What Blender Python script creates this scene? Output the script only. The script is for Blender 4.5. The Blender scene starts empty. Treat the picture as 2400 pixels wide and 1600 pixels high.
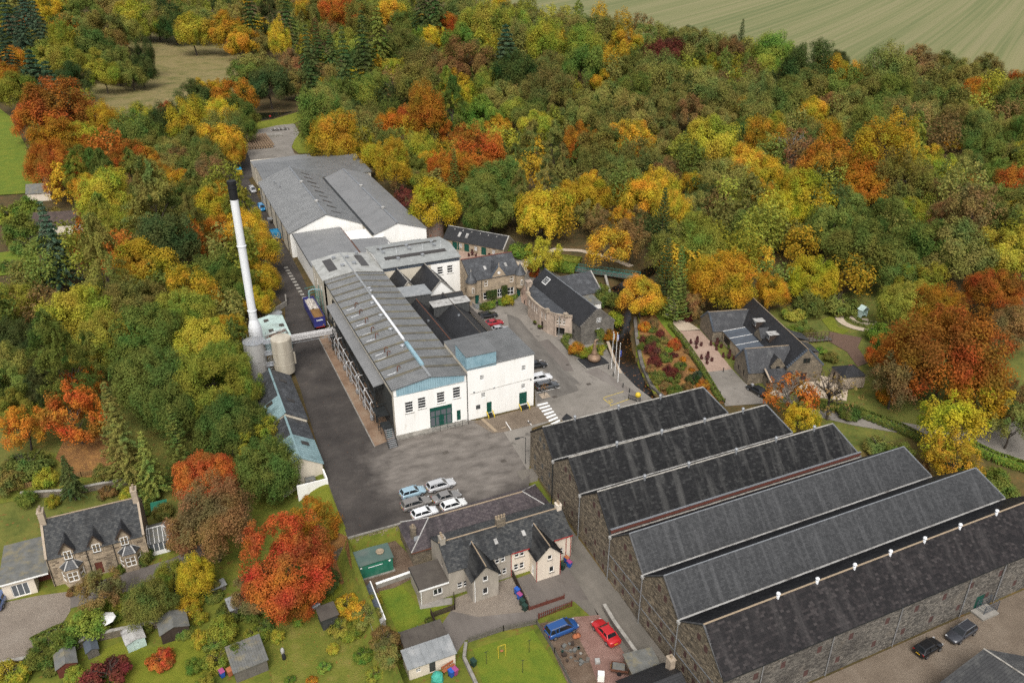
import bpy, bmesh, math, random
import numpy as np
from mathutils import Vector, Matrix, noise as mnoise

R = math.radians
rng = random.Random(11)
sc = bpy.context.scene
C = sc.collection

# ------------------------------------------------------------------ camera, sky, sun, exposure
CAM_H, PITCH, YAW, FPX = 78.0, math.atan(941 / 1866), R(24.1),1866.0
cam = bpy.data.objects.new('camera', bpy.data.cameras.new('camera'))
C.objects.link(cam)
cam.location = (0,0, CAM_H)
cam.rotation_euler = (math.pi / 2 - PITCH, 0,-YAW)
cam.data.sensor_width = 36.0
cam.data.lens = FPX / 2400 * 36.0
cam.data.clip_end = 6000
cam.data.clip_start = 1.0
sc.camera = cam

SUN_AZ, SUN_EL = 205.0,52.0
world = bpy.data.worlds.new('World')
sc.world = world
world.use_nodes = True
nt = world.node_tree
nt.nodes.clear()
wo = nt.nodes.new('ShaderNodeOutputWorld')
bgn = nt.nodes.new('ShaderNodeBackground')
sky = nt.nodes.new('ShaderNodeTexSky')
sky.sky_type = 'NISHITA'
sky.sun_disc = False
sky.sun_elevation = R(SUN_EL)
sky.sun_rotation = R(SUN_AZ)
sky.air_density = 1.0
sky.dust_density = 4.0
hs = nt.nodes.new('ShaderNodeHueSaturation')      # overcast: the cloud deck takes the blue out
hs.inputs['Saturation'].default_value = 0.22
nt.links.new(sky.outputs[0], hs.inputs['Color'])
nt.links.new(hs.outputs[0], bgn.inputs[0])
nt.links.new(bgn.outputs[0], wo.inputs[0])
bgn.inputs[1].default_value = 0.15

sun = bpy.data.objects.new('sun', bpy.data.lights.new('sun','SUN'))
C.objects.link(sun)
sun.data.energy = 1.5
sun.data.angle = R(40)
sun.data.color = (1.0,0.965,0.91)
sun.rotation_euler = (R(90 - SUN_EL),0, R(180 - SUN_AZ))
sun.location = (0,0,200)

sc.view_settings.view_transform = 'Standard'
sc.view_settings.look = 'None'
sc.view_settings.gamma = 1.0
sc.view_settings.exposure = 0.42
sc.view_settings.use_curve_mapping = False
sc.cycles.max_bounces = 5
sc.cycles.diffuse_bounces = 3
sc.cycles.glossy_bounces = 2
sc.cycles.transmission_bounces = 3
sc.cycles.transparent_max_bounces = 6
sc.cycles.use_denoising = False

# ------------------------------------------------------------------ photo geometry -> world
_fw = Vector((math.sin(YAW) * math.cos(PITCH), math.cos(YAW) * math.cos(PITCH),-math.sin(PITCH)))
_rt = Vector((math.cos(YAW),-math.sin(YAW),0))
_up = Vector((math.sin(YAW) * math.sin(PITCH), math.cos(YAW) * math.sin(PITCH), math.cos(PITCH)))

def ray(x, y):
 return _fw + _rt * ((x - 1200) / FPX) + _up * (-(y - 800) / FPX)

def at(x, y, z=0.0):
 """ground point seen at photo pixel (x, y) on the level z"""
 d = ray(x, y)
 t = (z - CAM_H) / d.z
 return (d.x * t, d.y * t)

def depth_of(X, Y, Z):
 return Vector((X, Y, Z - CAM_H)).dot(_fw)

def sst(a, b, x):
 t = min(1.0, max(0.0,(x - a) / (b - a)))
 return t * t * (3 - 2 * t)

def seg_dist(px, py, pts):
 best = 1e9
 for (ax, ay),(bx, by) in zip(pts[:-1], pts[1:]):
  dx, dy = bx - ax, by - ay
  t = max(0, min(1,((px - ax) * dx + (py - ay) * dy) / (dx * dx + dy * dy + 1e-9)))
  best = min(best, math.hypot(px - ax - t * dx, py - ay - t * dy))
 return best

STREAM = [at(*p) for p in ((1640,560),(1500,640),(1452,668),(1460,720),(1455,765),(1460,810),(1475,850),(1490,884),(1512,915),(1560,960))]
POND = [at(*p) for p in ((560,270),(620,262),(690,235),(730,215),(760,190))]

def hgt(X, Y):
 """level of the ground"""
 z = 0.0
 ramp = -3.0 * min(1, max(0,(98 - Y) / 34))
 if X > 47:
  z = ramp
 elif X > 44.6:
  z = -3.0 * min(1, max(0,(97.5 - Y) / 14))
 elif Y < 93.0 and X > 15.2:
  z = -3.0
 elif X <= 15.2:
  z = -3.0 * sst(15.2,7.5, X) * sst(132,112, Y)
  if Y < 93.0:
   z = min(z, -3.0 * sst(15.2,13.5, X))
 # hills behind
 z += 30 * sst(60,330,-X + 0.25 * (Y - 200)) * sst(150,420, Y)
 z += 15 * sst(210,430, Y + 0.25 * (X - 150)) * sst(85,190, X)
 if X > 120:
  z += 6 * sst(120,220, X) * sst(90,200, Y)
 z += 28 * sst(430,1400, Y + 0.35 * X)
 if X < 130 and 60 < X and 80 < Y < 230:
  d = seg_dist(X, Y, STREAM)
  z -= 1.6 * (1 - sst(1.6,3.4, d))
 return z

def on_ground(x, y, above=0.0):
 """where the line of sight through photo pixel (x, y) meets the ground plus a height"""
 d = ray(x, y)
 t0, t1 = 60.0,60.0
 while t1 < 2500:
  t1 = t0 + 4.0
  X, Y, Z = d.x * t1, d.y * t1, CAM_H + d.z * t1
  if Z < hgt(X, Y) + above:
   for _ in range(14):
    m = (t0 + t1) / 2
    if CAM_H + d.z * m < hgt(d.x * m, d.y * m) + above:
     t1 = m
    else:
     t0 = m
   break
  t0 = t1
 X, Y = d.x * t1, d.y * t1
 return X, Y, hgt(X, Y), t1

# ------------------------------------------------------------------ materials
MATS = {}

def nodes_of(m):
 m.use_nodes = True
 return m.node_tree.nodes, m.node_tree.links, m.node_tree.nodes['Principled BSDF']

def pm(name, col, col2=None, scale=1.2, rough=0.8, bump=0.0, bscale=14.0, metal=0.0, stretch=(1,1,1), stain=None, stain_scale=0.25, stain_pos=(0.48,0.68), island=0.0, spec=0.35, fine=0.12):
 """painted, rendered or metal surface: two tones mixed by noise, fine grain, optional stains"""
 m = bpy.data.materials.new(name)
 N, L, P = nodes_of(m)
 col2 = col2 or tuple(c * 0.78 for c in col)
 tc = N.new('ShaderNodeTexCoord')
 mp = N.new('ShaderNodeMapping')
 mp.inputs['Scale'].default_value = stretch
 L.new(tc.outputs['Object'], mp.inputs['Vector'])
 n1 = N.new('ShaderNodeTexNoise')
 n1.inputs['Scale'].default_value = scale
 n1.inputs['Detail'].default_value = 7
 n1.inputs['Roughness'].default_value = 0.62
 L.new(mp.outputs[0], n1.inputs['Vector'])
 r1 = N.new('ShaderNodeMapRange')
 r1.inputs['From Min'].default_value = 0.35
 r1.inputs['From Max'].default_value = 0.66
 L.new(n1.outputs[0], r1.inputs['Value'])
 mix = N.new('ShaderNodeMix')
 mix.data_type = 'RGBA'
 mix.inputs['A'].default_value = (*col, 1)
 mix.inputs['B'].default_value = (*col2,1)
 L.new(r1.outputs[0], mix.inputs['Factor'])
 out = mix.outputs['Result']
 if stain:
  n2 = N.new('ShaderNodeTexNoise')
  n2.inputs['Scale'].default_value = stain_scale
  n2.inputs['Detail'].default_value = 9
  n2.inputs['Roughness'].default_value = 0.7
  L.new(mp.outputs[0], n2.inputs['Vector'])
  r2 = N.new('ShaderNodeMapRange')
  r2.inputs['From Min'].default_value = stain_pos[0]
  r2.inputs['From Max'].default_value = stain_pos[1]
  L.new(n2.outputs[0], r2.inputs['Value'])
  mx2 = N.new('ShaderNodeMix')
  mx2.data_type = 'RGBA'
  L.new(r2.outputs[0], mx2.inputs['Factor'])
  L.new(out, mx2.inputs['A'])
  mx2.inputs['B'].default_value = (*stain, 1)
  out = mx2.outputs['Result']
 n3 = N.new('ShaderNodeTexNoise')
 n3.inputs['Scale'].default_value = bscale
 n3.inputs['Detail'].default_value = 4
 L.new(tc.outputs['Object'], n3.inputs['Vector'])
 if fine or island:
  v = N.new('ShaderNodeMapRange')
  v.inputs['To Min'].default_value = 1 - fine * 1.6
  v.inputs['To Max'].default_value = 1 + fine * 1.6
  L.new(n3.outputs[0], v.inputs['Value'])
  val = v.outputs[0]
  if island:
   g = N.new('ShaderNodeNewGeometry')
   v2 = N.new('ShaderNodeMapRange')
   v2.inputs['To Min'].default_value = 1 - island
   v2.inputs['To Max'].default_value = 1 + island
   L.new(g.outputs['Random Per Island'], v2.inputs['Value'])
   mm = N.new('ShaderNodeMath')
   mm.operation = 'MULTIPLY'
   L.new(val, mm.inputs[0])
   L.new(v2.outputs[0], mm.inputs[1])
   val = mm.outputs[0]
  h = N.new('ShaderNodeHueSaturation')
  L.new(val, h.inputs['Value'])
  L.new(out, h.inputs['Color'])
  out = h.outputs[0]
 L.new(out, P.inputs['Base Color'])
 P.inputs['Roughness'].default_value = rough
 P.inputs['Metallic'].default_value = metal
 P.inputs['Specular IOR Level'].default_value = spec
 if bump:
  b = N.new('ShaderNodeBump')
  b.inputs['Strength'].default_value = bump
  b.inputs['Distance'].default_value = 0.06
  L.new(n3.outputs[0], b.inputs['Height'])
  L.new(b.outputs[0], P.inputs['Normal'])
 MATS[name] = m
 return m

def island_mat(name, stops, rough=0.8, light=None, light_pos=(0.55,0.75), lscale=0.6, lstretch=(1,1,1), bump=0.3, dark=None, ldetail=9):
 """loose pieces: each piece takes its own tone from a ramp; lichen or soot patches over them"""
 m = bpy.data.materials.new(name)
 N, L, P = nodes_of(m)
 g = N.new('ShaderNodeNewGeometry')
 cr = N.new('ShaderNodeValToRGB')
 e = cr.color_ramp.elements
 while len(e) < len(stops):
  e.new(0.5)
 for k, (p, c) in enumerate(stops):
  e[k].position = p
  e[k].color = (*c, 1)
 L.new(g.outputs['Random Per Island'], cr.inputs[0])
 out = cr.outputs[0]
 tc = N.new('ShaderNodeTexCoord')
 mp = N.new('ShaderNodeMapping')
 mp.inputs['Scale'].default_value = lstretch
 L.new(tc.outputs['Object'], mp.inputs[0])
 for colr, pos, s in ((light, light_pos, lscale),(dark, (0.5,0.7), lscale * 0.6)):
  if not colr:
   continue
  n2 = N.new('ShaderNodeTexNoise')
  n2.inputs['Scale'].default_value = s
  n2.inputs['Detail'].default_value = ldetail
  n2.inputs['Roughness'].default_value = 0.6
  L.new(mp.outputs[0], n2.inputs['Vector'])
  r2 = N.new('ShaderNodeMapRange')
  r2.inputs['From Min'].default_value = pos[0]
  r2.inputs['From Max'].default_value = pos[1]
  r2.inputs['To Max'].default_value = 0.8
  L.new(n2.outputs[0], r2.inputs['Value'])
  mx = N.new('ShaderNodeMix')
  mx.data_type = 'RGBA'
  L.new(r2.outputs[0], mx.inputs['Factor'])
  L.new(out, mx.inputs['A'])
  mx.inputs['B'].default_value = (*colr, 1)
  out = mx.outputs['Result']
 n3 = N.new('ShaderNodeTexNoise')
 n3.inputs['Scale'].default_value = 9
 n3.inputs['Detail'].default_value = 5
 L.new(tc.outputs['Object'], n3.inputs['Vector'])
 v = N.new('ShaderNodeMapRange')
 v.inputs['To Min'].default_value = 0.7
 v.inputs['To Max'].default_value = 1.3
 L.new(n3.outputs[0], v.inputs['Value'])
 h = N.new('ShaderNodeHueSaturation')
 L.new(v.outputs[0], h.inputs['Value'])
 L.new(out, h.inputs['Color'])
 L.new(h.outputs[0], P.inputs['Base Color'])
 P.inputs['Roughness'].default_value = rough
 P.inputs['Specular IOR Level'].default_value = 0.2
 b = N.new('ShaderNodeBump')
 b.inputs['Strength'].default_value = bump
 b.inputs['Distance'].default_value = 0.04
 L.new(n3.outputs[0], b.inputs['Height'])
 L.new(b.outputs[0], P.inputs['Normal'])
 MATS[name] = m
 return m

def course_mat(name, c1, c2, mortar, bw=0.5, bh=0.22, rough=0.85, bump=0.5, msize=0.02, axis='wall', stain=None):
 """small regular pieces too fine to model singly: brick or slate courses"""
 m = bpy.data.materials.new(name)
 N, L, P = nodes_of(m)
 tc = N.new('ShaderNodeTexCoord')
 sx = N.new('ShaderNodeSeparateXYZ')
 L.new(tc.outputs['Object'], sx.inputs[0])
 geo = N.new('ShaderNodeNewGeometry')
 # u runs along whichever horizontal axis the face follows, v is the height
 ad = N.new('ShaderNodeMath')
 ad.operation = 'ADD'
 L.new(sx.outputs[0], ad.inputs[0])
 L.new(sx.outputs[1], ad.inputs[1])
 cb = N.new('ShaderNodeCombineXYZ')
 L.new(ad.outputs[0], cb.inputs[0])
 L.new(sx.outputs[2], cb.inputs[1])
 br = N.new('ShaderNodeTexBrick')
 br.inputs['Scale'].default_value = 1
 br.inputs['Brick Width'].default_value = bw
 br.inputs['Row Height'].default_value = bh
 br.inputs['Mortar Size'].default_value = msize
 br.inputs['Mortar Smooth'].default_value = 0.2
 br.inputs['Bias'].default_value = 0.0
 br.inputs['Color1'].default_value = (*c1,1)
 br.inputs['Color2'].default_value = (*c2,1)
 br.inputs['Mortar'].default_value = (*mortar, 1)
 nz = N.new('ShaderNodeTexNoise')
 nz.inputs['Scale'].default_value = 1.4
 nz.inputs['Detail'].default_value = 6
 vm = N.new('ShaderNodeVectorMath')
 vm.operation = 'MULTIPLY_ADD'
 vm.inputs[1].default_value = (0.16,0.12,0.1)
 L.new(tc.outputs['Object'], nz.inputs['Vector'])
 L.new(nz.outputs['Color'], vm.inputs[0])
 L.new(cb.outputs[0], vm.inputs[2])
 L.new(vm.outputs[0], br.inputs['Vector'])
 n2 = N.new('ShaderNodeTexNoise')
 n2.inputs['Scale'].default_value = 0.7
 n2.inputs['Detail'].default_value = 8
 n2.inputs['Roughness'].default_value = 0.7
 L.new(tc.outputs['Object'], n2.inputs['Vector'])
 v = N.new('ShaderNodeMapRange')
 v.inputs['From Min'].default_value = 0.3
 v.inputs['From Max'].default_value = 0.7
 v.inputs['To Min'].default_value = 0.6
 v.inputs['To Max'].default_value = 1.35
 L.new(n2.outputs[0], v.inputs['Value'])
 h = N.new('ShaderNodeHueSaturation')
 L.new(v.outputs[0], h.inputs['Value'])
 L.new(br.outputs[0], h.inputs['Color'])
 out = h.outputs[0]
 if stain:
  r2 = N.new('ShaderNodeMapRange')
  r2.inputs['From Min'].default_value = 0.52
  r2.inputs['From Max'].default_value = 0.72
  L.new(n2.outputs[0], r2.inputs['Value'])
  mx = N.new('ShaderNodeMix')
  mx.data_type = 'RGBA'
  L.new(r2.outputs[0], mx.inputs['Factor'])
  L.new(out, mx.inputs['A'])
  mx.inputs['B'].default_value = (*stain, 1)
  out = mx.outputs['Result']
 L.new(out, P.inputs['Base Color'])
 P.inputs['Roughness'].default_value = rough
 b = N.new('ShaderNodeBump')
 b.inputs['Strength'].default_value = bump
 b.inputs['Distance'].default_value = 0.05
 L.new(br.outputs['Fac'], b.inputs['Height'])
 b.invert = True
 L.new(b.outputs[0], P.inputs['Normal'])
 MATS[name] = m
 return m

pm('white_render',(.82,.805,.765),(.75,.735,.69), scale=.5, rough=.85, stain=(.55,.50,.42), stain_scale=.9, stretch=(1,1,.18), stain_pos=(.6,.8), fine=.04)
pm('cream_render',(.58,.52,.42),(.48,.43,.34), scale=.5, rough=.85, stain=(.36,.31,.25), stain_scale=.7, stretch=(1,1,.2), stain_pos=(.55,.78), fine=.05)
pm('grey_harl',(.34,.30,.25),(.29,.26,.21), scale=.8, rough=.95, bump=.2, bscale=30, stain=(.22,.19,.16), stain_scale=.6, stretch=(1,1,.3))
pm('cream_harl',(.66,.58,.47),(.58,.50,.41), scale=.8, rough=.95, bump=.2, bscale=30, stain=(.44,.37,.30), stain_scale=.6, stretch=(1,1,.3), stain_pos=(.58,.8))
pm('sheet_roof',(.178,.180,.178),(.135,.137,.135), scale=.35, rough=.42, metal=.25, stain=(.21,.21,.205), stain_scale=.5, stain_pos=(.55,.9), fine=.05)
pm('plain_roof',(.20,.20,.198),(.178,.178,.176), scale=.2, rough=.5, metal=.1, stain=(.155,.155,.153), stain_scale=.3, fine=.04)
pm('light_roof',(.38,.38,.36),(.30,.30,.28), scale=.6, rough=.6, stain=(.20,.20,.18), stain_scale=.5, stain_pos=(.48,.7))
pm('light_roof_b',(.27,.28,.27),(.22,.225,.215), scale=.5, rough=.6, stain=(.42,.42,.40), stain_scale=.9, stain_pos=(.55,.75))
pm('dark_light',(.035,.03,.027),(.05,.045,.04), scale=.8, rough=.35)
pm('band_roof',(.085,.078,.062),(.12,.105,.075), scale=.9, rough=.6, stain=(.17,.15,.09), stain_scale=.6)
pm('felt_dark',(.016,.016,.017),(.024,.024,.025), scale=1.5, rough=.9, bump=.3, bscale=26, fine=.25)
pm('roof_dark',(.05,.05,.05),(.035,.035,.036), scale=1, rough=.7, stain=(.09,.09,.085), stain_scale=.7)
pm('felt_brown',(.085,.073,.06),(.06,.05,.042), scale=.8, rough=.9, bump=.2)
pm('felt_grey',(.15,.15,.14),(.10,.10,.09), scale=1.0, rough=.9, bump=.2, stain=(.20,.17,.10), stain_scale=.7)
pm('blue_clad',(.26,.39,.44),(.22,.34,.39), scale=.5, rough=.5, stain=(.16,.28,.33), stain_scale=.5, fine=.05)
pm('teal_clad',(.21,.30,.31),(.16,.245,.255), scale=.5, rough=.5, stain=(.10,.15,.15), stain_scale=.4)
pm('slate_clad',(.085,.10,.12),(.065,.075,.09), scale=.5, rough=.5)
pm('white_paint',(.80,.79,.76),(.74,.73,.70), rough=.5, fine=.03)
pm('white_metal',(.74,.75,.76),(.66,.67,.68), rough=.4, fine=.03)
pm('stack_white',(.70,.71,.72),(.62,.63,.64), scale=.4, rough=.45, stretch=(1,1,.1), fine=.03)
pm('stack_black',(.012,.012,.013), rough=.6)
pm('steel_tank',(.50,.49,.47),(.42,.41,.395), scale=.7, rough=.42, metal=.3, stretch=(1,1,.2), fine=.05)
pm('cream_tank',(.44,.40,.32),(.38,.34,.27), scale=.5, rough=.6, stretch=(1,1,.12), stain=(.30,.26,.20), stain_scale=.6, fine=.05)
pm('galv',(.42,.43,.44),(.33,.34,.35), scale=2, rough=.4, metal=.6, fine=.06)
pm('pipe_silver',(.62,.60,.58),(.50,.48,.46), rough=.35, metal=.5, fine=.05)
pm('black_steel',(.016,.018,.018),(.026,.028,.028), rough=.6)
pm('dark_wall',(.03,.032,.03),(.05,.05,.045), rough=.8)
pm('rust',(.14,.055,.03),(.08,.035,.022), scale=3, rough=.85)
pm('green_paint',(.008,.07,.05),(.006,.055,.04), rough=.45, fine=.05)
pm('green_metal',(.02,.15,.09),(.016,.12,.075), scale=.4, rough=.5, stain=(.05,.16,.11), stain_scale=.6)
pm('green_roof',(.075,.12,.10),(.06,.09,.08), scale=.6, rough=.6, stain=(.12,.14,.12))
pm('bridge_green',(.06,.19,.16),(.04,.13,.11), rough=.5)
pm('yellow_paint',(.62,.45,.03),(.5,.36,.03), rough=.5)
pm('mint',(.50,.62,.57),(.42,.53,.49), scale=.5, rough=.5, stain=(.34,.40,.36), fine=.04)
pm('wood',(.13,.085,.055),(.09,.06,.04), scale=3, rough=.85, stretch=(1,1,.3))
pm('wood_dark',(.035,.024,.018),(.05,.034,.025), scale=3, rough=.8)
pm('wood_red',(.13,.035,.022),(.09,.026,.018), scale=3, rough=.75)
pm('wood_fence',(.26,.16,.06),(.20,.12,.05), scale=3, rough=.85)
pm('wood_grey',(.14,.125,.105),(.09,.08,.07), scale=3, rough=.9)
pm('shutter',(.085,.042,.036),(.06,.032,.028), scale=3, rough=.8, fine=.15)
pm('shutter_grey',(.06,.062,.06),(.08,.08,.078), scale=3, rough=.8)
pm('sandstone',(.40,.32,.24),(.33,.27,.20), scale=1.2, rough=.9, bump=.2, stain=(.20,.16,.12), stain_scale=.8)
pm('concrete',(.27,.25,.22),(.21,.195,.17), scale=1.2, rough=.9, bump=.15, stain=(.14,.13,.11), stain_scale=.6)
pm('coping',(.36,.34,.30),(.28,.26,.23), scale=2, rough=.9, bump=.2, stain=(.14,.13,.11), stain_scale=1.2)
pm('lead',(.22,.23,.24),(.17,.18,.19), rough=.55, metal=.2)
pm('lead_light',(.40,.39,.37),(.30,.29,.27), rough=.7, stain=(.14,.13,.12), stain_scale=.6, stain_pos=(.5,.66))
pm('slates_verge',(.075,.076,.078),(.05,.05,.052), scale=2, rough=.7, stain=(.16,.155,.15), stain_scale=.8)
pm('ridge_red',(.16,.05,.035),(.11,.04,.03), scale=3, rough=.8)
pm('ridge_buff',(.32,.24,.16),(.24,.19,.13), scale=3, rough=.85)
pm('zinc',(.30,.31,.31),(.24,.25,.25), scale=1, rough=.5, metal=.3, stain=(.40,.40,.39), stain_scale=.6)
pm('blue_skip',(.03,.24,.42),(.025,.2,.36), scale=2, rough=.5)
pm('skip_yellow',(.62,.40,.02),(.55,.34,.02), scale=2, rough=.5)
pm('lorry_blue',(.035,.04,.19),(.03,.032,.15), rough=.4)
pm('grain',(.22,.12,.04),(.17,.09,.03), scale=6, rough=.95, bump=.4)
pm('foam_white',(.55,.52,.48),(.40,.34,.28), scale=3, rough=.9)
pm('red_paint',(.32,.025,.022), rough=.5)
pm('pink',(.30,.06,.17), rough=.5)
pm('blue_bin',(.02,.09,.38), rough=.5)
pm('dark_green_bin',(.015,.04,.03), rough=.5)
pm('teal_tarp',(.06,.36,.27),(.045,.29,.22), scale=2, rough=.7)
pm('terracotta',(.36,.12,.05), rough=.8)
pm('tyre',(.014,.014,.015), rough=.85)
pm('alloy',(.42,.42,.43), rough=.35, metal=.7)
pm('amber_plate',(.62,.38,.02), rough=.5)
pm('lamp_red',(.30,.015,.012), rough=.25)
pm('lamp_clear',(.6,.6,.6), rough=.15)
pm('skin',(.42,.26,.19), rough=.6)
pm('cloth_dark',(.016,.016,.02), rough=.9)
pm('cloth_grey',(.36,.37,.38), rough=.9)
pm('hi_vis',(.62,.62,.04), rough=.8)
pm('copper',(.26,.17,.105),(.20,.13,.085), scale=2, rough=.55, metal=.3)
pm('bark_chip',(.14,.085,.058),(.10,.062,.044), scale=6, rough=1, bump=.4)
pm('flag_blue',(.03,.06,.28), rough=.8)
pm('flag_green',(.03,.20,.08), rough=.8)
pm('graffiti',(.17,.145,.13),(.25,.17,.13), scale=2.2, rough=.8, stain=(.42,.09,.03), stain_scale=1.6, stain_pos=(.56,.64))
pm('barrel_wood',(.21,.14,.09),(.15,.10,.065), scale=5, rough=.85)
pm('barrel_end',(.32,.23,.14),(.24,.17,.11), scale=6, rough=.9)
pm('furniture',(.065,.02,.018),(.05,.017,.016), rough=.5)
pm('hoarding',(.22,.20,.18),(.16,.15,.13), rough=.9)

def glass_mat(name, col, rough=.08):
 m = bpy.data.materials.new(name)
 N, L, P = nodes_of(m)
 P.inputs['Base Color'].default_value = (*col, 1)
 P.inputs['Roughness'].default_value = rough
 P.inputs['Specular IOR Level'].default_value = .6
 MATS[name] = m
glass_mat('glass',(.016,.018,.02))
glass_mat('glass_warm',(.16,.12,.075),.2)
glass_mat('glass_grey',(.10,.11,.12),.15)
glass_mat('car_glass',(.012,.014,.016),.05)

course_mat('rubble',(.20,.16,.11),(.115,.095,.07),(.10,.085,.065), bw=.55, bh=.26)
course_mat('rubble_grey',(.16,.145,.12),(.10,.09,.078),(.10,.09,.078), bw=.5, bh=.24)
course_mat('ashlar',(.36,.28,.19),(.27,.21,.145),(.20,.16,.12), bw=.8, bh=.34, bump=.3, msize=.015)
course_mat('ashlar_pink',(.42,.33,.26),(.38,.30,.235),(.30,.24,.19), bw=.9, bh=.36, bump=.2, msize=.012)
course_mat('slate_fine',(.045,.046,.05),(.030,.031,.033),(.018,.018,.02), bw=.34, bh=.17, rough=.55, bump=.5, stain=(.085,.085,.082))
course_mat('slate_dark',(.020,.020,.022),(.013,.013,.0145),(.008,.008,.0085), bw=.34, bh=.17, rough=.6, bump=.5)
course_mat('slate_lead',(.055,.058,.063),(.042,.044,.047),(.026,.026,.028), bw=.34, bh=.17, rough=.5, bump=.4, stain=(.095,.10,.104))
course_mat('tile_brown',(.085,.055,.042),(.06,.04,.032),(.035,.025,.02), bw=.3, bh=.25, rough=.8)
course_mat('block_wall',(.17,.15,.125),(.12,.105,.09),(.20,.18,.155), bw=.6, bh=.3)
island_mat('slates_old',((0,(.008,.008,.0085)),(.5,(.012,.012,.0125)),(.85,(.018,.018,.018)),(1,(.034,.034,.033))), rough=.6, light=(.085,.083,.078), light_pos=(.50,.76), lscale=.42, lstretch=(1.6,.22,.22), bump=.2, ldetail=3)
island_mat('slates_pink',((0,(.011,.010,.0105)),(.5,(.017,.015,.0155)),(.85,(.026,.022,.022)),(1,(.044,.038,.037))), rough=.6, light=(.060,.054,.052), light_pos=(.50,.80), lscale=.42, lstretch=(1.6,.22,.22), bump=.2, ldetail=3)
island_mat('slates_new',((0,(.034,.035,.0365)),(.5,(.043,.044,.0455)),(1,(.058,.059,.0605))), rough=.5, light=(.11,.111,.113), light_pos=(.48,.85), lscale=.8, lstretch=(1.6,.12,.12), bump=.15, ldetail=4)
island_mat('slates_black',((0,(.008,.008,.009)),(.6,(.012,.012,.013)),(1,(.020,.020,.021))), rough=.5, bump=.15)
island_mat('slates_purple',((0,(0.0540,0.0454,0.0490)),(.5,(0.0720,0.0590,0.0619)),(1,(0.1008,0.0850,0.0850))), rough=.6, light=(0.1224,0.1080,0.1008), light_pos=(.58,.85), lscale=.7, lstretch=(1.4,.4,.4), dark=(0.0324,0.0288,0.0302))
island_mat('slates_grey',((0,(0.0300,0.0318,0.0336)),(.5,(0.0450,0.0468,0.0480)),(1,(0.0750,0.0750,0.0720))), rough=.6, light=(0.1020,0.0990,0.0900), light_pos=(.56,.8), lscale=.7, lstretch=(1.4,.4,.4), dark=(0.0210,0.0210,0.0216))
island_mat('stones',((0,(.055,.046,.036)),(.3,(.095,.077,.056)),(.65,(.14,.113,.08)),(1,(.21,.17,.12))), rough=.9, light=(.21,.165,.105), light_pos=(.52,.74), lscale=.22, lstretch=(1,1,.6), bump=.5, dark=(.045,.038,.032), ldetail=4)
island_mat('stones_grey',((0,(.055,.050,.044)),(.35,(.088,.080,.069)),(.7,(.125,.113,.096)),(1,(.175,.157,.132))), rough=.9, light=(.15,.125,.095), light_pos=(.55,.78), lscale=.25, bump=.5, dark=(.036,.032,.029), ldetail=4)
island_mat('stones_warm',((0,(0.1105,0.0850,0.0612)),(.4,(0.2125,0.1658,0.1148)),(.75,(0.3060,0.2465,0.1700)),(1,(0.3910,0.3230,0.2380))), rough=.9, light=(0.3400,0.2805,0.2040), light_pos=(.6,.8), lscale=.4, bump=.4, dark=(0.1020,0.0808,0.0612))

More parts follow.
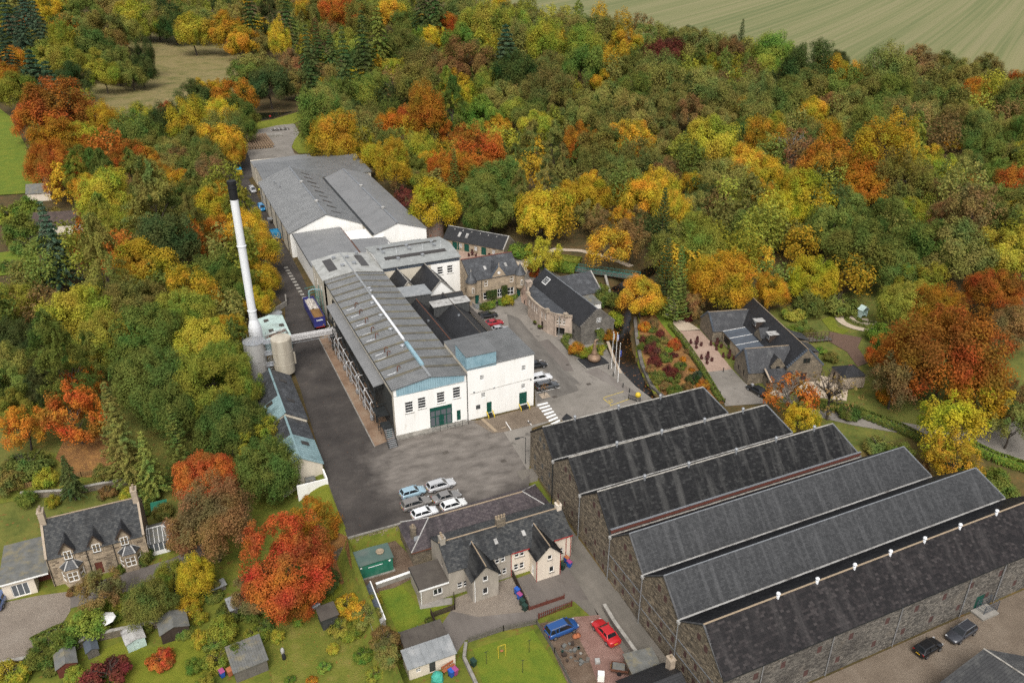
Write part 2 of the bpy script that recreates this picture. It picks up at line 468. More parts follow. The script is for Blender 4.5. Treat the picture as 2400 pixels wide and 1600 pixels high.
# ------------------------------------------------------------------ mesh building
class MB:
 def __init__(s):
  s.v, s.f = [], []
 def add(s, pts, faces):
  b = len(s.v)
  s.v += [tuple(p) for p in pts]
  s.f += [tuple(b + i for i in f) for f in faces]
  return s
 def poly(s, pts):
  return s.add(pts, [tuple(range(len(pts)))])
 def box(s, x0, x1, y0, y1, z0, z1):
  return s.add([(x0, y0, z0),(x1, y0, z0),(x1, y1, z0),(x0, y1, z0),(x0, y0, z1),(x1, y0, z1),(x1, y1, z1),(x0, y1, z1)],
                     [(0,3,2,1),(4,5,6,7),(0,1,5,4),(1,2,6,5),(2,3,7,6),(3,0,4,7)])
 def prism(s, pts, z0, z1):
  n = len(pts)
  return s.add([(p[0], p[1], z0) for p in pts] + [(p[0], p[1], z1) for p in pts],
                     [tuple(range(n))[::-1], tuple(range(n, 2 * n))] + [(i, (i + 1) % n, n + (i + 1) % n, n + i) for i in range(n)])
 def ext(s, pts, vec):
  n = len(pts)
  q = [tuple(Vector(p) + Vector(vec)) for p in pts]
  return s.add(list(pts) + q, [tuple(range(n)), tuple(range(n, 2 * n))[::-1]] + [(i, n + i, n + (i + 1) % n, (i + 1) % n) for i in range(n)])
 def cyl(s, cx, cy, r0, z0, z1, n=16, r1=None):
  r1 = r0 if r1 is None else r1
  a = [2 * math.pi * i / n for i in range(n)]
  return s.add([(cx + r0 * math.cos(t), cy + r0 * math.sin(t), z0) for t in a] + [(cx + r1 * math.cos(t), cy + r1 * math.sin(t), z1) for t in a],
                     [tuple(range(n))[::-1], tuple(range(n, 2 * n))] + [(i, (i + 1) % n, n + (i + 1) % n, n + i) for i in range(n)])
 def lathe(s, cx, cy, prof, n=20):
  b = len(s.v)
  for r, z in prof:
   s.v += [(cx + r * math.cos(2 * math.pi * i / n), cy + r * math.sin(2 * math.pi * i / n), z) for i in range(n)]
  for k in range(len(prof) - 1):
   for i in range(n):
    j = (i + 1) % n
    s.f.append((b + k * n + i, b + k * n + j, b + (k + 1) * n + j, b + (k + 1) * n + i))
  s.f.append(tuple(b + (len(prof) - 1) * n + i for i in range(n)))
  s.f.append(tuple(b + i for i in range(n))[::-1])
  return s
 def tube(s, path, r, n=6, r2=None):
  path = [Vector(p) for p in path]
  b = len(s.v)
  m = len(path)
  for k, p in enumerate(path):
   d = (path[min(k + 1, m - 1)] - path[max(k - 1,0)]).normalized()
   u = d.cross(Vector((0,0,1)))
   if u.length < 1e-3:
    u = Vector((1,0,0))
   u.normalize()
   w = d.cross(u)
   rr = r if r2 is None else r + (r2 - r) * k / (m - 1)
   s.v += [tuple(p + (u * math.cos(2 * math.pi * i / n) + w * math.sin(2 * math.pi * i / n)) * rr) for i in range(n)]
  for k in range(m - 1):
   for i in range(n):
    j = (i + 1) % n
    s.f.append((b + k * n + i, b + k * n + j, b + (k + 1) * n + j, b + (k + 1) * n + i))
  s.f.append(tuple(b + i for i in range(n))[::-1])
  s.f.append(tuple(b + (m - 1) * n + i for i in range(n)))
  return s
 def bar(s, a, b, w=.1, h=None):
  """square bar between two points"""
  a, b = Vector(a), Vector(b)
  d = (b - a).normalized()
  u = d.cross(Vector((0,0,1)))
  if u.length < 1e-3:
   u = Vector((1,0,0))
  u.normalize()
  v = u.cross(d)
  u, v = u * w / 2, v * (h or w) / 2
  return s.add([a - u - v, a + u - v, a + u + v, a - u + v, b - u - v, b + u - v, b + u + v, b - u + v],
                     [(0,3,2,1),(4,5,6,7),(0,1,5,4),(1,2,6,5),(2,3,7,6),(3,0,4,7)])
 def mesh(s, name):
  me = bpy.data.meshes.new(name)
  me.from_pydata(s.v, [], s.f)
  me.update()
  return me
 def build(s, name, mat, parent=None, smooth=False, kind=None):
  return obj(name, s.mesh(name), mat, parent, smooth, kind)

def obj(name, me, mat=None, parent=None, smooth=False, kind=None):
 o = bpy.data.objects.new(name, me)
 C.objects.link(o)
 if mat and not me.materials:
  me.materials.append(MATS[mat] if isinstance(mat, str) else mat)
 if parent:
  o.parent = parent
 if smooth:
  me.polygons.foreach_set('use_smooth', [True] * len(me.polygons))
 if kind:
  o['kind'] = kind
 return o

def tag(o, label, cat, group=None):
 o['label'] = label
 o['category'] = cat
 if group:
  o['group'] = group
 return o

def thing(name, label, cat, loc=(0,0,0), rz=0.0, group=None):
 o = bpy.data.objects.new(name, None)
 o.empty_display_size = .5
 C.objects.link(o)
 o.location = loc
 o.rotation_euler = (0,0, rz)
 return tag(o, label, cat, group)

def copy_tree(o, parent=None):
 c = o.copy()
 C.objects.link(c)
 c.parent = parent
 for ch in list(o.children):
  copy_tree(ch, c)
 return c

def struct(name, mb, mat, parent=None):
 return mb.build(name, mat, parent, kind='structure')

# ---- walls with real openings -------------------------------------------------
def wall(t, a, b, z0, z1, ops=(), mat='white_render', gable=None, depth=.16, name='wall', zb=None):
 """wall face from a to b (outside on the right-hand side), openings (s0, s1, h0, h1) with reveals"""
 a, b = Vector((*a, 0)), Vector((*b, 0))
 L = (b - a).length
 u = (b - a) / L
 n = Vector((u.y, -u.x, 0))
 m = MB()
 P = lambda s, h, d=0: a + u * s - n * d + Vector((0,0, h))
 ss = sorted({0, L, *[o[0] for o in ops], *[o[1] for o in ops]})
 hh = sorted({z0, z1, *[o[2] for o in ops], *[o[3] for o in ops]})
 for s0, s1 in zip(ss[:-1], ss[1:]):
  for h0, h1 in zip(hh[:-1], hh[1:]):
   cs, ch = (s0 + s1) / 2,(h0 + h1) / 2
   if not any(o[0] < cs < o[1] and o[2] < ch < o[3] for o in ops):
    m.poly([P(s0, h0), P(s1, h0), P(s1, h1), P(s0, h1)])
 for s0, s1, h0, h1 in [o[:4] for o in ops]:
  for q in (((s0, h0),(s1, h0)),((s1, h0),(s1, h1)),((s1, h1),(s0, h1)),((s0, h1),(s0, h0))):
   (p, q0),(r, q1) = q
   m.poly([P(p, q0), P(p, q0, depth), P(r, q1, depth), P(r, q1)])
 if gable:
  pts = [P(0, z1), P(L, z1)]
  pts += [P(s, h) for s, h in gable]
  m.poly(pts)
 me = m.mesh(name)
 bm = bmesh.new()
 bm.from_mesh(me)
 bmesh.ops.remove_doubles(bm, verts=bm.verts, dist=.0005)
 bm.to_mesh(me)
 bm.free()
 return obj(name, me, mat, t)

def window(t, a, b, op, nx=2, ny=2, fr='white_paint', gl='glass', bar=.06, depth=.13, sill=None, name='window'):
 a, b = Vector((*a, 0)), Vector((*b, 0))
 u = (b - a).normalized()
 n = Vector((u.y, -u.x, 0))
 s0, s1, h0, h1 = op[:4]
 m = MB()
 def B(p0, p1, q0, q1, d0, d1):
  pts = [a + u * s + Vector((0,0, h)) - n * d for d in (d0, d1) for s, h in ((p0, q0),(p1, q0),(p1, q1),(p0, q1))]
  m.add(pts, [(0,1,2,3),(7,6,5,4),(0,4,5,1),(1,5,6,2),(2,6,7,3),(3,7,4,0)])
 d0, d1 = depth - .06, depth
 B(s0, s1, h0, h0 + bar, d0, d1); B(s0, s1, h1 - bar, h1, d0, d1)
 B(s0, s0 + bar, h0 + bar, h1 - bar, d0, d1); B(s1 - bar, s1, h0 + bar, h1 - bar, d0, d1)
 for i in range(1, nx):
  s = s0 + (s1 - s0) * i / nx
  B(s - bar / 2, s + bar / 2, h0 + bar, h1 - bar, d0 + .004, d1)
 for j in range(1, ny):
  h = h0 + (h1 - h0) * j / ny
  B(s0 + bar, s1 - bar, h - bar / 2, h + bar / 2, d0 + .008, d1)
 w = m.build(name, fr, t)
 g = MB().poly([a + u * s + Vector((0,0, h)) - n * (depth - .015) for s, h in ((s0, h0),(s1, h0),(s1, h1),(s0, h1))])
 g.build('pane', gl, w)
 if sill:
  m = MB()
  B2 = [a + u * s + Vector((0,0, h)) - n * d for d in (-.08, depth - .06) for s, h in ((s0 - .08, h0 - .12),(s1 + .08, h0 - .12),(s1 + .08, h0 - .002),(s0 - .08, h0 - .002))]
  m.add(B2, [(0,1,2,3),(7,6,5,4),(0,4,5,1),(1,5,6,2),(2,6,7,3),(3,7,4,0)])
  m.build('sill', sill, w)
 return w

def door(t, a, b, op, mat='green_paint', depth=.12, leaves=1, name='door', handle=True):
 a, b = Vector((*a, 0)), Vector((*b, 0))
 u = (b - a).normalized()
 n = Vector((u.y, -u.x, 0))
 s0, s1, h0, h1 = op[:4]
 out = None
 w = (s1 - s0) / leaves
 for k in range(leaves):
  p, q = s0 + k * w + .01, s0 + (k + 1) * w - .01
  m = MB()
  def B(p0, p1, q0, q1, d0, d1):
   pts = [a + u * s + Vector((0,0, h)) - n * d for d in (d0, d1) for s, h in ((p0, q0),(p1, q0),(p1, q1),(p0, q1))]
   m.add(pts, [(0,1,2,3),(7,6,5,4),(0,4,5,1),(1,5,6,2),(2,6,7,3),(3,7,4,0)])
  B(p, q, h0, h1, depth, depth + .05)
  for z in (h0 + .15, h0 + (h1 - h0) * .5):       # raised rails
   B(p + .06, q - .06, z, z + .1, depth - .02, depth)
  out = m.build(name, mat, t)
  if handle:
   m = MB()
   B(q - .14, q - .1, h0 + 1.0, h0 + 1.14, depth - .07, depth)
   m.build('handle','galv', out)
 return out

def slab(t, q, mat, th=.14, name='roof', ribs=None, rib_h=.05, kind=None):
 """sloping roof sheet q = eave0, eave1, ridge1, ridge0, thickened downwards; optional standing ribs up the slope"""
 q = [Vector(p) for p in q]
 m = MB()
 n = (q[1] - q[0]).cross(q[3] - q[0]).normalized()
 if n.z < 0:
  n = -n
 if not ribs:
  m.ext([tuple(p) for p in q], tuple(-n * th))
  return m.build(name, mat, t, kind=kind)
 k = max(1, int((q[1] - q[0]).length / ribs))
 row0, row1, low0, low1 = [], [], [], []
 for i in range(k):
  for f, h in ((0,0),(.74,0),(.80, rib_h),(.94, rib_h)):
   t_ = (i + f) / k
   row0.append(q[0].lerp(q[1], t_) + n * h)
   row1.append(q[3].lerp(q[2], t_) + n * h)
 row0.append(q[1]); row1.append(q[2])
 w = len(row0)
 pts = row0 + row1 + [q[0] - n * th, q[1] - n * th, q[2] - n * th, q[3] - n * th]
 fs = [(i, i + 1, w + i + 1, w + i) for i in range(w - 1)]
 b = 2 * w
 fs += [(b + 3, b + 2, b + 1, b), tuple([b, b + 1] + list(range(w - 1,-1,-1))), tuple([b + 2, b + 3] + list(range(w, 2 * w))),
           (b, 0, w, b + 3),(b + 1, b + 2,2 * w - 1, w - 1)]
 m.add(pts, fs)
 return m.build(name, mat, t, kind=kind)

def slates(t, q, mat, w=.55, h=.36, lift=.055, seed=1, name='slates'):
 """overlapping slates laid in staggered courses on the slope q, one joined part"""
 rg = random.Random(seed)
 q = [Vector(p) for p in q]
 n = (q[1] - q[0]).cross(q[3] - q[0]).normalized()
 if n.z < 0:
  n = -n
 rows = max(2, int(((q[3] - q[0]).length + (q[2] - q[1]).length) / 2 / h))
 V, F = [], []
 for r in range(rows):
  f0, f1 = r / rows, min(1,(r + 1.12) / rows)
  a0, b0 = q[0].lerp(q[3], f0), q[1].lerp(q[2], f0)
  a1, b1 = q[0].lerp(q[3], f1), q[1].lerp(q[2], f1)
  ln = (b0 - a0).length
  k = max(1, round(ln / w))
  off = (r % 2) * .5
  s = -off
  while s < k:
   c0, c1 = max(0, s + .02), min(k, s + .98)
   s += 1
   if c1 - c0 < .15:
    continue
   l = lift + rg.uniform(-.008,.014)
   e = rg.uniform(-.03,.03) / rows
   p0, p1 = a0.lerp(b0, c0 / k), a0.lerp(b0, c1 / k)
   p3, p2 = a1.lerp(b1, c0 / k), a1.lerp(b1, c1 / k)
   b = len(V)
   d = (a1 - a0) * e * 10
   V += [tuple(p0 + n * l - d), tuple(p1 + n * l - d), tuple(p2 + n * .006), tuple(p3 + n * .006), tuple(p0 + n * .002 - d), tuple(p1 + n * .002 - d)]
   F += [(b, b + 1, b + 2, b + 3),(b + 4, b + 5, b + 1, b)]
 me = bpy.data.meshes.new(name)
 me.from_pydata(V, [], F)
 return obj(name, me, mat, t, kind='stuff')

def stones(t, a, b, zlo, zhi, ops=(), mat='stones', rh=(.15,.25), ln=(.22,.60), seed=1, name='stonework', proud=.05):
 """rubble stones standing proud of a wall face, joined into one part; zlo and zhi are functions of the run s"""
 rg = random.Random(seed)
 a, b = Vector((*a, 0)), Vector((*b, 0))
 L = (b - a).length
 u = (b - a) / L
 n = Vector((u.y, -u.x, 0))
 zmin = min(zlo(s) for s in (0, L / 2, L))
 zmax = max(zhi(L * i / 40) for i in range(41))
 V, F = [], []
 z = zmin
 while z < zmax:
  h = rg.uniform(*rh)
  s = rg.uniform(-.3,0)
  while s < L:
   w = rg.uniform(*ln)
   c, zc = s + w / 2, z + h / 2
   if 0 <= s and s + w <= L and zc > zlo(c) - .1 and z + h < min(zhi(s), zhi(s + w)) and not any(o[0] - .08 < s + w and s < o[1] + .08 and o[2] - .08 < z + h and z < o[3] + .08 for o in ops):
    d = rg.uniform(.012, proud)
    g = .018
    j = lambda: rg.uniform(-.02,.02)
    base = [(s + g, z + g),(s + w - g, z + g),(s + w - g, z + h - g),(s + g, z + h - g)]
    fr = [(s + g + .03 + j(), z + g + .025 + j()),(s + w - g - .03 + j(), z + g + .025 + j()),(s + w - g - .03 + j(), z + h - g - .025 + j()),(s + g + .03 + j(), z + h - g - .025 + j())]
    k = len(V)
    V += [tuple(a + u * p + Vector((0,0, q)) + n * .001) for p, q in base] + [tuple(a + u * p + Vector((0,0, q)) + n * d) for p, q in fr]
    F += [(k + 4, k + 5, k + 6, k + 7)] + [(k + i, k + (i + 1) % 4, k + 4 + (i + 1) % 4, k + 4 + i) for i in range(4)]
   s += w
  z += h
 me = bpy.data.meshes.new(name)
 me.from_pydata(V, [], F)
 return obj(name, me, mat, t, kind='stuff')

def stack_chimney(t, x, y, z0, z1, w=.9, d=.6, mat='rubble', pots=2, along='x'):
 m = MB().box(x - w / 2, x + w / 2, y - d / 2, y + d / 2, z0, z1)
 m.box(x - w / 2 - .06, x + w / 2 + .06, y - d / 2 - .06, y + d / 2 + .06, z1 + .002, z1 + .16)
 c = m.build('chimney', mat, t)
 for i in range(pots):
  o = (i - (pots - 1) / 2) * .42
  px, py = (x + o, y) if along == 'x' else (x, y + o)
  MB().lathe(px, py, [(.15, z1 + .16),(.12, z1 + .3),(.13, z1 + .55),(.16, z1 + .6)], 10).build('chimney_pot','ridge_buff', c)
 return c
# ------------------------------------------------------------------ ground
def ground_mat(name, cols, scale=.25, detail=10, rough=1.0, bump=.6, bscale=3.0, speck=None, speck_pos=(.62,.68), speck_scale=6.0, stretch=(1,1,1), zone=False, coords='Object'):
 m = bpy.data.materials.new(name)
 N, L, P = nodes_of(m)
 tc = N.new('ShaderNodeTexCoord')
 mp = N.new('ShaderNodeMapping')
 mp.inputs['Scale'].default_value = stretch
 L.new(tc.outputs[coords], mp.inputs[0])
 n1 = N.new('ShaderNodeTexNoise')
 n1.inputs['Scale'].default_value = scale
 n1.inputs['Detail'].default_value = detail
 n1.inputs['Roughness'].default_value = .68
 L.new(mp.outputs[0], n1.inputs['Vector'])
 cr = N.new('ShaderNodeValToRGB')
 e = cr.color_ramp.elements
 while len(e) < len(cols):
  e.new(.5)
 for k, c in enumerate(cols):
  e[k].position = .3 + .4 * k / max(1, len(cols) - 1)
  e[k].color = (*c, 1)
 L.new(n1.outputs[0], cr.inputs[0])
 out = cr.outputs[0]
 if zone:
  at_ = N.new('ShaderNodeVertexColor')
  at_.layer_name = 'zone'
  mx = N.new('ShaderNodeMix')
  mx.data_type = 'RGBA'
  mx.blend_type = 'MULTIPLY'
  mx.inputs['Factor'].default_value = 1
  L.new(out, mx.inputs['A'])
  L.new(at_.outputs[0], mx.inputs['B'])
  out = mx.outputs['Result']
 if speck:
  n2 = N.new('ShaderNodeTexNoise')
  n2.inputs['Scale'].default_value = speck_scale
  n2.inputs['Detail'].default_value = 3
  L.new(tc.outputs['Object'], n2.inputs['Vector'])
  r2 = N.new('ShaderNodeMapRange')
  r2.inputs['From Min'].default_value = speck_pos[0]
  r2.inputs['From Max'].default_value = speck_pos[1]
  r2.inputs['To Max'].default_value = .85
  L.new(n2.outputs[0], r2.inputs['Value'])
  m2 = N.new('ShaderNodeMix')
  m2.data_type = 'RGBA'
  L.new(r2.outputs[0], m2.inputs['Factor'])
  L.new(out, m2.inputs['A'])
  m2.inputs['B'].default_value = (*speck, 1)
  out = m2.outputs['Result']
 L.new(out, P.inputs['Base Color'])
 P.inputs['Roughness'].default_value = rough
 P.inputs['Specular IOR Level'].default_value = .25
 n3 = N.new('ShaderNodeTexNoise')
 n3.inputs['Scale'].default_value = bscale
 n3.inputs['Detail'].default_value = 6
 L.new(tc.outputs['Object'], n3.inputs['Vector'])
 b = N.new('ShaderNodeBump')
 b.inputs['Strength'].default_value = bump
 b.inputs['Distance'].default_value = .15
 L.new(n3.outputs[0], b.inputs['Height'])
 L.new(b.outputs[0], P.inputs['Normal'])
 MATS[name] = m
 return m

ground_mat('terrain',((.5,.62,.45),(.85,.9,.7),(1.15,1.1,.9),(1.6,1.2,1.0)), scale=.28, zone=True, bump=1.0, bscale=1.5, speck=(.17,.085,.025), speck_pos=(.60,.72), speck_scale=1.4)
ground_mat('lawn',((.105,.125,.012),(.14,.155,.014),(.18,.175,.022)), scale=.45, bump=.5, bscale=12, rough=1)
ground_mat('lawn_bright',((.080,.13,.012),(.12,.158,.014),(.165,.175,.018)), scale=.4, bump=.5, bscale=12)
ground_mat('lawn_rough',((.085,.11,.016),(.13,.14,.02),(.19,.165,.04)), scale=.35, bump=.8, bscale=6, speck=(.24,.12,.03), speck_pos=(.64,.72), speck_scale=3.2)
ground_mat('meadow',((.075,.085,.022),(.15,.13,.044),(.205,.16,.068),(.095,.10,.03)), scale=.09, bump=1.0, bscale=2.5, rough=1)
ground_mat('tarmac_dark',((.026,.022,.020),(.040,.034,.031),(.056,.048,.043),(.085,.073,.063)), scale=.14, rough=.75, bump=.15, bscale=9, speck=(.20,.085,.03), speck_pos=(.70,.74), speck_scale=3.5)
ground_mat('tarmac',((.085,.074,.064),(.128,.111,.097),(.155,.135,.118),(.20,.178,.157)), scale=.16, rough=.85, bump=.15, bscale=9, stretch=(1,.35,1))
ground_mat('tarmac_light',((.15,.135,.115),(.20,.18,.155),(.25,.225,.195)), scale=.16, rough=.9, bump=.15, bscale=9, speck=(.10,.09,.078), speck_pos=(.60,.72), speck_scale=.5)
ground_mat('road_worn',((.09,.08,.07),(.13,.118,.103),(.18,.163,.142)), scale=.5, rough=.9, bump=.15, bscale=9, stretch=(1,.25,1))
ground_mat('alley',((.10,.09,.075),(.14,.125,.105),(.175,.155,.13)), scale=.4, rough=.9, bump=.15, bscale=8, stretch=(1,.3,1))
ground_mat('gravel',((.17,.14,.112),(.215,.178,.142),(.25,.212,.172)), scale=.25, rough=1, bump=.5, bscale=20)
ground_mat('gravel_brown',((.115,.088,.064),(.16,.125,.092),(.205,.165,.125)), scale=.2, rough=1, bump=.5, bscale=14)
ground_mat('red_gravel',((.17,.095,.075),(.22,.13,.105),(.27,.17,.14)), scale=.6, rough=1, bump=.5, bscale=18)
ground_mat('terrace',((.27,.185,.14),(.33,.23,.175),(.37,.27,.21)), scale=.4, rough=.9, bump=.2, bscale=12)
ground_mat('pale_path',((.36,.29,.21),(.43,.35,.26),(.48,.40,.30)), scale=.4, rough=.95, bump=.2, bscale=12)
ground_mat('apron',((.14,.085,.052),(.22,.145,.095),(.30,.235,.17)), scale=.22, rough=.6, bump=.15, bscale=8)
ground_mat('litter',((.10,.05,.022),(.20,.10,.035),(.30,.15,.045)), scale=.5, rough=1, bump=1, bscale=5, speck=(.36,.20,.05), speck_pos=(.6,.68), speck_scale=3)
ground_mat('bare_soil',((.09,.06,.04),(.13,.09,.062),(.17,.125,.09)), scale=.6, rough=1, bump=.6, bscale=8)
ground_mat('water',((.006,.005,.004),(.010,.008,.006)), scale=.5, rough=.12, bump=.05, bscale=4, speck=(.24,.10,.03), speck_pos=(.63,.67), speck_scale=1.8)
ground_mat('pond_water',((.006,.006,.006),(.008,.008,.007)), scale=.5, rough=.15, bump=.03, bscale=2)

# stubble field: drill rows run away from the camera
m = bpy.data.materials.new('stubble')
N, L, P = nodes_of(m)
tc = N.new('ShaderNodeTexCoord')
mp = N.new('ShaderNodeMapping')
mp.inputs['Rotation'].default_value = (0,0, R(57))
L.new(tc.outputs['Object'], mp.inputs[0])
st = N.new('ShaderNodeMapping')
st.inputs['Scale'].default_value = (1,.006,0)
L.new(mp.outputs[0], st.inputs[0])
nf = []
for s_, d_ in ((.26,2),(.06,2),(.8,2)):
 n_ = N.new('ShaderNodeTexNoise')
 n_.inputs['Scale'].default_value = s_
 n_.inputs['Detail'].default_value = d_
 L.new(st.outputs[0], n_.inputs['Vector'])
 nf.append(n_)
ad = N.new('ShaderNodeMath'); ad.operation = 'ADD'
L.new(nf[0].outputs[0], ad.inputs[0]); L.new(nf[1].outputs[0], ad.inputs[1])
ad2 = N.new('ShaderNodeMath'); ad2.operation = 'MULTIPLY_ADD'; ad2.inputs[1].default_value = .5
L.new(nf[2].outputs[0], ad2.inputs[0]); L.new(ad.outputs[0], ad2.inputs[2])
cr = N.new('ShaderNodeValToRGB')
e = cr.color_ramp.elements
e.new(.5); e.new(.6)
for k, (p_, c_) in enumerate(((1.02,(.108,.122,.036)),(1.18,(.130,.138,.044)),(1.28,(.156,.153,.056)),(1.44,(.182,.167,.070)))):
 e[k].position = p_ / 2
 e[k].color = (*c_, 1)
hf = N.new('ShaderNodeMath'); hf.operation = 'MULTIPLY'; hf.inputs[1].default_value = .5
L.new(ad2.outputs[0], hf.inputs[0]); L.new(hf.outputs[0], cr.inputs[0])
L.new(cr.outputs[0], P.inputs['Base Color'])
P.inputs['Roughness'].default_value = 1
MATS['stubble'] = m

# yard tarmac: worn pale where vehicles turn in front of the hall, dark and leaf-strewn elsewhere
ground_mat('yard_tarmac',((.028,.024,.022),(.042,.036,.032),(.058,.050,.044),(.085,.073,.063)), scale=.14, rough=.75, bump=.15, bscale=9, speck=(.20,.085,.03), speck_pos=(.70,.74), speck_scale=3.5)
m = MATS['yard_tarmac']
N, L, P = nodes_of(m)
src = P.inputs['Base Color'].links[0].from_socket
tc = N.new('ShaderNodeTexCoord')
nz = N.new('ShaderNodeTexNoise'); nz.inputs['Scale'].default_value = .22; nz.inputs['Detail'].default_value = 8; nz.inputs['Roughness'].default_value = .65
L.new(tc.outputs['Object'], nz.inputs['Vector'])
ds = N.new('ShaderNodeMapping'); ds.inputs['Location'].default_value = (-38 / 13.5,-105.5 / 11.5,0); ds.inputs['Scale'].default_value = (1 / 13.5,1 / 11.5,0)
L.new(tc.outputs['Object'], ds.inputs[0])
ln = N.new('ShaderNodeVectorMath'); ln.operation = 'LENGTH'
L.new(ds.outputs[0], ln.inputs[0])
ad = N.new('ShaderNodeMath'); ad.operation = 'MULTIPLY_ADD'; ad.inputs[1].default_value = 1.1
L.new(nz.outputs[0], ad.inputs[0]); L.new(ln.outputs['Value'], ad.inputs[2])
mr = N.new('ShaderNodeMapRange'); mr.inputs['From Min'].default_value = 1.9; mr.inputs['From Max'].default_value = 1.4
L.new(ad.outputs[0], mr.inputs['Value'])
n4 = N.new('ShaderNodeTexNoise'); n4.inputs['Scale'].default_value = .9; n4.inputs['Detail'].default_value = 6
mp = N.new('ShaderNodeMapping'); mp.inputs['Scale'].default_value = (.4,.8,1); mp.inputs['Rotation'].default_value = (0,0, R(12))
L.new(tc.outputs['Object'], mp.inputs[0]); L.new(mp.outputs[0], n4.inputs['Vector'])
cr = N.new('ShaderNodeValToRGB')
for e_, (p_, c_) in zip(cr.color_ramp.elements, ((.30,(.10,.087,.075)),(.66,(.185,.163,.142)))):
 e_.position = p_; e_.color = (*c_, 1)
L.new(n4.outputs[0], cr.inputs[0])
mx = N.new('ShaderNodeMix'); mx.data_type = 'RGBA'
L.new(mr.outputs[0], mx.inputs['Factor']); L.new(src, mx.inputs['A']); L.new(cr.outputs[0], mx.inputs['B'])
L.new(mx.outputs['Result'], P.inputs['Base Color'])

def lines(lo, hi, fine_lo, fine_hi, step, extra=()):
 v = list(np.arange(fine_lo, fine_hi + .01, step))
 x, d = fine_lo, step
 while x > lo:
  d = min(d * 1.25,40); x -= d; v.append(x)
 x, d = fine_hi, step
 while x < hi:
  d = min(d * 1.2,60); x += d; v.append(x)
 return sorted(set([round(float(q),3) for q in v] + list(extra)))

def build_terrain():
 xs = lines(-700,2600,-44,130,1.5,(15.15,15.3,44.55,44.65,46.95,47.05))
 ys = lines(10,3000,36,190,1.5,(92.9,93.05))
 V = [(x, y, hgt(x, y) - (.02 if True else 0)) for y in ys for x in xs]
 w = len(xs)
 F = [(j * w + i, j * w + i + 1,(j + 1) * w + i + 1,(j + 1) * w + i) for j in range(len(ys) - 1) for i in range(w - 1)]
 me = bpy.data.meshes.new('ground')
 me.from_pydata(V, [], F)
 col = me.color_attributes.new('zone','FLOAT_COLOR','POINT')
 cols = np.ones((len(V),4), dtype=np.float32)
 for k, (x, y, z) in enumerate(V):
  if y < 112 and x < 47:
   c = (.115,.13,.022)                      # rough garden grass
  elif x < 8 and y < 175:
   c = (.11,.115,.03)
  elif 98 < x < 165 and 80 < y < 132:
   c = (.11,.12,.03)
  elif x > 92 and y < 95:
   c = (.10,.075,.03)
  elif x < -60 and y < 320:
   c = (.09,.11,.025)
  else:
   c = (.075,.055,.026)                     # leaf litter under the trees
  cols[k, :3] = c
 col.data.foreach_set('color', cols.ravel())
 o = obj('ground', me, 'terrain')
 me.polygons.foreach_set('use_smooth', [True] * len(me.polygons))
 o['kind'] = 'structure'
build_terrain()

LEVEL = [0]
def sheet(name, pts, z, mat, lvl):
 """flat sheet at level z, each one a few millimetres above the one below"""
 m = MB().poly([(p[0], p[1], z + .006 * lvl) for p in pts])
 me = m.mesh(name)
 bm = bmesh.new(); bm.from_mesh(me)
 bm.normal_update()
 if list(bm.faces)[0].normal.z < 0:
  bmesh.ops.reverse_faces(bm, faces=bm.faces)
 bm.to_mesh(me); bm.free()
 o = obj(name, me, mat)
 o['kind'] = 'structure'
 return o

def px_sheet(name, pix, z, mat, lvl):
 return sheet(name, [at(x, y, z) for x, y in pix], z, mat, lvl)

def drape(name, pts, mat, lift=.05, cuts=4, kind='structure'):
 me = MB().poly([(p[0], p[1], 0) for p in pts]).mesh(name)
 bm = bmesh.new(); bm.from_mesh(me)
 bmesh.ops.triangulate(bm, faces=bm.faces)
 for _ in range(cuts):
  bmesh.ops.subdivide_edges(bm, edges=[e for e in bm.edges if e.calc_length() > 1.2], cuts=1, use_grid_fill=True)
  bmesh.ops.triangulate(bm, faces=[f for f in bm.faces if len(f.verts) > 4])
 for v in bm.verts:
  v.co.z = hgt(v.co.x, v.co.y) + lift
 bm.normal_update()
 if sum(f.normal.z for f in bm.faces) < 0:
  bmesh.ops.reverse_faces(bm, faces=bm.faces)
 bm.to_mesh(me); bm.free()
 o = obj(name, me, mat)
 o['kind'] = kind
 return o

def strip(name, path, w0, w1, mat, lift=.03, kind='structure', thick=0):
 """road or path: a ribbon that follows the ground, w0 to the left of the path and w1 to the right"""
 V, F = [], []
 pts = []
 for (a, b) in zip(path[:-1], path[1:]):
  k = max(1, int(math.dist(a, b) / 2))
  pts += [(a[0] + (b[0] - a[0]) * i / k, a[1] + (b[1] - a[1]) * i / k) for i in range(k)]
 pts.append(path[-1])
 for i, p in enumerate(pts):
  a, b = pts[max(0, i - 1)], pts[min(len(pts) - 1, i + 1)]
  d = Vector((b[0] - a[0], b[1] - a[1])).normalized()
  n = Vector((-d.y, d.x))
  for q in (n * w0,-n * w1):
   X, Y = p[0] + q.x, p[1] + q.y
   V.append((X, Y, hgt(X, Y) + lift))
 for i in range(len(pts) - 1):
  F.append((2 * i, 2 * i + 1,2 * i + 3,2 * i + 2))
 me = bpy.data.meshes.new(name)
 me.from_pydata(V, [], F)
 o = obj(name, me, mat)
 o['kind'] = kind
 return o

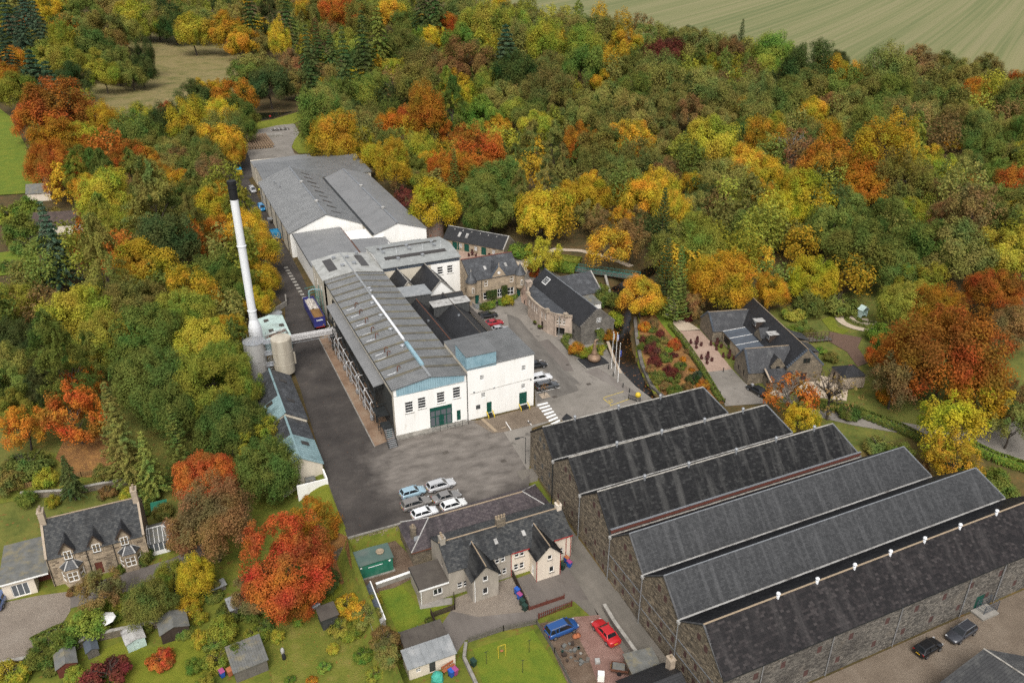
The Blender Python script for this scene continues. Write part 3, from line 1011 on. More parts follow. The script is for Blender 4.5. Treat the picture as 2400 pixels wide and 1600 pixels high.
# ---- yards and roads
px_sheet('yard', [(925,1110),(1240,1112),(1246,1003),(1300,985),(1600,975),(1530,935),(1490,905),(1466,880),(1432,835),(1412,800),(1408,740),(1395,690),(1300,640),(1235,610),(1150,585),(1075,560),(1040,560),(1060,640),(1080,705),(1170,800),(1252,900),(1256,960),(1090,990),(925,1030)], 0,'tarmac_light',1)
sheet('tarmac_yard', [(15.5,106.4),(15.25,93.08),(44.6,93.08),(46.9,97.6),(at(1238,1105)),(at(1212,1060)),(at(1178,1008)),(at(1135,985)),(43,115.3),(29.4,115.3),(25.2,114.2),(25.2,160),(27.6,165),(28.8,200),(29,300),(40,320),(33,352),(22,330),(21.5,290),(21.3,250),(19.5,215),(20.2,190),(21.3,180),(19.6,170),(19.0,158),(17.4,150),(17.2,140),(16.5,125),(15.9,112)], 0,'yard_tarmac',2)
px_sheet('worn_road', [(1188,735),(1215,745),(1262,800),(1330,870),(1358,897),(1340,905),(1320,900),(1290,880),(1255,845),(1195,775)], 0,'road_worn',2)
px_sheet('wheel_tracks', [(1258,945),(1265,880),(1300,893),(1350,903),(1357,915),(1310,930),(1275,938)], 0,'road_worn',2.5)
px_sheet('concrete_pad', [(1110,988),(1252,952),(1268,958),(1290,985),(1180,1012),(1155,1015)], 0,'gravel_brown',4)
px_sheet('paved_lane', [(1215,640),(1226,655),(1238,690),(1240,720),(1222,708),(1220,690),(1212,668),(1205,652)], 0,'terrace',3)
px_sheet('courtyard_paving', [(1075,588),(1130,592),(1178,606),(1185,612),(1140,612),(1080,622)], 0,'terrace',4)
px_sheet('garden_path', [(1205,612),(1235,616),(1300,614),(1300,622),(1240,628),(1232,645),(1226,640),(1228,628),(1205,622)], 0,'pale_path',4)
px_sheet('dark_bay', [(1370,870),(1402,862),(1500,925),(1480,935),(1445,910),(1425,898)], 0,'tarmac',3)
sheet('apron_strip', [(25.2,114.2),(29.6,115.3),(29.6,162),(25.2,160)], 0,'apron',4)
MB().prism([(25.0,114.0),(25.2,114.0),(25.2,160),(25.0,160)], 0,.06).build('kerb','concrete', kind='structure')
# white paint
def paint(name, quads, mat='white_paint', z=0, lvl=5):
 root = bpy.data.objects.new(name, None); C.objects.link(root); root['kind'] = 'structure'
 for q in quads:
  MB().poly([(*p, z + .006 * lvl) for p in q]).build('stripe', mat, root)
 return root
q = []
a0, a1, b0, b1 = at(1258,948), at(1283,942), at(1296,1000), at(1316,990)
for i in range(7):
 f0, f1 = i / 7,(i + .5) / 7
 l = lambda p, r, f: (p[0] + (r[0] - p[0]) * f, p[1] + (r[1] - p[1]) * f)
 q.append([l(a0, b0, f0), l(a1, b1, f0), l(a1, b1, f1), l(a0, b0, f1)])
paint('zebra_crossing', q, 'white_paint')
q = []
for i in range(15):
 x, y = 24.6 + .05 * i * .4,205 - i * 2.2
 q.append([(x + .9 + i * .03, y),(x + 1.9 + i * .03, y),(x + 1.9 + i * .03, y + 1.1),(x + .9 + i * .03, y + 1.1)])
paint('walkway_markings', q, 'coping')
def line_px(x0, y0, x1, y1, w=.12):
 a, b = Vector(at(x0, y0)), Vector(at(x1, y1))
 d = (b - a).normalized() * w / 2
 n = Vector((-d.y, d.x))
 return [tuple(a + n), tuple(a - n), tuple(b - n), tuple(b + n)]
paint('bay_lines', [line_px(1414,932,1462,917), line_px(1430,951,1475,935), line_px(1414,934,1432,949), line_px(1426,938,1432,944), line_px(1430,936,1437,939), line_px(1428,944,1436,941)], 'yellow_paint')
paint('parking_lines', [line_px(1253,875,1272,869), line_px(1258,920,1312,908), line_px(1253,849,1270,843), line_px(1185,988,1198,1008), line_px(1237,985,1246,996)], 'white_paint')
paint('hatch_box', [line_px(1130,981,1163,1011,.6), line_px(1175,1003,1186,1000,.3)], 'ridge_buff', lvl=5)
# far yard, pond
sheet('far_yard', [at(*p) for p in ((575,345),(572,312),(590,300),(650,292),(690,290),(702,312),(690,328),(683,345),(690,360),(760,375),(590,385))], 0,'tarmac_light',3)
px_sheet('pond_bank', [(585,305),(590,288),(640,280),(700,262),(715,275),(690,290),(650,294),(610,303)], 0,'lawn',4)
px_sheet('pond', [(560,305),(588,286),(640,277),(700,258),(790,235),(770,190),(700,205),(600,245),(550,275)], 0,'pond_water',3)
px_sheet('far_verge', [(690,328),(702,312),(740,320),(740,360),(700,360),(684,345)], 0,'lawn',4)
# woodland paths, banks, stream
def water_strip():
 V, F = [], []
 pts = STREAM
 for i, p in enumerate(pts):
  a, b = pts[max(0, i - 1)], pts[min(len(pts) - 1, i + 1)]
  d = Vector((b[0] - a[0], b[1] - a[1])).normalized()
  n = Vector((-d.y, d.x)) * 2.6
  z = -1.2 + (0 if p[1] > 100 else -.3)
  V += [(p[0] + n.x, p[1] + n.y, z),(p[0] - n.x, p[1] - n.y, z)]
 for i in range(len(pts) - 1):
  F.append((2 * i, 2 * i + 1,2 * i + 3,2 * i + 2))
 me = bpy.data.meshes.new('stream')
 me.from_pydata(V, [], F)
 o = obj('stream', me, 'water'); o['kind'] = 'structure'
water_strip()
drape('stream_bank', [at(*p) for p in ((1492,735),(1500,760),(1490,800),(1492,850),(1510,890),(1545,930),(1560,935),(1535,890),(1512,850),(1502,800),(1505,760))], 'lawn',.05,3)
drape('planting_bed', [at(*p) for p in ((1500,745),(1535,735),(1560,770),(1600,815),(1640,870),(1670,925),(1700,945),(1600,960),(1555,932),(1530,890),(1510,850),(1498,800))], 'litter',.07,3)
px_sheet('garden_lawn', [(1533,735),(1568,722),(1578,745),(1575,775),(1592,800),(1575,790),(1555,765)], 0,'lawn_bright',16)
px_sheet('footpath', [(1562,690),(1580,700),(1590,735),(1602,748),(1640,772),(1640,775),(1582,776),(1578,760),(1576,735),(1566,715)], 0,'pale_path',12)
px_sheet('visitor_terrace', [(1582,776),(1640,773),(1667,803),(1716,866),(1658,872)], 0,'terrace',12)
px_sheet('visitor_drive', [(1658,872),(1716,866),(1753,905),(1800,945),(1700,952),(1690,930)], 0,'tarmac_light',12)
drape('gravel_court', [at(*p) for p in ((1895,890),(1925,880),(1990,895),(1985,935),(1900,928),(1845,905),(1800,920),(1830,935))], 'pale_path',.05,3)
strip('woodland_path', [at(*p) for p in ((1230,618),(1300,585),(1360,588),(1420,602),(1480,625))], 1.0,1.0,'pale_path',.12)
cx_, cy_ = at(2022,752)
for r0_, r1_, a0_, a1_ in ((1.6,2.9,1.6,5.6),(4.2,6.0,1.9,5.2)):
 k_ = [a0_ + (a1_ - a0_) * i / 14 for i in range(15)]
 drape('curved_path', [(cx_ + r1_ * math.cos(a), cy_ + r1_ * math.sin(a)) for a in k_] + [(cx_ + r0_ * math.cos(a), cy_ + r0_ * math.sin(a)) for a in k_[::-1]], 'pale_path',.12,2)
strip('garden_axis', [(cx_ + 1.0, cy_ + .5),(cx_ - 3.5, cy_ - 6.5)], .7,.7,'pale_path',.13)
drape('circular_lawn', [at(*p) for p in ((1925,750),(1950,740),(1965,768),(1990,775),(1975,785),(1945,775))], 'lawn',.08,3)
drape('bark_path', [at(*p) for p in ((1945,778),(2020,792),(2010,815),(2035,850),(2010,860),(1985,825),(1942,800))], 'bark_chip',.08,3)
strip('access_road', [at(1890,965,-1), at(2000,985,-1), at(2150,1003,-1), at(2300,1030,-1), at(2500,1060,-1)], 1.8,1.8,'tarmac_light',.06)
drape('road_bend', [at(*p, -.8) for p in ((2240,1005),(2330,985),(2420,970),(2420,1060),(2330,1050))], 'tarmac_light',.07,3)
# lower level
sheet('gravel_yard', [(47.3,47.2),(130,47.2),(130,20),(40,20)], -3,'gravel_brown',2)
strip('alley_road', [(45.6,97.5),(45.3,88),(44.6,80),(44.2,70),(43.8,58),(43.4,40)], 3.4,1.2,'alley',.035)
px_sheet('cottage_lane', [(1350,1310),(1390,1420),(1452,1500),(1480,1600),(1560,1600),(1330,1395),(1330,1330)], -3,'alley',3)
px_sheet('cottage_forecourt', [(1075,1405),(1360,1300),(1420,1400),(1345,1408),(1250,1455),(1090,1500),(1060,1545),(1030,1470)], -3,'tarmac',4)
px_sheet('patio', [(1068,1400),(1205,1350),(1240,1400),(1242,1432),(1120,1445),(1060,1432)], -3,'gravel',5)
px_sheet('back_yard', [(820,1365),(830,1290),(925,1265),(990,1330),(985,1345),(880,1400)], -3,'bare_soil',2)
px_sheet('red_drive', [(1345,1445),(1410,1440),(1440,1490),(1500,1560),(1520,1600),(1400,1600),(1380,1540),(1350,1480)], -3,'red_gravel',5)
px_sheet('garden_clutter_bed', [(1265,1460),(1345,1445),(1380,1540),(1400,1600),(1330,1600)], -3,'bare_soil',4)
px_sheet('lawn', [(1108,1520),(1250,1475),(1330,1600),(1130,1600)], -3,'lawn_bright',3)
px_sheet('lawn_small', [(888,1385),(945,1372),(985,1425),(1045,1415),(1050,1425),(935,1487)], -3,'lawn_bright',3)
px_sheet('garden_concrete', [(965,1350),(985,1345),(1000,1405),(1060,1400),(1060,1415),(985,1427)], -3,'concrete',4)
px_sheet('rough_lawn', [(650,1440),(720,1410),(880,1420),(930,1500),(940,1620),(640,1620),(630,1500)], -3,'lawn_rough',2)
drape('grass_bank', [at(*p, -1) for p in ((728,1140),(766,1146),(812,1250),(790,1290),(800,1360),(760,1400),(735,1300),(725,1200))], 'lawn',.06,3)
px_sheet('drive', [(-10,1415),(90,1395),(165,1385),(165,1430),(130,1490),(60,1540),(-10,1570)], -3,'gravel',3)
px_sheet('house_path', [(165,1385),(280,1345),(400,1310),(480,1270),(480,1300),(300,1385),(165,1425)], -3,'tarmac',3)
px_sheet('side_lawn', [(-10,1200),(60,1190),(85,1195),(85,1250),(-10,1290)], -3,'lawn',3)
px_sheet('cottage_lawn', [(245,1520),(290,1500),(345,1520),(480,1480),(500,1610),(200,1610)], -3,'lawn',3)
# meadow, fields
def gp(x, y):
 X, Y, Z, t = on_ground(x, y)
 return (X, Y)
drape('meadow', [gp(x / 2.904, y / 2.904) for x, y in ((760,330),(960,215),(1240,245),(1600,320),(1680,470),(1640,620),(1230,720),(1060,760),(850,810),(560,760),(560,560),(900,600),(1000,540),(900,330))], 'meadow',.35,6)
drape('paddock', [gp(*p) for p in ((-20,240),(25,275),(60,340),(100,430),(60,455),(-30,460))], 'lawn_bright',.25,5)
drape('field_lawn', [gp(*p) for p in ((-20,595),(80,585),(95,620),(60,640),(-20,650))], 'lawn_bright',.2,5)
drape('stubble_field', [gp(1130,22), gp(1300,62), gp(1500,98), gp(1700,130), gp(1900,195), gp(2100,215), gp(2440,245),(1200,420),(2400,900),(2400,2600),(900,2600)], 'stubble',.6,6)
drape('upper_garden', [gp(*p) for p in ((-20,1130),(80,1050),(200,1080),(320,1100),(100,1160),(-20,1185))], 'lawn_rough',.05,4)
drape('fallen_leaves', [gp(*p) for p in ((130,1075),(150,1030),(230,1015),(310,1050),(325,1105),(250,1120),(180,1118))], 'litter',.09,4)
drape('fallen_leaves', [gp(*p) for p in ((740,1225),(770,1240),(815,1262),(825,1330),(800,1370),(770,1340),(775,1290))], 'litter',.09,4)
for k, (x, y) in enumerate(((1240,990),(1045,1060),(890,1000),(840,1150),(1330,855),(1300,930),(1250,715),(1380,900),(720,900),(1180,1080))):
 X, Y = at(x, y)
 a = .45 if k % 2 else .35
 sheet('drain_cover', [(X - a, Y - a * .8),(X + a, Y - a * .8),(X + a, Y + a * .8),(X - a, Y + a * .8)], 0,'felt_brown',7)
px_sheet('tarmac_repair', [(1262,800),(1285,795),(1330,840),(1345,870),(1322,868)], 0,'tarmac',4)
# ------------------------------------------------------------------ trees
def leaf_mat(name, sat=1.0, trans=.38, attr=None):
 m = bpy.data.materials.new(name)
 m.use_nodes = True
 N, L = m.node_tree.nodes, m.node_tree.links
 N.clear()
 out = N.new('ShaderNodeOutputMaterial')
 oi = N.new('ShaderNodeObjectInfo')
 g = N.new('ShaderNodeNewGeometry')
 tc = N.new('ShaderNodeTexCoord')
 src = oi.outputs['Color']
 if attr:
  vc = N.new('ShaderNodeVertexColor'); vc.layer_name = attr
  src = vc.outputs[0]
 off = N.new('ShaderNodeVectorMath'); off.operation = 'ADD'
 sc_ = N.new('ShaderNodeMath'); sc_.operation = 'MULTIPLY'; sc_.inputs[1].default_value = 37
 L.new(oi.outputs['Random'], sc_.inputs[0])
 L.new(tc.outputs['Object'], off.inputs[0]); L.new(sc_.outputs[0], off.inputs[1])
 nz = N.new('ShaderNodeTexNoise')
 nz.inputs['Scale'].default_value = 3.2; nz.inputs['Detail'].default_value = 3
 L.new(off.outputs[0], nz.inputs['Vector'])
 # patches that turn earlier or later than the rest of the crown
 hue = N.new('ShaderNodeMapRange')
 hue.inputs['From Min'].default_value = .3; hue.inputs['From Max'].default_value = .7
 hue.inputs['To Min'].default_value = .475; hue.inputs['To Max'].default_value = .525
 L.new(nz.outputs[0], hue.inputs['Value'])
 val = N.new('ShaderNodeMapRange')
 val.inputs['To Min'].default_value = .70; val.inputs['To Max'].default_value = 1.32
 L.new(g.outputs['Random Per Island'], val.inputs['Value'])
 h = N.new('ShaderNodeHueSaturation')
 h.inputs['Saturation'].default_value = sat
 L.new(hue.outputs[0], h.inputs['Hue']); L.new(val.outputs[0], h.inputs['Value'])
 n2 = N.new('ShaderNodeTexNoise')
 n2.inputs['Scale'].default_value = 2.1; n2.inputs['Detail'].default_value = 4
 L.new(off.outputs[0], n2.inputs['Vector'])
 f2 = N.new('ShaderNodeMapRange')
 f2.inputs['From Min'].default_value = .48; f2.inputs['From Max'].default_value = .62; f2.inputs['To Max'].default_value = .75
 L.new(n2.outputs[0], f2.inputs['Value'])
 gm = N.new('ShaderNodeMix'); gm.data_type = 'RGBA'; gm.blend_type = 'MULTIPLY'
 gm.inputs['B'].default_value = (.48,.82,.9,1)
 L.new(f2.outputs[0], gm.inputs['Factor'])
 L.new(src, gm.inputs['A'])
 L.new(gm.outputs['Result'], h.inputs['Color'])
 d = N.new('ShaderNodeBsdfDiffuse'); t = N.new('ShaderNodeBsdfTranslucent')
 mx = N.new('ShaderNodeMixShader'); mx.inputs[0].default_value = trans
 L.new(h.outputs[0], d.inputs['Color']); L.new(h.outputs[0], t.inputs['Color'])
 L.new(d.outputs[0], mx.inputs[1]); L.new(t.outputs[0], mx.inputs[2]); L.new(mx.outputs[0], out.inputs[0])
 MATS[name] = m
leaf_mat('leaves')
leaf_mat('needles', trans=.12)
leaf_mat('wood_leaves', attr='tint')
pm('bark',(.075,.06,.047),(.045,.036,.03), scale=5, rough=1, bump=.5, stretch=(1,1,.3))
pm('bark_pale',(.20,.18,.155),(.10,.085,.07), scale=5, rough=1, bump=.4, stretch=(1,1,.3))

def leaves_mesh(name, P, Nrm, size, rg, tall=1.5):
 """one small rhombic leaf per point, facing roughly along its normal"""
 n = len(P)
 Nrm = Nrm / (np.linalg.norm(Nrm, axis=1, keepdims=True) + 1e-9)
 r = rg.normal(size=(n, 3))
 u = np.cross(Nrm, r); u /= np.linalg.norm(u, axis=1, keepdims=True) + 1e-9
 w = np.cross(Nrm, u)
 s = (size * rg.uniform(.6,1.35, n))[:, None]
 V = np.stack([P - u * s * .5 * tall, P + w * s * .42 + Nrm * s * .1, P + u * s * .5 * tall, P - w * s * .42 + Nrm * s * .1], 1).reshape(-1,3)
 me = bpy.data.meshes.new(name)
 me.vertices.add(4 * n); me.loops.add(4 * n); me.polygons.add(n)
 me.vertices.foreach_set('co', V.astype(np.float32).ravel())
 me.loops.foreach_set('vertex_index', np.arange(4 * n, dtype=np.int32))
 me.polygons.foreach_set('loop_start', np.arange(0,4 * n, 4, dtype=np.int32))
 me.update(calc_edges=True)
 return me

def sph(rg, n):
 d = rg.normal(size=(n, 3))
 return d / np.linalg.norm(d, axis=1, keepdims=True)

def crown_broad(seed, n=27000, leaf=.0200, lobes=70, asp=1.0, lobe_r=(.07,.13), spread=.42, flat=0.0, gap=0.0, rough=.2):
 """crown of many small boughs filling an irregular dome; every bough is a spray of leaves"""
 rg = np.random.default_rng(seed)
 c = sph(rg, lobes)
 c[:, 2] = np.abs(c[:, 2]) * 1.25 - .42
 c /= np.linalg.norm(c, axis=1, keepdims=True)
 # uneven outline: a few bulges and hollows
 bd, ba = sph(rg, 7), rg.uniform(-rough, rough * 1.2,7)
 env = 1 + (np.maximum(0, c @ bd.T) ** 4 * ba).sum(1)
 rad = spread * env * rg.uniform(.12,1.0, lobes) ** .33
 c = c * rad[:, None]
 r = rg.uniform(*lobe_r, lobes) * np.where(c[:, 2] > .2,.85,1.1)
 pk = rg.choice(lobes, n, p=r ** 2 / (r ** 2).sum())
 d = sph(rg, n)
 spr = sph(rg, lobes * 9).reshape(lobes, 9,3)
 k = rg.integers(0,9, n)
 d = d * .6 + spr[pk, k] * .7 + np.array([0,0,.18])
 d /= np.linalg.norm(d, axis=1, keepdims=True)
 P = c[pk] + d * (r[pk] * rg.uniform(.25,1.15, n) ** .6)[:, None] * np.array([1,1,1.15])
 keep = P[:, 2] > -.45
 if gap:
  keep &= rg.uniform(size=n) > gap
 P, d, cc = P[keep], d[keep], c[pk][keep]
 out = cc / (np.linalg.norm(cc, axis=1, keepdims=True) + 1e-6)
 nr = d * .6 + out * .35 + sph(rg, len(P)) * .5 + np.array([0,0,.4])
 if flat:
  nr = nr * (1 - flat) + np.array([0,0,1.0]) * flat + sph(rg, len(P)) * .25
 P = P * np.array([1,1, asp])
 lo, hi = np.percentile(P, 1, axis=0), np.percentile(P, 99, axis=0)
 P[:, :2] -= (lo[:2] + hi[:2]) / 2
 P /= max(hi[0] - lo[0], hi[1] - lo[1])
 P[:, 2] -= P[:, 2].min()
 return leaves_mesh('crown', P, nr, leaf, rg)

def crown_conifer(seed, n=13000, asp=2.2, leaf=.03, droop=.25, whorls=17, narrow=1.0, top=0.03):
 rg = np.random.default_rng(seed)
 P, Nn = [], []
 per = n // (whorls * 8)
 for i in range(whorls):
  f = i / (whorls - 1)
  rad = .5 * narrow * ((1 - f) ** .85) + top
  nb = max(4, int(9 * (1 - f * .5)))
  for b in range(nb):
   a = 2 * math.pi * (b + rg.uniform(-.3,.3)) / nb + i * .7
   rr = rad * rg.uniform(.75,1.12)
   m = max(6, int(per * 1.1 * (rr / .5 + .25)))
   s = rg.uniform(.08,1, m) ** .75
   sw = (rg.uniform(-1,1, m)) * .10 * (1.2 - s)
   x = s * rr
   z = f * asp * .96 - droop * rr * s ** 1.6 + rg.normal(size=m) * .012 * asp / 2 - np.abs(sw) * .35
   P.append(np.stack([x * math.cos(a) - sw * math.sin(a), x * math.sin(a) + sw * math.cos(a), z], 1))
   Nn.append(np.stack([.5 * math.cos(a) + 0 * x, .5 * math.sin(a) + 0 * x, 1 + 0 * x], 1) + rg.normal(size=(m, 3)) * .5)
 P, Nn = np.concatenate(P), np.concatenate(Nn)
 P[:, 2] -= P[:, 2].min()
 return leaves_mesh('crown', P, Nn, leaf, rg, 2.0)

def crown_weep(seed, n=20000, asp=1.7, leaf=.018):
 """birch or larch: hanging sprays round an upright core"""
 rg = np.random.default_rng(seed)
 P, Nn = [], []
 for k in range(95):
  f = rg.uniform(.12,1) ** .8
  rad = .46 * math.sin(min(1,(1.06 - f) * 1.5) * math.pi / 2) * rg.uniform(.45,1.05)
  a = rg.uniform(0,6.28)
  m = n // 95
  s = rg.uniform(0,1, m)
  hang = rg.uniform(.12,.28) * asp / 1.7
  x = rad * (.5 + .5 * np.minimum(1, s * 2)) + rg.normal(size=m) * .035
  th = a + rg.normal(size=m) * .09
  z = f * asp - hang * np.maximum(0, s - .35) ** 1.3 + rg.normal(size=m) * .02
  P.append(np.stack([x * np.cos(th), x * np.sin(th), z], 1))
  Nn.append(np.stack([np.cos(th), np.sin(th),.5 + 0 * s], 1) + rg.normal(size=(m, 3)) * .6)
 P, Nn = np.concatenate(P), np.concatenate(Nn)
 P[:, 2] -= P[:, 2].min()
 return leaves_mesh('crown', P, Nn, leaf, rg, 1.8)

def branches(seed, levels=3, spread=.55, height=1.0, r0=.03, first=.3, asp=1.0, tip=.0022, n1=7):
 """tapered trunk with forking limbs (unit crown width)"""
 rg = random.Random(seed)
 m = MB()
 def grow(p, d, ln, r, lv):
  pts = [p]
  for k in range(3):
   d = (d + Vector((rg.uniform(-.14,.14), rg.uniform(-.14,.14), rg.uniform(-.02,.12)))).normalized()
   p = p + d * ln / 3
   pts.append(p)
  m.tube(pts, r, 5 if lv > 1 else 7, max(tip, r * .45))
  if lv < levels:
   for k in range(3 if lv else n1):
    a = rg.uniform(0,6.28)
    s = rg.uniform(.5,1.0)
    dd = (d * rg.uniform(.5,1.0) + Vector((math.cos(a), math.sin(a), rg.uniform(-.05,.45))) * rg.uniform(.6,1) * spread / .55).normalized()
    q = pts[1].lerp(pts[3], rg.uniform(.1,1)) if lv else pts[0].lerp(pts[3], rg.uniform(.55,1))
    grow(q, dd, ln * rg.uniform(.5,.72) if lv else rg.uniform(.24,.38) * asp, max(tip, r * .5), lv + 1)
 grow(Vector((0,0,0)), Vector((0,0,1)), height, r0,0)
 return m

CROWN, TRUNK = {}, {}
for k in range(7):
 CROWN['b%d' % k] = crown_broad(40 + k, asp=(1.0,1.12,1.25,.95,1.18,1.35,1.08)[k], lobes=(36,44,56,40,62,46,50)[k], lobe_r=(.085,.15))
for k in range(3):
 CROWN['t%d' % k] = crown_broad(60 + k, asp=(1.6,1.8,1.5)[k], lobes=(90,80,100)[k])
for k in range(3):
 CROWN['f%d' % k] = crown_broad(70 + k, asp=(1.0,1.15,1.05)[k], lobes=120, lobe_r=(.06,.11), flat=.5, leaf=.019, n=27000)
for k in range(3):
 CROWN['n%d' % k] = crown_broad(50 + k, n=46000, leaf=.0152, asp=(1.02,1.12,1.22)[k], lobes=(130,160,140)[k], lobe_r=(.055,.105))
CROWN['n3'] = crown_broad(57, n=44000, leaf=.0155, asp=1.18, lobes=95, lobe_r=(.05,.10), rough=.55)
CROWN['o0'] = crown_broad(80, n=14000, asp=1.15, lobes=60, lobe_r=(.06,.11), gap=.3, leaf=.023)
CROWN['o1'] = crown_broad(81, n=13000, asp=1.3, lobes=50, lobe_r=(.06,.11), gap=.3, leaf=.023)
CROWN['c0'] = crown_conifer(90, asp=2.0)
CROWN['c1'] = crown_conifer(91, asp=1.7, droop=.4)
CROWN['k0'] = crown_conifer(92, asp=2.9, droop=-.35, narrow=1.0, whorls=22, top=.07)
CROWN['d0'] = crown_conifer(93, asp=1.15, droop=.12, whorls=11, leaf=.045)
CROWN['w0'] = crown_weep(95)
CROWN['w1'] = crown_weep(96, asp=1.45)
CROWN['s0'] = crown_broad(97, n=6000, leaf=.042, lobes=34, asp=.75, lobe_r=(.10,.17))
CROWN['s1'] = crown_broad(98, n=6000, leaf=.042, lobes=40, asp=.95, lobe_r=(.10,.16))
CROWN['r0'] = crown_broad(99, n=2600, leaf=.034, lobes=60, asp=1.1, lobe_r=(.04,.08))
CROWN['r1'] = crown_broad(100, n=420, leaf=.034, lobes=50, asp=1.1, lobe_r=(.04,.08))
for me in CROWN.values():
 me.materials.append(MATS['leaves'])
for k in 'c0 c1 k0 d0'.split():
 CROWN[k].materials.clear(); CROWN[k].materials.append(MATS['needles'])
for k in range(3):
 TRUNK[k] = branches(300 + k, levels=2, height=.62, r0=.028, n1=6).mesh('trunk')
TRUNK['bare'] = branches(310, levels=4, height=.5, r0=.028, n1=9, spread=.62, tip=.0035).mesh('trunk')
TRUNK['dark'] = branches(311, levels=4, height=.55, r0=.03, n1=9, spread=.5, tip=.0035).mesh('trunk')
TRUNK['conifer'] = MB().tube([(0,0,0),(.01,0,.9),(0,.005,1.9)], .03,7,.004).mesh('trunk')
TRUNK['shrub'] = branches(312, levels=2, height=.3, r0=.018, n1=5).mesh('trunk')
for k, me in TRUNK.items():
 me.materials.append(MATS['bark_pale' if k == 'bare' else 'bark'])

COL = dict(G1=(.082,.102,.032), G2=(.165,.188,.042), G3=(.275,.268,.044), OL=(.238,.213,.056), Y=(.52,.375,.036), GO=(.52,.315,.034), O=(.45,.195,.028),
           RO=(.42,.142,.028), R=(.48,.122,.036), MR=(.17,.052,.038), BR=(.25,.155,.058), BG=(.070,.102,.058), LG=(.205,.265,.044), YG=(.375,.328,.042))
CNAME = dict(G1='dark green', G2='green', G3='yellow green', OL='olive', Y='bright yellow', GO='golden', O='orange', RO='rust red', R='scarlet', MR='maroon', BR='brown', BG='blue green', LG='lime green', YG='yellowing')
KNAME = dict(b='broadleaf_tree', t='broadleaf_tree', f='broadleaf_tree', o='open_tree', c='conifer', k='cypress', d='cedar', w='birch', s='shrub', r='bare_tree')
KWORD = dict(b='broadleaf tree', t='tall broadleaf tree', f='spreading tree', o='thin-leaved tree', c='conifer', k='narrow conifer', d='layered conifer', w='weeping tree', s='shrub', r='half-bare tree')
TREES = []

def plant(x, y, w, col, kind='b', level=None, var=None, label=None, crown_h=None, pos=None):
 """a tree whose crown is centred at photo pixel (x, y) and w pixels wide, standing on the ground below it"""
 rg = random.Random(int(x * 7.3 + y * 131 + w))
 key = rg.choice([k for k in CROWN if k[0] == kind]) if len(kind) == 1 else kind
 if key[0] == 'b' and w > 120 and y > 620:
  key = 'n%d' % rg.randrange(3)
 me = CROWN[key]
 k0 = 'b' if key[0] == 'n' else key[0]
 asp = max(v.co.z for v in me.vertices) if 'asp' not in me else me['asp']
 me['asp'] = asp
 clear = dict(s=.02, c=.10, k=.04, d=.15, w=.22, r=.3).get(k0,.20)
 above = 7.0
 for _ in range(4):
  X, Y, Z, t = on_ground(x, y, above)
  W = min(26, w * t / FPX)
  above = W * asp * (clear + .58)
 o = bpy.data.objects.new(KNAME[k0], None); C.objects.link(o)
 o.location = (X, Y, Z - .1); o.rotation_euler = (0,0, rg.uniform(0,6.28))
 s = W * (1.0 if y > 620 and w > 60 else 1.07)
 o.scale = (s, s, s * rg.uniform(.93,1.07))
 base = COL[col] if isinstance(col, str) else col
 j = rg.uniform(.78,1.25)
 c = tuple(min(.9, v * j * rg.uniform(.93,1.07)) for v in base)
 cr = bpy.data.objects.new('crown', me); C.objects.link(cr); cr.parent = o
 cr.location = (0,0, clear * asp); cr.color = (*c, 1)
 tm = TRUNK['dark' if key == 'r1' else 'bare'] if k0 == 'r' else TRUNK['conifer'] if k0 in 'ckd' else TRUNK['shrub'] if k0 == 's' else TRUNK[rg.randrange(3)]
 tr = bpy.data.objects.new('trunk', tm); C.objects.link(tr); tr.parent = o
 if k0 in 'ckd':
  tr.scale = (1,1,(clear + .9) * asp / 1.9)
 elif k0 not in 'sr':
  tr.scale = (.9,.9, asp * .72)
 TREES.append(dict(o=o, x=x, y=y, w=w, col=col if isinstance(col, str) else 'G2', k=k0, label=label, W=W))
 return o

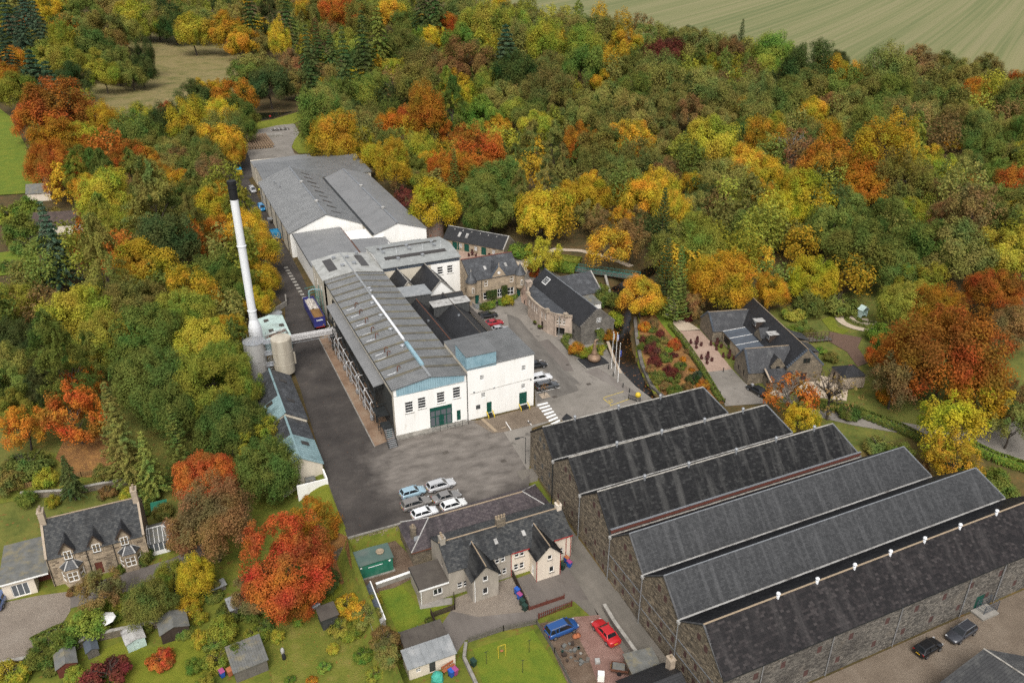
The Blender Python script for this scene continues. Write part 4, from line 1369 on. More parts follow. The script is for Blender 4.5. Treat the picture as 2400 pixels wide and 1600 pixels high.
OR = dict(e1=(0,0,2.904), e2=(800,0,2.904), e3=(1600,0,2.904), f=(0,0,.98))
LIST = {
'e1': '''60,150,200,BG,c;170,60,180,BG,c;150,230,200,BG,c;30,330,160,BG,c;250,150,180,BG,c;350,60,170,GO;430,110,170,G2;600,80,280,G2;560,170,240,OL;780,60,220,OL;900,90,230,YG;1100,90,260,G1;1000,150,180,G3
440,160,160,O;430,270,170,YG,t;440,390,210,G3;250,260,150,OL;90,390,160,O;30,480,150,O;310,360,210,G3;230,490,250,BG,d;340,560,220,BG,d;90,600,230,G3;480,520,220,G1;620,280,250,G2;640,400,170,G3;700,480,200,YG;780,400,190,G2;890,490,170,G2;970,330,130,G1,t;960,460,170,G1;700,200,270,OL;850,200,190,OL
1060,120,200,OL;1180,150,190,G1;1310,190,230,YG;1380,130,180,OL;1540,190,240,GO;1600,100,200,OL;1700,60,190,G1,c;1830,90,190,G1,w;1940,110,180,G1,c;1900,240,140,Y,t;1640,260,200,GO;1740,190,160,Y;1750,280,160,OL;2100,50,160,GO;2250,60,160,RO;2180,20,160,OL
1750,450,260,OL;1690,510,230,G2;1830,555,260,G1;1980,420,190,BR;2000,540,200,OL;2100,390,200,G1,c;2160,320,160,G1,c;2250,340,160,G1,c;2110,520,190,G1,c;2290,520,160,OL;2150,620,170,G2;2210,650,190,OL;2280,620,160,G2;2190,790,300,G2;2260,890,290,GO;2310,760,220,OL
390,710,400,RO,f;240,780,260,RO,f;700,800,210,GO;690,870,140,O;370,910,310,O,f;520,900,230,YG;330,1070,290,RO,f;420,1140,260,RO,f;560,1090,210,G2;600,1000,190,O;1400,610,170,GO;1340,650,230,G1;1580,640,250,O;1480,600,170,GO;1130,730,90,R;1270,800,250,Y;1140,820,220,G1;970,800,210,YG;900,880,240,G2;1000,910,220,G2
1500,750,190,Y;1620,740,230,G2;1520,860,240,OL;1660,860,170,G2;1510,950,270,GO;1570,1020,160,GO;1300,960,220,G2;1400,1010,190,OL;1180,1000,200,OL;1200,1070,190,BR;1040,960,190,OL;860,950,170,G2;760,950,160,OL;900,1040,230,RO,f;990,1070,200,O,f;820,1080,210,RO,f;700,1170,250,G2,w;630,1130,200,G2,w;900,1150,210,G2,w;520,1180,210,G3,w;1060,1170,200,O
1150,1120,190,OL;1330,1120,200,G2;1430,1160,180,BR;1240,1210,120,RO;1310,1240,190,OL,w;1180,1240,190,GO;1050,1260,190,YG;700,1310,290,YG;610,1280,210,GO;780,1230,140,GO;840,1310,250,BR,o;960,1360,250,OL,w;1100,1340,190,OL,w;1280,1340,190,G2;1420,1320,190,G3,w;1500,1290,150,GO;1650,1340,150,G3,w;690,1490,260,G3,w;800,1480,210,YG;930,1490,260,G3,w;1130,1460,280,OL,w;1300,1510,240,OL,w;1440,1420,200,O;1480,1500,160,O;1590,1440,200,G3,w;1700,1520,180,Y''',
'e2': '''30,80,210,RO;340,70,190,GO;150,130,210,OL;250,230,220,G2,c;450,150,190,G2;60,300,220,G3;150,310,220,G1,c;20,430,200,G1,c;120,400,180,G1;220,400,150,YG;400,310,210,G2;540,240,120,LG;620,250,150,Y;740,170,170,RO;780,50,210,OL;640,60,220,G1,c;560,20,200,G1,c;900,140,220,G3;1000,110,250,G3;1090,30,130,Y;1140,80,150,OL;830,260,230,LG;1000,270,130,Y;1120,310,220,BG,d;1200,150,180,G3;1200,240,220,OL
1330,150,210,OL;1390,260,240,YG;1560,170,190,OL;1690,200,260,OL;1650,290,240,G3;1930,290,220,GO;1840,220,180,OL;2200,330,230,MR;2080,240,200,OL;2300,260,190,OL;870,390,310,BR;560,400,230,OL;640,450,190,BR;520,540,280,OL;390,460,190,YG;100,510,150,Y;130,590,200,G2;250,560,180,G2;380,610,150,BR,r;800,560,230,Y,o;840,650,170,Y,o;720,590,170,G3,w;1000,560,180,G3
1190,460,260,G1;1080,650,230,OL;1300,600,200,OL;1430,580,260,OL;1650,440,280,G2;1400,440,220,OL;1770,540,160,GO;1550,530,170,BR;1970,600,240,G2;2150,470,260,OL;2260,650,210,OL;2000,460,210,G2;570,740,250,O,t;350,840,210,O;440,760,110,RO;760,710,220,G2,w;960,750,280,LG;1000,830,150,BR,r;740,890,180,RO,o;650,840,180,G2;1200,740,180,G3;1300,770,260,G2;1310,860,210,YG
1080,870,180,GO;1500,720,240,OL;1640,760,240,OL;1800,680,240,OL;1830,800,240,OL;2000,750,260,OL;2150,700,240,OL;2200,860,200,OL;930,970,320,RO,f;690,1120,190,RO,f;790,1130,200,O,f;860,1190,130,RO,f;990,1080,160,GO;600,1090,130,GO;540,980,200,YG;100,950,170,Y;30,870,160,GO;120,800,160,OL;240,870,140,OL;220,1060,190,Y;350,1060,200,GO,t;320,960,160,G2;400,1200,160,BR,o;430,1330,140,MR,o;500,1130,160,G2
490,1210,110,OL;560,1220,150,G3;640,1360,270,Y;750,1380,150,GO;770,1180,110,G2,k;1000,1230,260,G2;900,1310,210,G2;1120,1200,240,G2;1030,1410,290,G2;1150,1390,220,G2;940,1460,210,G2;1220,1290,200,OL,w;1180,1080,160,OL,w;1080,1040,160,OL,w;1300,960,210,OL,w;1450,950,180,OL,w;1500,1090,170,OL,w;1400,1200,190,OL,w;1620,930,200,O,f;1780,970,300,OL,f;1960,930,260,GO,f;2030,1070,280,OL,f;1720,1090,240,OL,f;1890,1160,260,OL,f
2230,1020,210,OL;2200,1160,190,BR;1380,1390,280,Y;1340,1480,220,Y,o;1660,1310,230,GO;1720,1220,130,GO;1810,1330,170,GO;1680,1430,200,OL,o;1760,1490,210,BR,o;1900,1470,170,GO,o;2050,1330,230,GO;2160,1260,210,Y;2240,1400,190,Y;2190,1490,150,G1,k;2020,1480,170,BR,o;1560,1290,150,GO,o''',
'e3': '''100,300,240,OL;30,240,130,G1;340,330,170,BR;400,240,70,G1,k;620,310,250,LG;560,430,200,G3;660,450,100,GO;850,400,290,G1;1000,450,220,GO;1060,390,140,G1;200,430,160,YG;1180,490,150,GO;1390,450,280,OL;1620,420,230,BR;1500,510,210,OL;1790,440,200,OL;1890,510,210,OL;2080,460,210,OL;2000,600,170,O;1990,690,130,O;2330,570,190,RO;2280,650,230,G2;2300,730,160,BR
380,740,170,GO;700,640,250,G2;880,740,210,GO;640,830,160,YG;1000,700,170,BR;1240,620,250,OL;2120,760,110,GO;200,950,320,YG;400,880,170,G2;570,920,210,GO;780,990,300,BR,r;980,880,190,GO;990,1060,290,O,f;1410,960,350,GO,f;1240,1160,270,O,f;1250,1260,240,O,f;1500,1180,330,OL,f;1650,1040,150,Y;1770,1130,230,YG,o;1860,950,120,GO;1710,1300,190,BR,o;440,1110,230,GO;570,1160,190,GO;300,1190,290,OL
690,1200,190,YG;560,1310,150,GO;840,1320,290,Y;700,1390,200,Y;870,1440,210,BR,o;480,1490,250,G2;60,1240,140,GO;70,1390,190,OL;100,1530,190,G3;1110,1370,240,G2;1040,1490,220,G2;1220,1480,210,G2;1410,1450,240,G2;1560,1420,210,YG;1770,1450,220,BR,o;2010,1340,160,YG;2090,1440,190,MR,o;1960,1250,170,RO,o;2280,1200,230,RO;2280,1440,190,Y;2190,1510,150,GO;2220,1350,170,G2;2350,1330,160,OL
300,640,240,OL;500,600,230,OL;140,560,240,OL;820,580,240,OL;1060,560,230,G2;60,760,230,BR;240,800,220,OL;500,720,220,OL;1440,620,230,G2;1640,620,230,OL;1820,640,220,OL;1460,760,230,OL;1280,800,230,G2;1120,820,220,OL;1660,780,230,OL;1860,800,220,OL;2020,860,220,G2;2190,880,220,OL;2320,900,220,G2;2040,1010,230,G2;2220,1050,220,OL;2160,1160,190,G2;1920,1090,190,OL;860,880,170,OL;2320,1040,200,YG''',
'f': '''115,550,90,BG,c;35,690,110,G3;30,765,90,G1;15,870,100,G2;35,925,80,G3;10,830,90,OL;95,930,60,G3,s;60,890,60,G2,s;230,600,130,OL,w;330,600,130,GO;300,680,150,OL;180,700,160,YG;240,770,150,G3;440,650,110,GO;380,540,130,G1;480,480,90,Y;500,520,80,O;560,520,90,Y;590,560,85,GO;600,630,80,GO;590,680,70,Y;350,460,140,OL,w;420,700,150,G3;330,760,170,G2;350,860,190,G2;460,775,150,YG;525,745,75,GO;515,830,120,G3;480,860,150,G3;560,890,80,G3;575,945,70,G2;590,985,60,YG;390,930,110,G2;500,610,100,G2;540,650,90,G2
110,770,110,G2,w;140,810,140,G2,w;205,800,90,G2,w;90,870,90,G1,w;50,965,110,O,o;165,930,140,RO,o;185,880,100,RO,o;60,560,60,G2,s;255,945,75,OL,k;275,1000,100,OL,c;400,985,70,G2,k;335,1045,80,G2,c;65,1060,90,G2,s;155,1085,60,G1,c;520,960,150,G2;615,1060,150,G2;600,1000,110,YG;470,1082,150,R;480,1170,175,BR;655,1262,205,R,n3;720,1180,110,O,o;590,1345,110,BR;665,1365,100,RO;445,1310,80,Y,t;390,1310,70,G3;335,1370,100,G2
225,1335,110,BR,o;200,1420,80,LG,s;265,1375,50,G3,s;110,1490,80,G2,s;85,1500,60,G2,s;150,1470,60,G2,s;365,1510,60,R,s;245,1545,100,MR,s;330,1273,36,G2,s;432,1385,50,Y,s;740,1320,70,G1,s;795,1385,60,Y,s;820,1400,50,GO,s;20,1540,80,YG,s;780,1440,50,G3,s
1190,570,55,LG,s;1250,575,90,YG,o;1400,560,100,GO,o;1475,660,100,GO;1505,690,50,Y;1660,625,150,GO;1775,655,70,GO;1870,620,120,Y;1600,555,110,G3;1540,575,90,OL,o;1450,540,90,BR,o;1990,560,150,G2;1900,515,110,G2;2060,610,120,G2;2080,690,120,G3;2150,690,120,O;2180,790,240,RO;2290,650,130,RO;2330,740,110,BR;2260,890,140,GO,o;2190,960,150,Y,o;2195,1030,120,GO,o;1820,890,110,RO,r0;1845,950,80,Y,o;1915,890,130,BR,r1;2302,1110,70,G2,s
2060,860,120,BR,o;2050,790,100,RO,o;2310,570,120,YG;2200,560,140,OL;2330,480,130,OL;2240,480,120,BR,o;2150,560,120,G2;2120,640,110,YG;2340,900,120,BR,o;1560,640,60,G2,k;1530,610,55,G1,k;1590,690,60,BR,o;2330,960,110,OL,o;1930,690,80,G2,s;1680,740,40,RO,s'''}

for crop, txt in LIST.items():
 ox, oy, s_ = OR[crop]
 for rec in txt.replace('\n',';').split(';'):
  p = rec.strip().split(',')
  if len(p) < 4:
   continue
  gr_ = 1.2 if crop in ('e2','e3') and p[3] in ('Y','GO','O') and float(p[1]) > 900 else 1.0
  plant(ox + float(p[0]) / s_, oy + float(p[1]) / s_, gr_ * float(p[2]) / s_, p[3], p[4] if len(p) > 4 else 'b')

# trees between the ones above that can be told apart only as a mass: one joined woodland
WOODS = [[(730,215),(700,300),(745,335),(850,375),(890,430),(990,540),(1060,525),(1190,552),(1235,595),(1300,572),(1420,588),(1500,640),(1560,680),(1610,715),(1790,705),(1850,735),(1940,715),(2040,700),(2120,680),(2420,760),(2420,235),(2100,205),(1900,185),(1700,125),(1500,90),(1200,35),(900,5),(760,-10),(680,60)],
         [(-20,100),(-20,235),(60,260),(115,440),(205,560),(190,600),(60,680),(-20,720),(-20,850),(60,910),(300,880),(420,960),(480,1010),(570,970),(575,880),(540,790),(600,700),(640,620),(620,560),(545,440),(530,380),(565,300),(540,215),(420,280),(200,262),(190,190),(330,190),(320,90),(560,100),(700,60),(760,20),(800,-40),(-20,-40)]]
def inside(x, y, poly):
 r = False
 for (x0, y0),(x1, y1) in zip(poly, poly[1:] + poly[:1]):
  if (y0 > y) != (y1 > y) and x < (x1 - x0) * (y - y0) / (y1 - y0) + x0:
   r = not r
 return r
def to_px(X, Y, Z):
 v = Vector((X, Y, Z - CAM_H))
 d = v.dot(_fw)
 return 1200 + FPX * v.dot(_rt) / d, 800 - FPX * v.dot(_up) / d, d
MEADOW = [(x / 2.904, y / 2.904) for x, y in ((760,330),(960,215),(1240,245),(1600,320),(1680,470),(1640,620),(1230,720),(1060,760),(850,810),(560,760),(560,560),(900,600),(1000,540),(900,330))]
POND_PX = [(560,305),(588,286),(640,277),(715,262),(740,235),(720,205),(650,215),(560,250)]
def fill_woods():
 rw_ = random.Random(77)
 disks = [(T['x'], T['y'], T['w'] * .5) for T in TREES]
 cand = []
 for X in np.arange(-420,520,7.0):
  for Y in np.arange(115,1150,7.0):
   x_, y_ = X + rw_.uniform(-3,3), Y + rw_.uniform(-3,3)
   z_ = hgt(x_, y_)
   u, v, d = to_px(x_, y_, z_)
   if -60 < u < 2460 and -60 < v < 1000 and any(inside(u, v, p) for p in WOODS):
    cand.append((x_, y_, z_, d))
 rw_.shuffle(cand)
 protos = []
 for k in ('b0','b2','b4','b5','t0','w1'):
  me = CROWN[k]
  co = np.empty(len(me.vertices) * 3, np.float32); me.vertices.foreach_get('co', co)
  protos.append(co.reshape(-1,4,3))
 V, T_ = [], []
 n = 0
 for x_, y_, z_, d in cand:
  W = rw_.uniform(8,13.5)
  u, v, dd = to_px(x_, y_, z_ + W * .75)
  r = W * FPX / dd * .5
  if any((u - a) ** 2 + (v - b) ** 2 < (.62 * (c + r * .35)) ** 2 for a, b, c in disks):
   continue
  if inside(u, v - r * .9, MEADOW) or inside(u, v, MEADOW) or inside(u, v - r * .5, POND_PX):
   continue
  disks.append((u, v, r * .8))
  q = protos[rw_.randrange(len(protos))]
  rs = np.random.default_rng(n)
  q = q[rs.choice(len(q),2000, replace=False)]
  c = q.mean(1, keepdims=True)
  q = c + (q - c) * 2.25                    # fewer, larger sprays
  a = rw_.uniform(0,6.28)
  R_ = np.array([[math.cos(a),-math.sin(a),0], [math.sin(a), math.cos(a),0], [0,0,1]])
  q = (q.reshape(-1,3) @ R_.T) * W + np.array([x_, y_, z_ + W * .12])
  V.append(q)
  col = COL[rw_.choice(('OL','G2','G2','G3','OL','G3','YG','BR','GO','G2','G1','RO' if x_ < 40 else 'OL'))]
  j = rw_.uniform(.75,1.3)
  T_.append(np.tile(np.array([*(k_ * j for k_ in col),1], np.float32),(len(q),1)))
  n += 1
 V, T_ = np.concatenate(V), np.concatenate(T_)
 k = len(V) // 4
 me = bpy.data.meshes.new('woodland')
 me.vertices.add(4 * k); me.loops.add(4 * k); me.polygons.add(k)
 me.vertices.foreach_set('co', V.astype(np.float32).ravel())
 me.loops.foreach_set('vertex_index', np.arange(4 * k, dtype=np.int32))
 me.polygons.foreach_set('loop_start', np.arange(0,4 * k, 4, dtype=np.int32))
 me.update(calc_edges=True)
 at_ = me.color_attributes.new('tint','FLOAT_COLOR','POINT')
 at_.data.foreach_set('color', T_.ravel())
 me.materials.append(MATS['wood_leaves'])
 o = bpy.data.objects.new('woodland', me); C.objects.link(o)
 o['kind'] = 'stuff'; o['label'] = 'mass of mixed green and brown woodland between the single trees'; o['category'] = 'woodland'
 print('WOODLAND crowns', n, 'leaves', k)
fill_woods()
# ------------------------------------------------------------------ stone warehouses
def zig(Y, ridges, valleys, zr, zv):
 pts = sorted([(y, z) for y, z in zip(ridges, zr)] + [(y, z) for y, z in zip(valleys, zv)])
 for (a, za),(b, zb) in zip(pts[:-1], pts[1:]):
  if a <= Y <= b:
   return za + (zb - za) * (Y - a) / (b - a)
 return pts[0][1] if Y < pts[0][0] else pts[-1][1]

RY = [93.6,84.9,76.4,67.9,59.9,51.8]
RZ = [10.3,10.1,9.85,9.1,8.75,8.35]
VY = [98.2,89.6,80.9,72.2,64.0,56.0,47.5]
VZ = [6.7,6.55,6.2,5.3,5.25,5.0,4.2]
GX = 47.2
XE = lambda Y: 77.3 + (93.6 - Y) * .715
SL = ['slates_old','slates_old','slates_old','slates_new','slates_new','slates_pink']
WL = ['stone warehouse bay beside the zebra crossing, first of the row from the visitor yard',
      'stone warehouse bay with old mottled slates, second of the row from the zebra crossing',
      'stone warehouse bay with a red brick parapet along its eave, third of the row',
      'stone warehouse bay with smooth grey slates, next to the red brick parapet',
      'stone warehouse bay with smooth grey slates, between another smooth one and the end bay',
      'stone warehouse end bay with white roof vents facing the brown gravel yard']
for k in range(6):
 yr, zr, y1, y0, zn, zs = RY[k], RZ[k], VY[k], VY[k + 1], VZ[k], VZ[k + 1]
 zg = hgt(46, y0)
 t = thing('stone_warehouse', WL[k], 'warehouse',(GX, yr, zg),0,'row of stone warehouses')
 g = lambda z: z - zg
 XS = lambda Y: XE(Y) - GX
 Yl = lambda Y: Y - yr
 # west gable: run s goes from north to south
 a, b = (0, Yl(y1)),(0, Yl(y0))
 Lw = y1 - y0
 ztop = lambda s: g(zig(y1 - s, RY, VY, RZ, VZ)) - .12
 floor = g(0)
 ops = []
 rows = [(zg + .9),(zg + 3.4)] if k else [zg + 1.6, zg + 4.0]
 for r, zz in enumerate(rows):
  for q in ((1.5,4.2,6.7) if k % 2 == 0 else (1.3,3.4,5.9)):
   h0 = g(max(zz, hgt(46, y1 - q) + .5))
   ops.append((q, q + .62, h0, h0 + 1.05))
 ops.append((Lw / 2 - .9, Lw / 2 - .3, g(zn) + .4, g(zn) + 1.3))
 ops.append((Lw / 2 + .5, Lw / 2 + 1.1, g(zn) - .2, g(zn) + .75))
 m = [o for o in ops if o[3] < g(min(zn, zs)) - .1]
 w_ = wall(t, a, b, -.6, g(min(zn, zs)) - .05, m, 'rubble', gable=[(Lw, g(zs) - .05 + .001),(y1 - yr, g(zr) - .1),(0, g(zn) - .04)], depth=.18)
 stones(w_, a, b, lambda s: -.4, ztop, ops, 'stones', seed=50 + k)
 for o in ops:
  if o in m:
   d = door(t, a, b, o, 'shutter_grey' if k == 0 else 'shutter',.05, name='shutter', handle=False)
  else:
   MB().box(-.05,-.012, Yl(y1) - o[1], Yl(y1) - o[0], o[2], o[3]).build('shutter','shutter_grey' if k == 0 else 'shutter', t)
 if k >= 3:     # string courses where the lower storeys were tied in
  for zz in (2.6,4.9):
   MB().box(-.09,-.002, Yl(y0) + .25, Yl(y1) - .05, zz, zz + .10).build('string_course','lead', t)
 # east wall, skewed along the road
 a2, b2 = (XS(y0), Yl(y0)),(XS(y1), Yl(y1))
 L2 = math.dist(a2, b2)
 wall(t, a2, b2,-1.0, g(min(zn, zs)) - .05,(),'rubble', gable=[(L2, g(zn) - .05),(L2 * (yr - y0) / Lw, g(zr) - .1),(0, g(zs) - .049)], depth=.15)
 # roof slopes
 e0, e1 = (-.12, Yl(y0) - (.25 if k == 5 else -.18), g(zs) + (-.12 if k == 5 else .12)),(XS(y0), Yl(y0) - (.25 if k == 5 else -.18), g(zs) + (-.12 if k == 5 else .12))
 r0, r1 = (-.12,0, g(zr)),(XS(yr),0, g(zr))
 qs = [e0, e1, r1, r0]
 s_ = slab(t, qs, 'felt_dark',.16)
 slates(s_, qs, SL[k], .5 if SL[k] != 'slates_new' else .36,.30 if SL[k] != 'slates_new' else .24, seed=70 + k)
 n0, n1 = (XS(y1), Yl(y1) - .18, g(zn) + .12),(-.12, Yl(y1) - .18, g(zn) + .12)
 qn = [n0, n1, r0, r1]
 s_ = slab(t, qn, 'felt_dark',.16)
 slates(s_, qn, 'slates_black',.7,.45, seed=90 + k)
 if SL[k] != 'slates_new':
  MB().tube([(-.14,0, g(zr) + .05),(XS(yr) + .02,0, g(zr) + .05)], .11,6).build('ridge','coping' if k < 5 else 'ridge_buff', t)
 else:
  MB().tube([(-.14,0, g(zr) + .03),(XS(yr) + .02,0, g(zr) + .03)], .08,6).build('ridge','lead', t)
 # verge stones on both gables
 for xa, ya, za in ((-.1, Yl(y0) + .15, g(zs) + .08),(-.1, Yl(y1) - .15, g(zn) + .08)):
  MB().bar((-.1, ya, za),(-.1,0, g(zr) + .04),.24,.10).build('verge','felt_dark' if k < 3 else 'slates_verge', t)
 MB().bar((XS(y0), Yl(y0) + .15, g(zs) + .10),(XS(yr),0, g(zr) + .06),.22,.12).build('verge','lead', t)
 # valley gutter on the south side, downpipe at the gable
 if k < 5:
  m = MB().box(-.15, XS(y0) - .05, Yl(y0) - .30, Yl(y0) + .22, g(zs) - .04, g(zs) + .10)
  m.build('valley_gutter','lead_light' if k != 2 else 'coping', t)
  if k == 2:
   MB().box(.05, XS(y0) - .1, Yl(y0) + .22, Yl(y0) + .47, g(zs) + .06, g(zs) + .78).build('parapet','ridge_red', t)
   MB().box(0, XS(y0) - .05, Yl(y0) + .18, Yl(y0) + .51, g(zs) + .785, g(zs) + .86).build('parapet_coping','lead', t)
  MB().box(-.42,-.155, Yl(y0) - .25, Yl(y0) + .15, g(zs) - .35, g(zs) + .06).build('hopper','lead_light', t)
  gz = hgt(46.8, y0) - zg
  MB().tube([(-.28, Yl(y0) - .05, g(zs) - .3),(-.28, Yl(y0) - .05, gz + .05)], .075 if k else .09,8).build('downpipe','galv' if k else 'black_steel', t)
 # roof vents on the ridge
 if k in (0,1,2,5):
  xs = {0: (5.5,13.5,21.5),1: (8,16,24,31.5),2: (7.5,15,23.5,31,38.5),5: (10.5,16.5,22.5,28.5,34.5,41,48)}[k]
  for x in xs:
   r = MB().lathe(x, -.1, [(.17, g(zr) - .25),(.20, g(zr) + .22),(.09, g(zr) + .26),(.09, g(zr) + .4),(.22, g(zr) + .44),(.27, g(zr) + .58),(.2, g(zr) + .72),(.05, g(zr) + .8)], 12)
   r.build('roof_vent','white_metal' if k == 5 else 'galv', t, smooth=False)
 if k == 5:   # long front wall to the gravel yard
  a, b = (0, Yl(47.5)),(XS(47.5), Yl(47.5))
  Lf = XS(47.5)
  ops = []
  for x in (4.5,8.5,14.0,19.0,25.0,30.0,35.0,40.0,45.5,51.0):
   ops.append((x, x + .75,4.6,5.75))
   ops.append((x - 1.4, x - .65,1.3,2.4))
  ops.append((42.4,44.2,-.0,2.3))
  w_ = wall(t, a, b, -.6, g(4.2) - .2, ops, 'rubble_grey', depth=.18)
  stones(w_, a, b, lambda s: -.4, lambda s: g(4.2) - .25, ops, 'stones_grey', seed=99)
  for o in ops[:-1]:
   door(t, a, b, o, 'shutter',.05, name='shutter', handle=False)
  door(t, a, b, ops[-1], 'green_paint',.1,2)
  MB().box(-.2, Lf, Yl(47.5) - .30, Yl(47.5) - .14, g(4.2) - .30, g(4.2) - .16).build('gutter','black_steel', t)
  for x in (5.6,16.2,27.4,39.6,46.2):
   MB().tube([(x, Yl(47.5) - .16, g(4.2) - .3),(x, Yl(47.5) - .16,.05)], .07,8).build('downpipe','galv', t)
  MB().box(41.8,44.9, Yl(47.5) - 2.0, Yl(47.5) - .1,-.02,.28).build('door_step','concrete', t)
 if k == 0:   # north wall and the little roofed dormer on the yard side
  a, b = (XS(y1), Yl(y1)),(0, Yl(y1))
  w_ = wall(t, a, b, -.6, g(zn) - .05,(),'rubble', depth=.15)
  m = MB().box(6.0,7.4, Yl(95.6), Yl(98.3), g(6.4), g(7.6))
  m.build('dormer','wood_dark', t)
  slab(t, [(5.8, Yl(95.0), g(7.5)),(5.8, Yl(98.5), g(7.5)),(6.7, Yl(98.5), g(8.3)),(6.7, Yl(95.0), g(8.3))], 'slate_dark',.08,'dormer_roof')
  slab(t, [(7.6, Yl(98.5), g(7.5)),(7.6, Yl(95.0), g(7.5)),(6.7, Yl(95.0), g(8.3)),(6.7, Yl(98.5), g(8.3))], 'slate_dark',.08,'dormer_roof')

# ------------------------------------------------------------------ still house hall (white front, blue gable cladding)
HX0, HX1, HY0, HY1 = 29.4,42.8,115.4,168.3
hall = thing('process_hall','long white factory hall with grey sheet roof and pale blue gable cladding','factory',(HX0, HY0,0))
W_, D_ = HX1 - HX0, HY1 - HY0
a, b = (0,0),(W_, 0)
ops = [(1.9,3.4,4.35,6.55),(4.25,5.75,4.65,6.85),(7.75,9.25,4.95,7.1),(10.75,12.2,5.2,7.4),(6.3,10.5,.25,4.3),(11.35,12.1,.5,2.6)]
wall(hall, a, b, 0,8.1, ops, 'white_render', depth=.22)
for o in ops[:4]:
 window(hall, a, b, o, 1,4,'white_paint','glass',.09,.18, sill='coping')
gr = window(hall, a, b, ops[4], 4,2,'green_paint','glass_grey',.16,.18, name='glazed_entrance')
MB().box(6.3,10.5,.1,.16,3.5,4.3).build('fascia','green_paint', hall)
door(hall, (8.0,.02),(8.9,.02),(0,.9,.25,2.5),'green_paint',.0,2)
door(hall, a, b, ops[5], 'green_paint',.1)
# blue cladding in the gable, vertical sheets
k = 30
for i in range(k):
 s0, s1 = .55 + (W_ - .95) * i / k, .55 + (W_ - .95) * (i + .93) / k
 top = lambda s: 9.55 + 1.1 * (1 - abs(s - W_ / 2) / (W_ / 2)) - .12
 MB().ext([(s0,-.04,8.1 + .02 * s0),(s1,-.04,8.1 + .02 * s1),(s1,-.04, top(s1)),(s0,-.04, top(s0))], (0,.10 + .02 * (i % 2),0)).build('cladding_sheet','blue_clad', hall)
MB().poly([(0,.08,8.1),(W_, .08,8.1),(W_, .08,9.5),(W_ / 2,.08,10.6),(0,.08,9.5)]).build('gable','white_render', hall)
wall(hall, (0, D_),(0,0),0,9.5, [(4,6.5,5.6,7.2)] , 'cream_render', depth=.2)
wall(hall, (W_, 0),(W_, D_),0,9.5,(),'cream_render')
qL = [(-.25,-.2,9.6),(-.25, D_, 9.6),(W_ / 2, D_, 10.72),(W_ / 2,-.2,10.72)]
qR = [(W_ + .1, D_, 9.6),(W_ + .1,-.2,9.6),(W_ / 2,-.2,10.72),(W_ / 2, D_, 10.72)]
slab(hall, qL, 'sheet_roof',.14, ribs=.62, rib_h=.05)
slab(hall, qR, 'sheet_roof',.14, ribs=.62, rib_h=.05)
for i in range(14):                                   # stained rooflight bands
 y = 3.4 + i * 3.62
 for q in (qL, qR):
  p = [Vector(v) for v in q]
  if q is qL:
   e, r = Vector((p[0].x, y, 9.6)), Vector((W_ / 2 - .2, y, 10.70))
  else:
   e, r = Vector((p[0].x, y, 9.6)), Vector((W_ / 2 + .2, y, 10.70))
  up_ = Vector((0,0,.065))
  MB().ext([tuple(e + up_), tuple(e + up_ + Vector((0,.75,0))), tuple(r + up_ + Vector((0,.75,0))), tuple(r + up_)], (0,0,-.04)).build('rooflight_band','band_roof', hall)
MB().bar((W_ / 2,-.2,10.80),(W_ / 2, D_, 10.80),.45,.05).build('ridge','zinc', hall)
MB().tube([(W_ / 2,15.5,10.88),(W_ / 2,37.5,10.88)], .26,8).build('ridge_ventilator','white_metal', hall)
MB().ext([(W_ / 2 - .35,4.2,10.78),(W_ / 2 + .35,4.2,10.78),(W_ / 2 + .28,4.2,11.2),(W_ / 2 - .28,4.2,11.2)], (0,9.5,0)).build('ridge_ventilator','blue_clad', hall)
for y in (12.8,20.5,27.5,34,40.5,42):
 x = W_ / 2 - (1.0 if y < 40 else -.5)
 MB().lathe(x, y, [(.42,10.4),(.42,10.9),(.5,10.92),(.5,11.05),(.3,11.2),(.05,11.22)], 12).build('roof_cowl','galv', hall)
for y in (5.2,11.5,13.2,19.5,22.5,27,31.5,35.2):   # swan-neck vent pipes
 x, z = 2.4,9.9
 MB().tube([(x, y, z - .3),(x, y, z + .85),(x + .08, y, z + 1.05),(x + .3, y, z + 1.12),(x + .5, y, z + 1.02),(x + .56, y, z + .75)], .10,7).build('vent_pipe','rust', hall)
 MB().bar((x - 1.9, y - .25,9.78),(x - .3, y - .2,10.05),.07).build('cable_tray','white_metal', hall)
MB().tube([(-.3,-.25,9.5),(-.3, D_, 9.5)], .10,6).build('gutter','black_steel', hall)
MB().tube([(W_ + .02,-.1,9.4),(W_ + .02,-.1,.1)], .06,6).build('downpipe','black_steel', hall)
# handrail and plinth in front of the glazed entrance
for x in (6.3,7.7,9.1,10.5,11.9,13.0):
 MB().tube([(x, -1.3,0),(x, -1.3,1.1)], .035,5).build('handrail_post','black_steel', hall)
for z in (.6,1.1):
 MB().tube([(6.3,-1.3, z),(13.0,-1.3, z)], .03,5).build('handrail','black_steel', hall)
MB().box(-.2,13.0,-1.2,-.002,-.02,.32).build('plinth','concrete', hall)

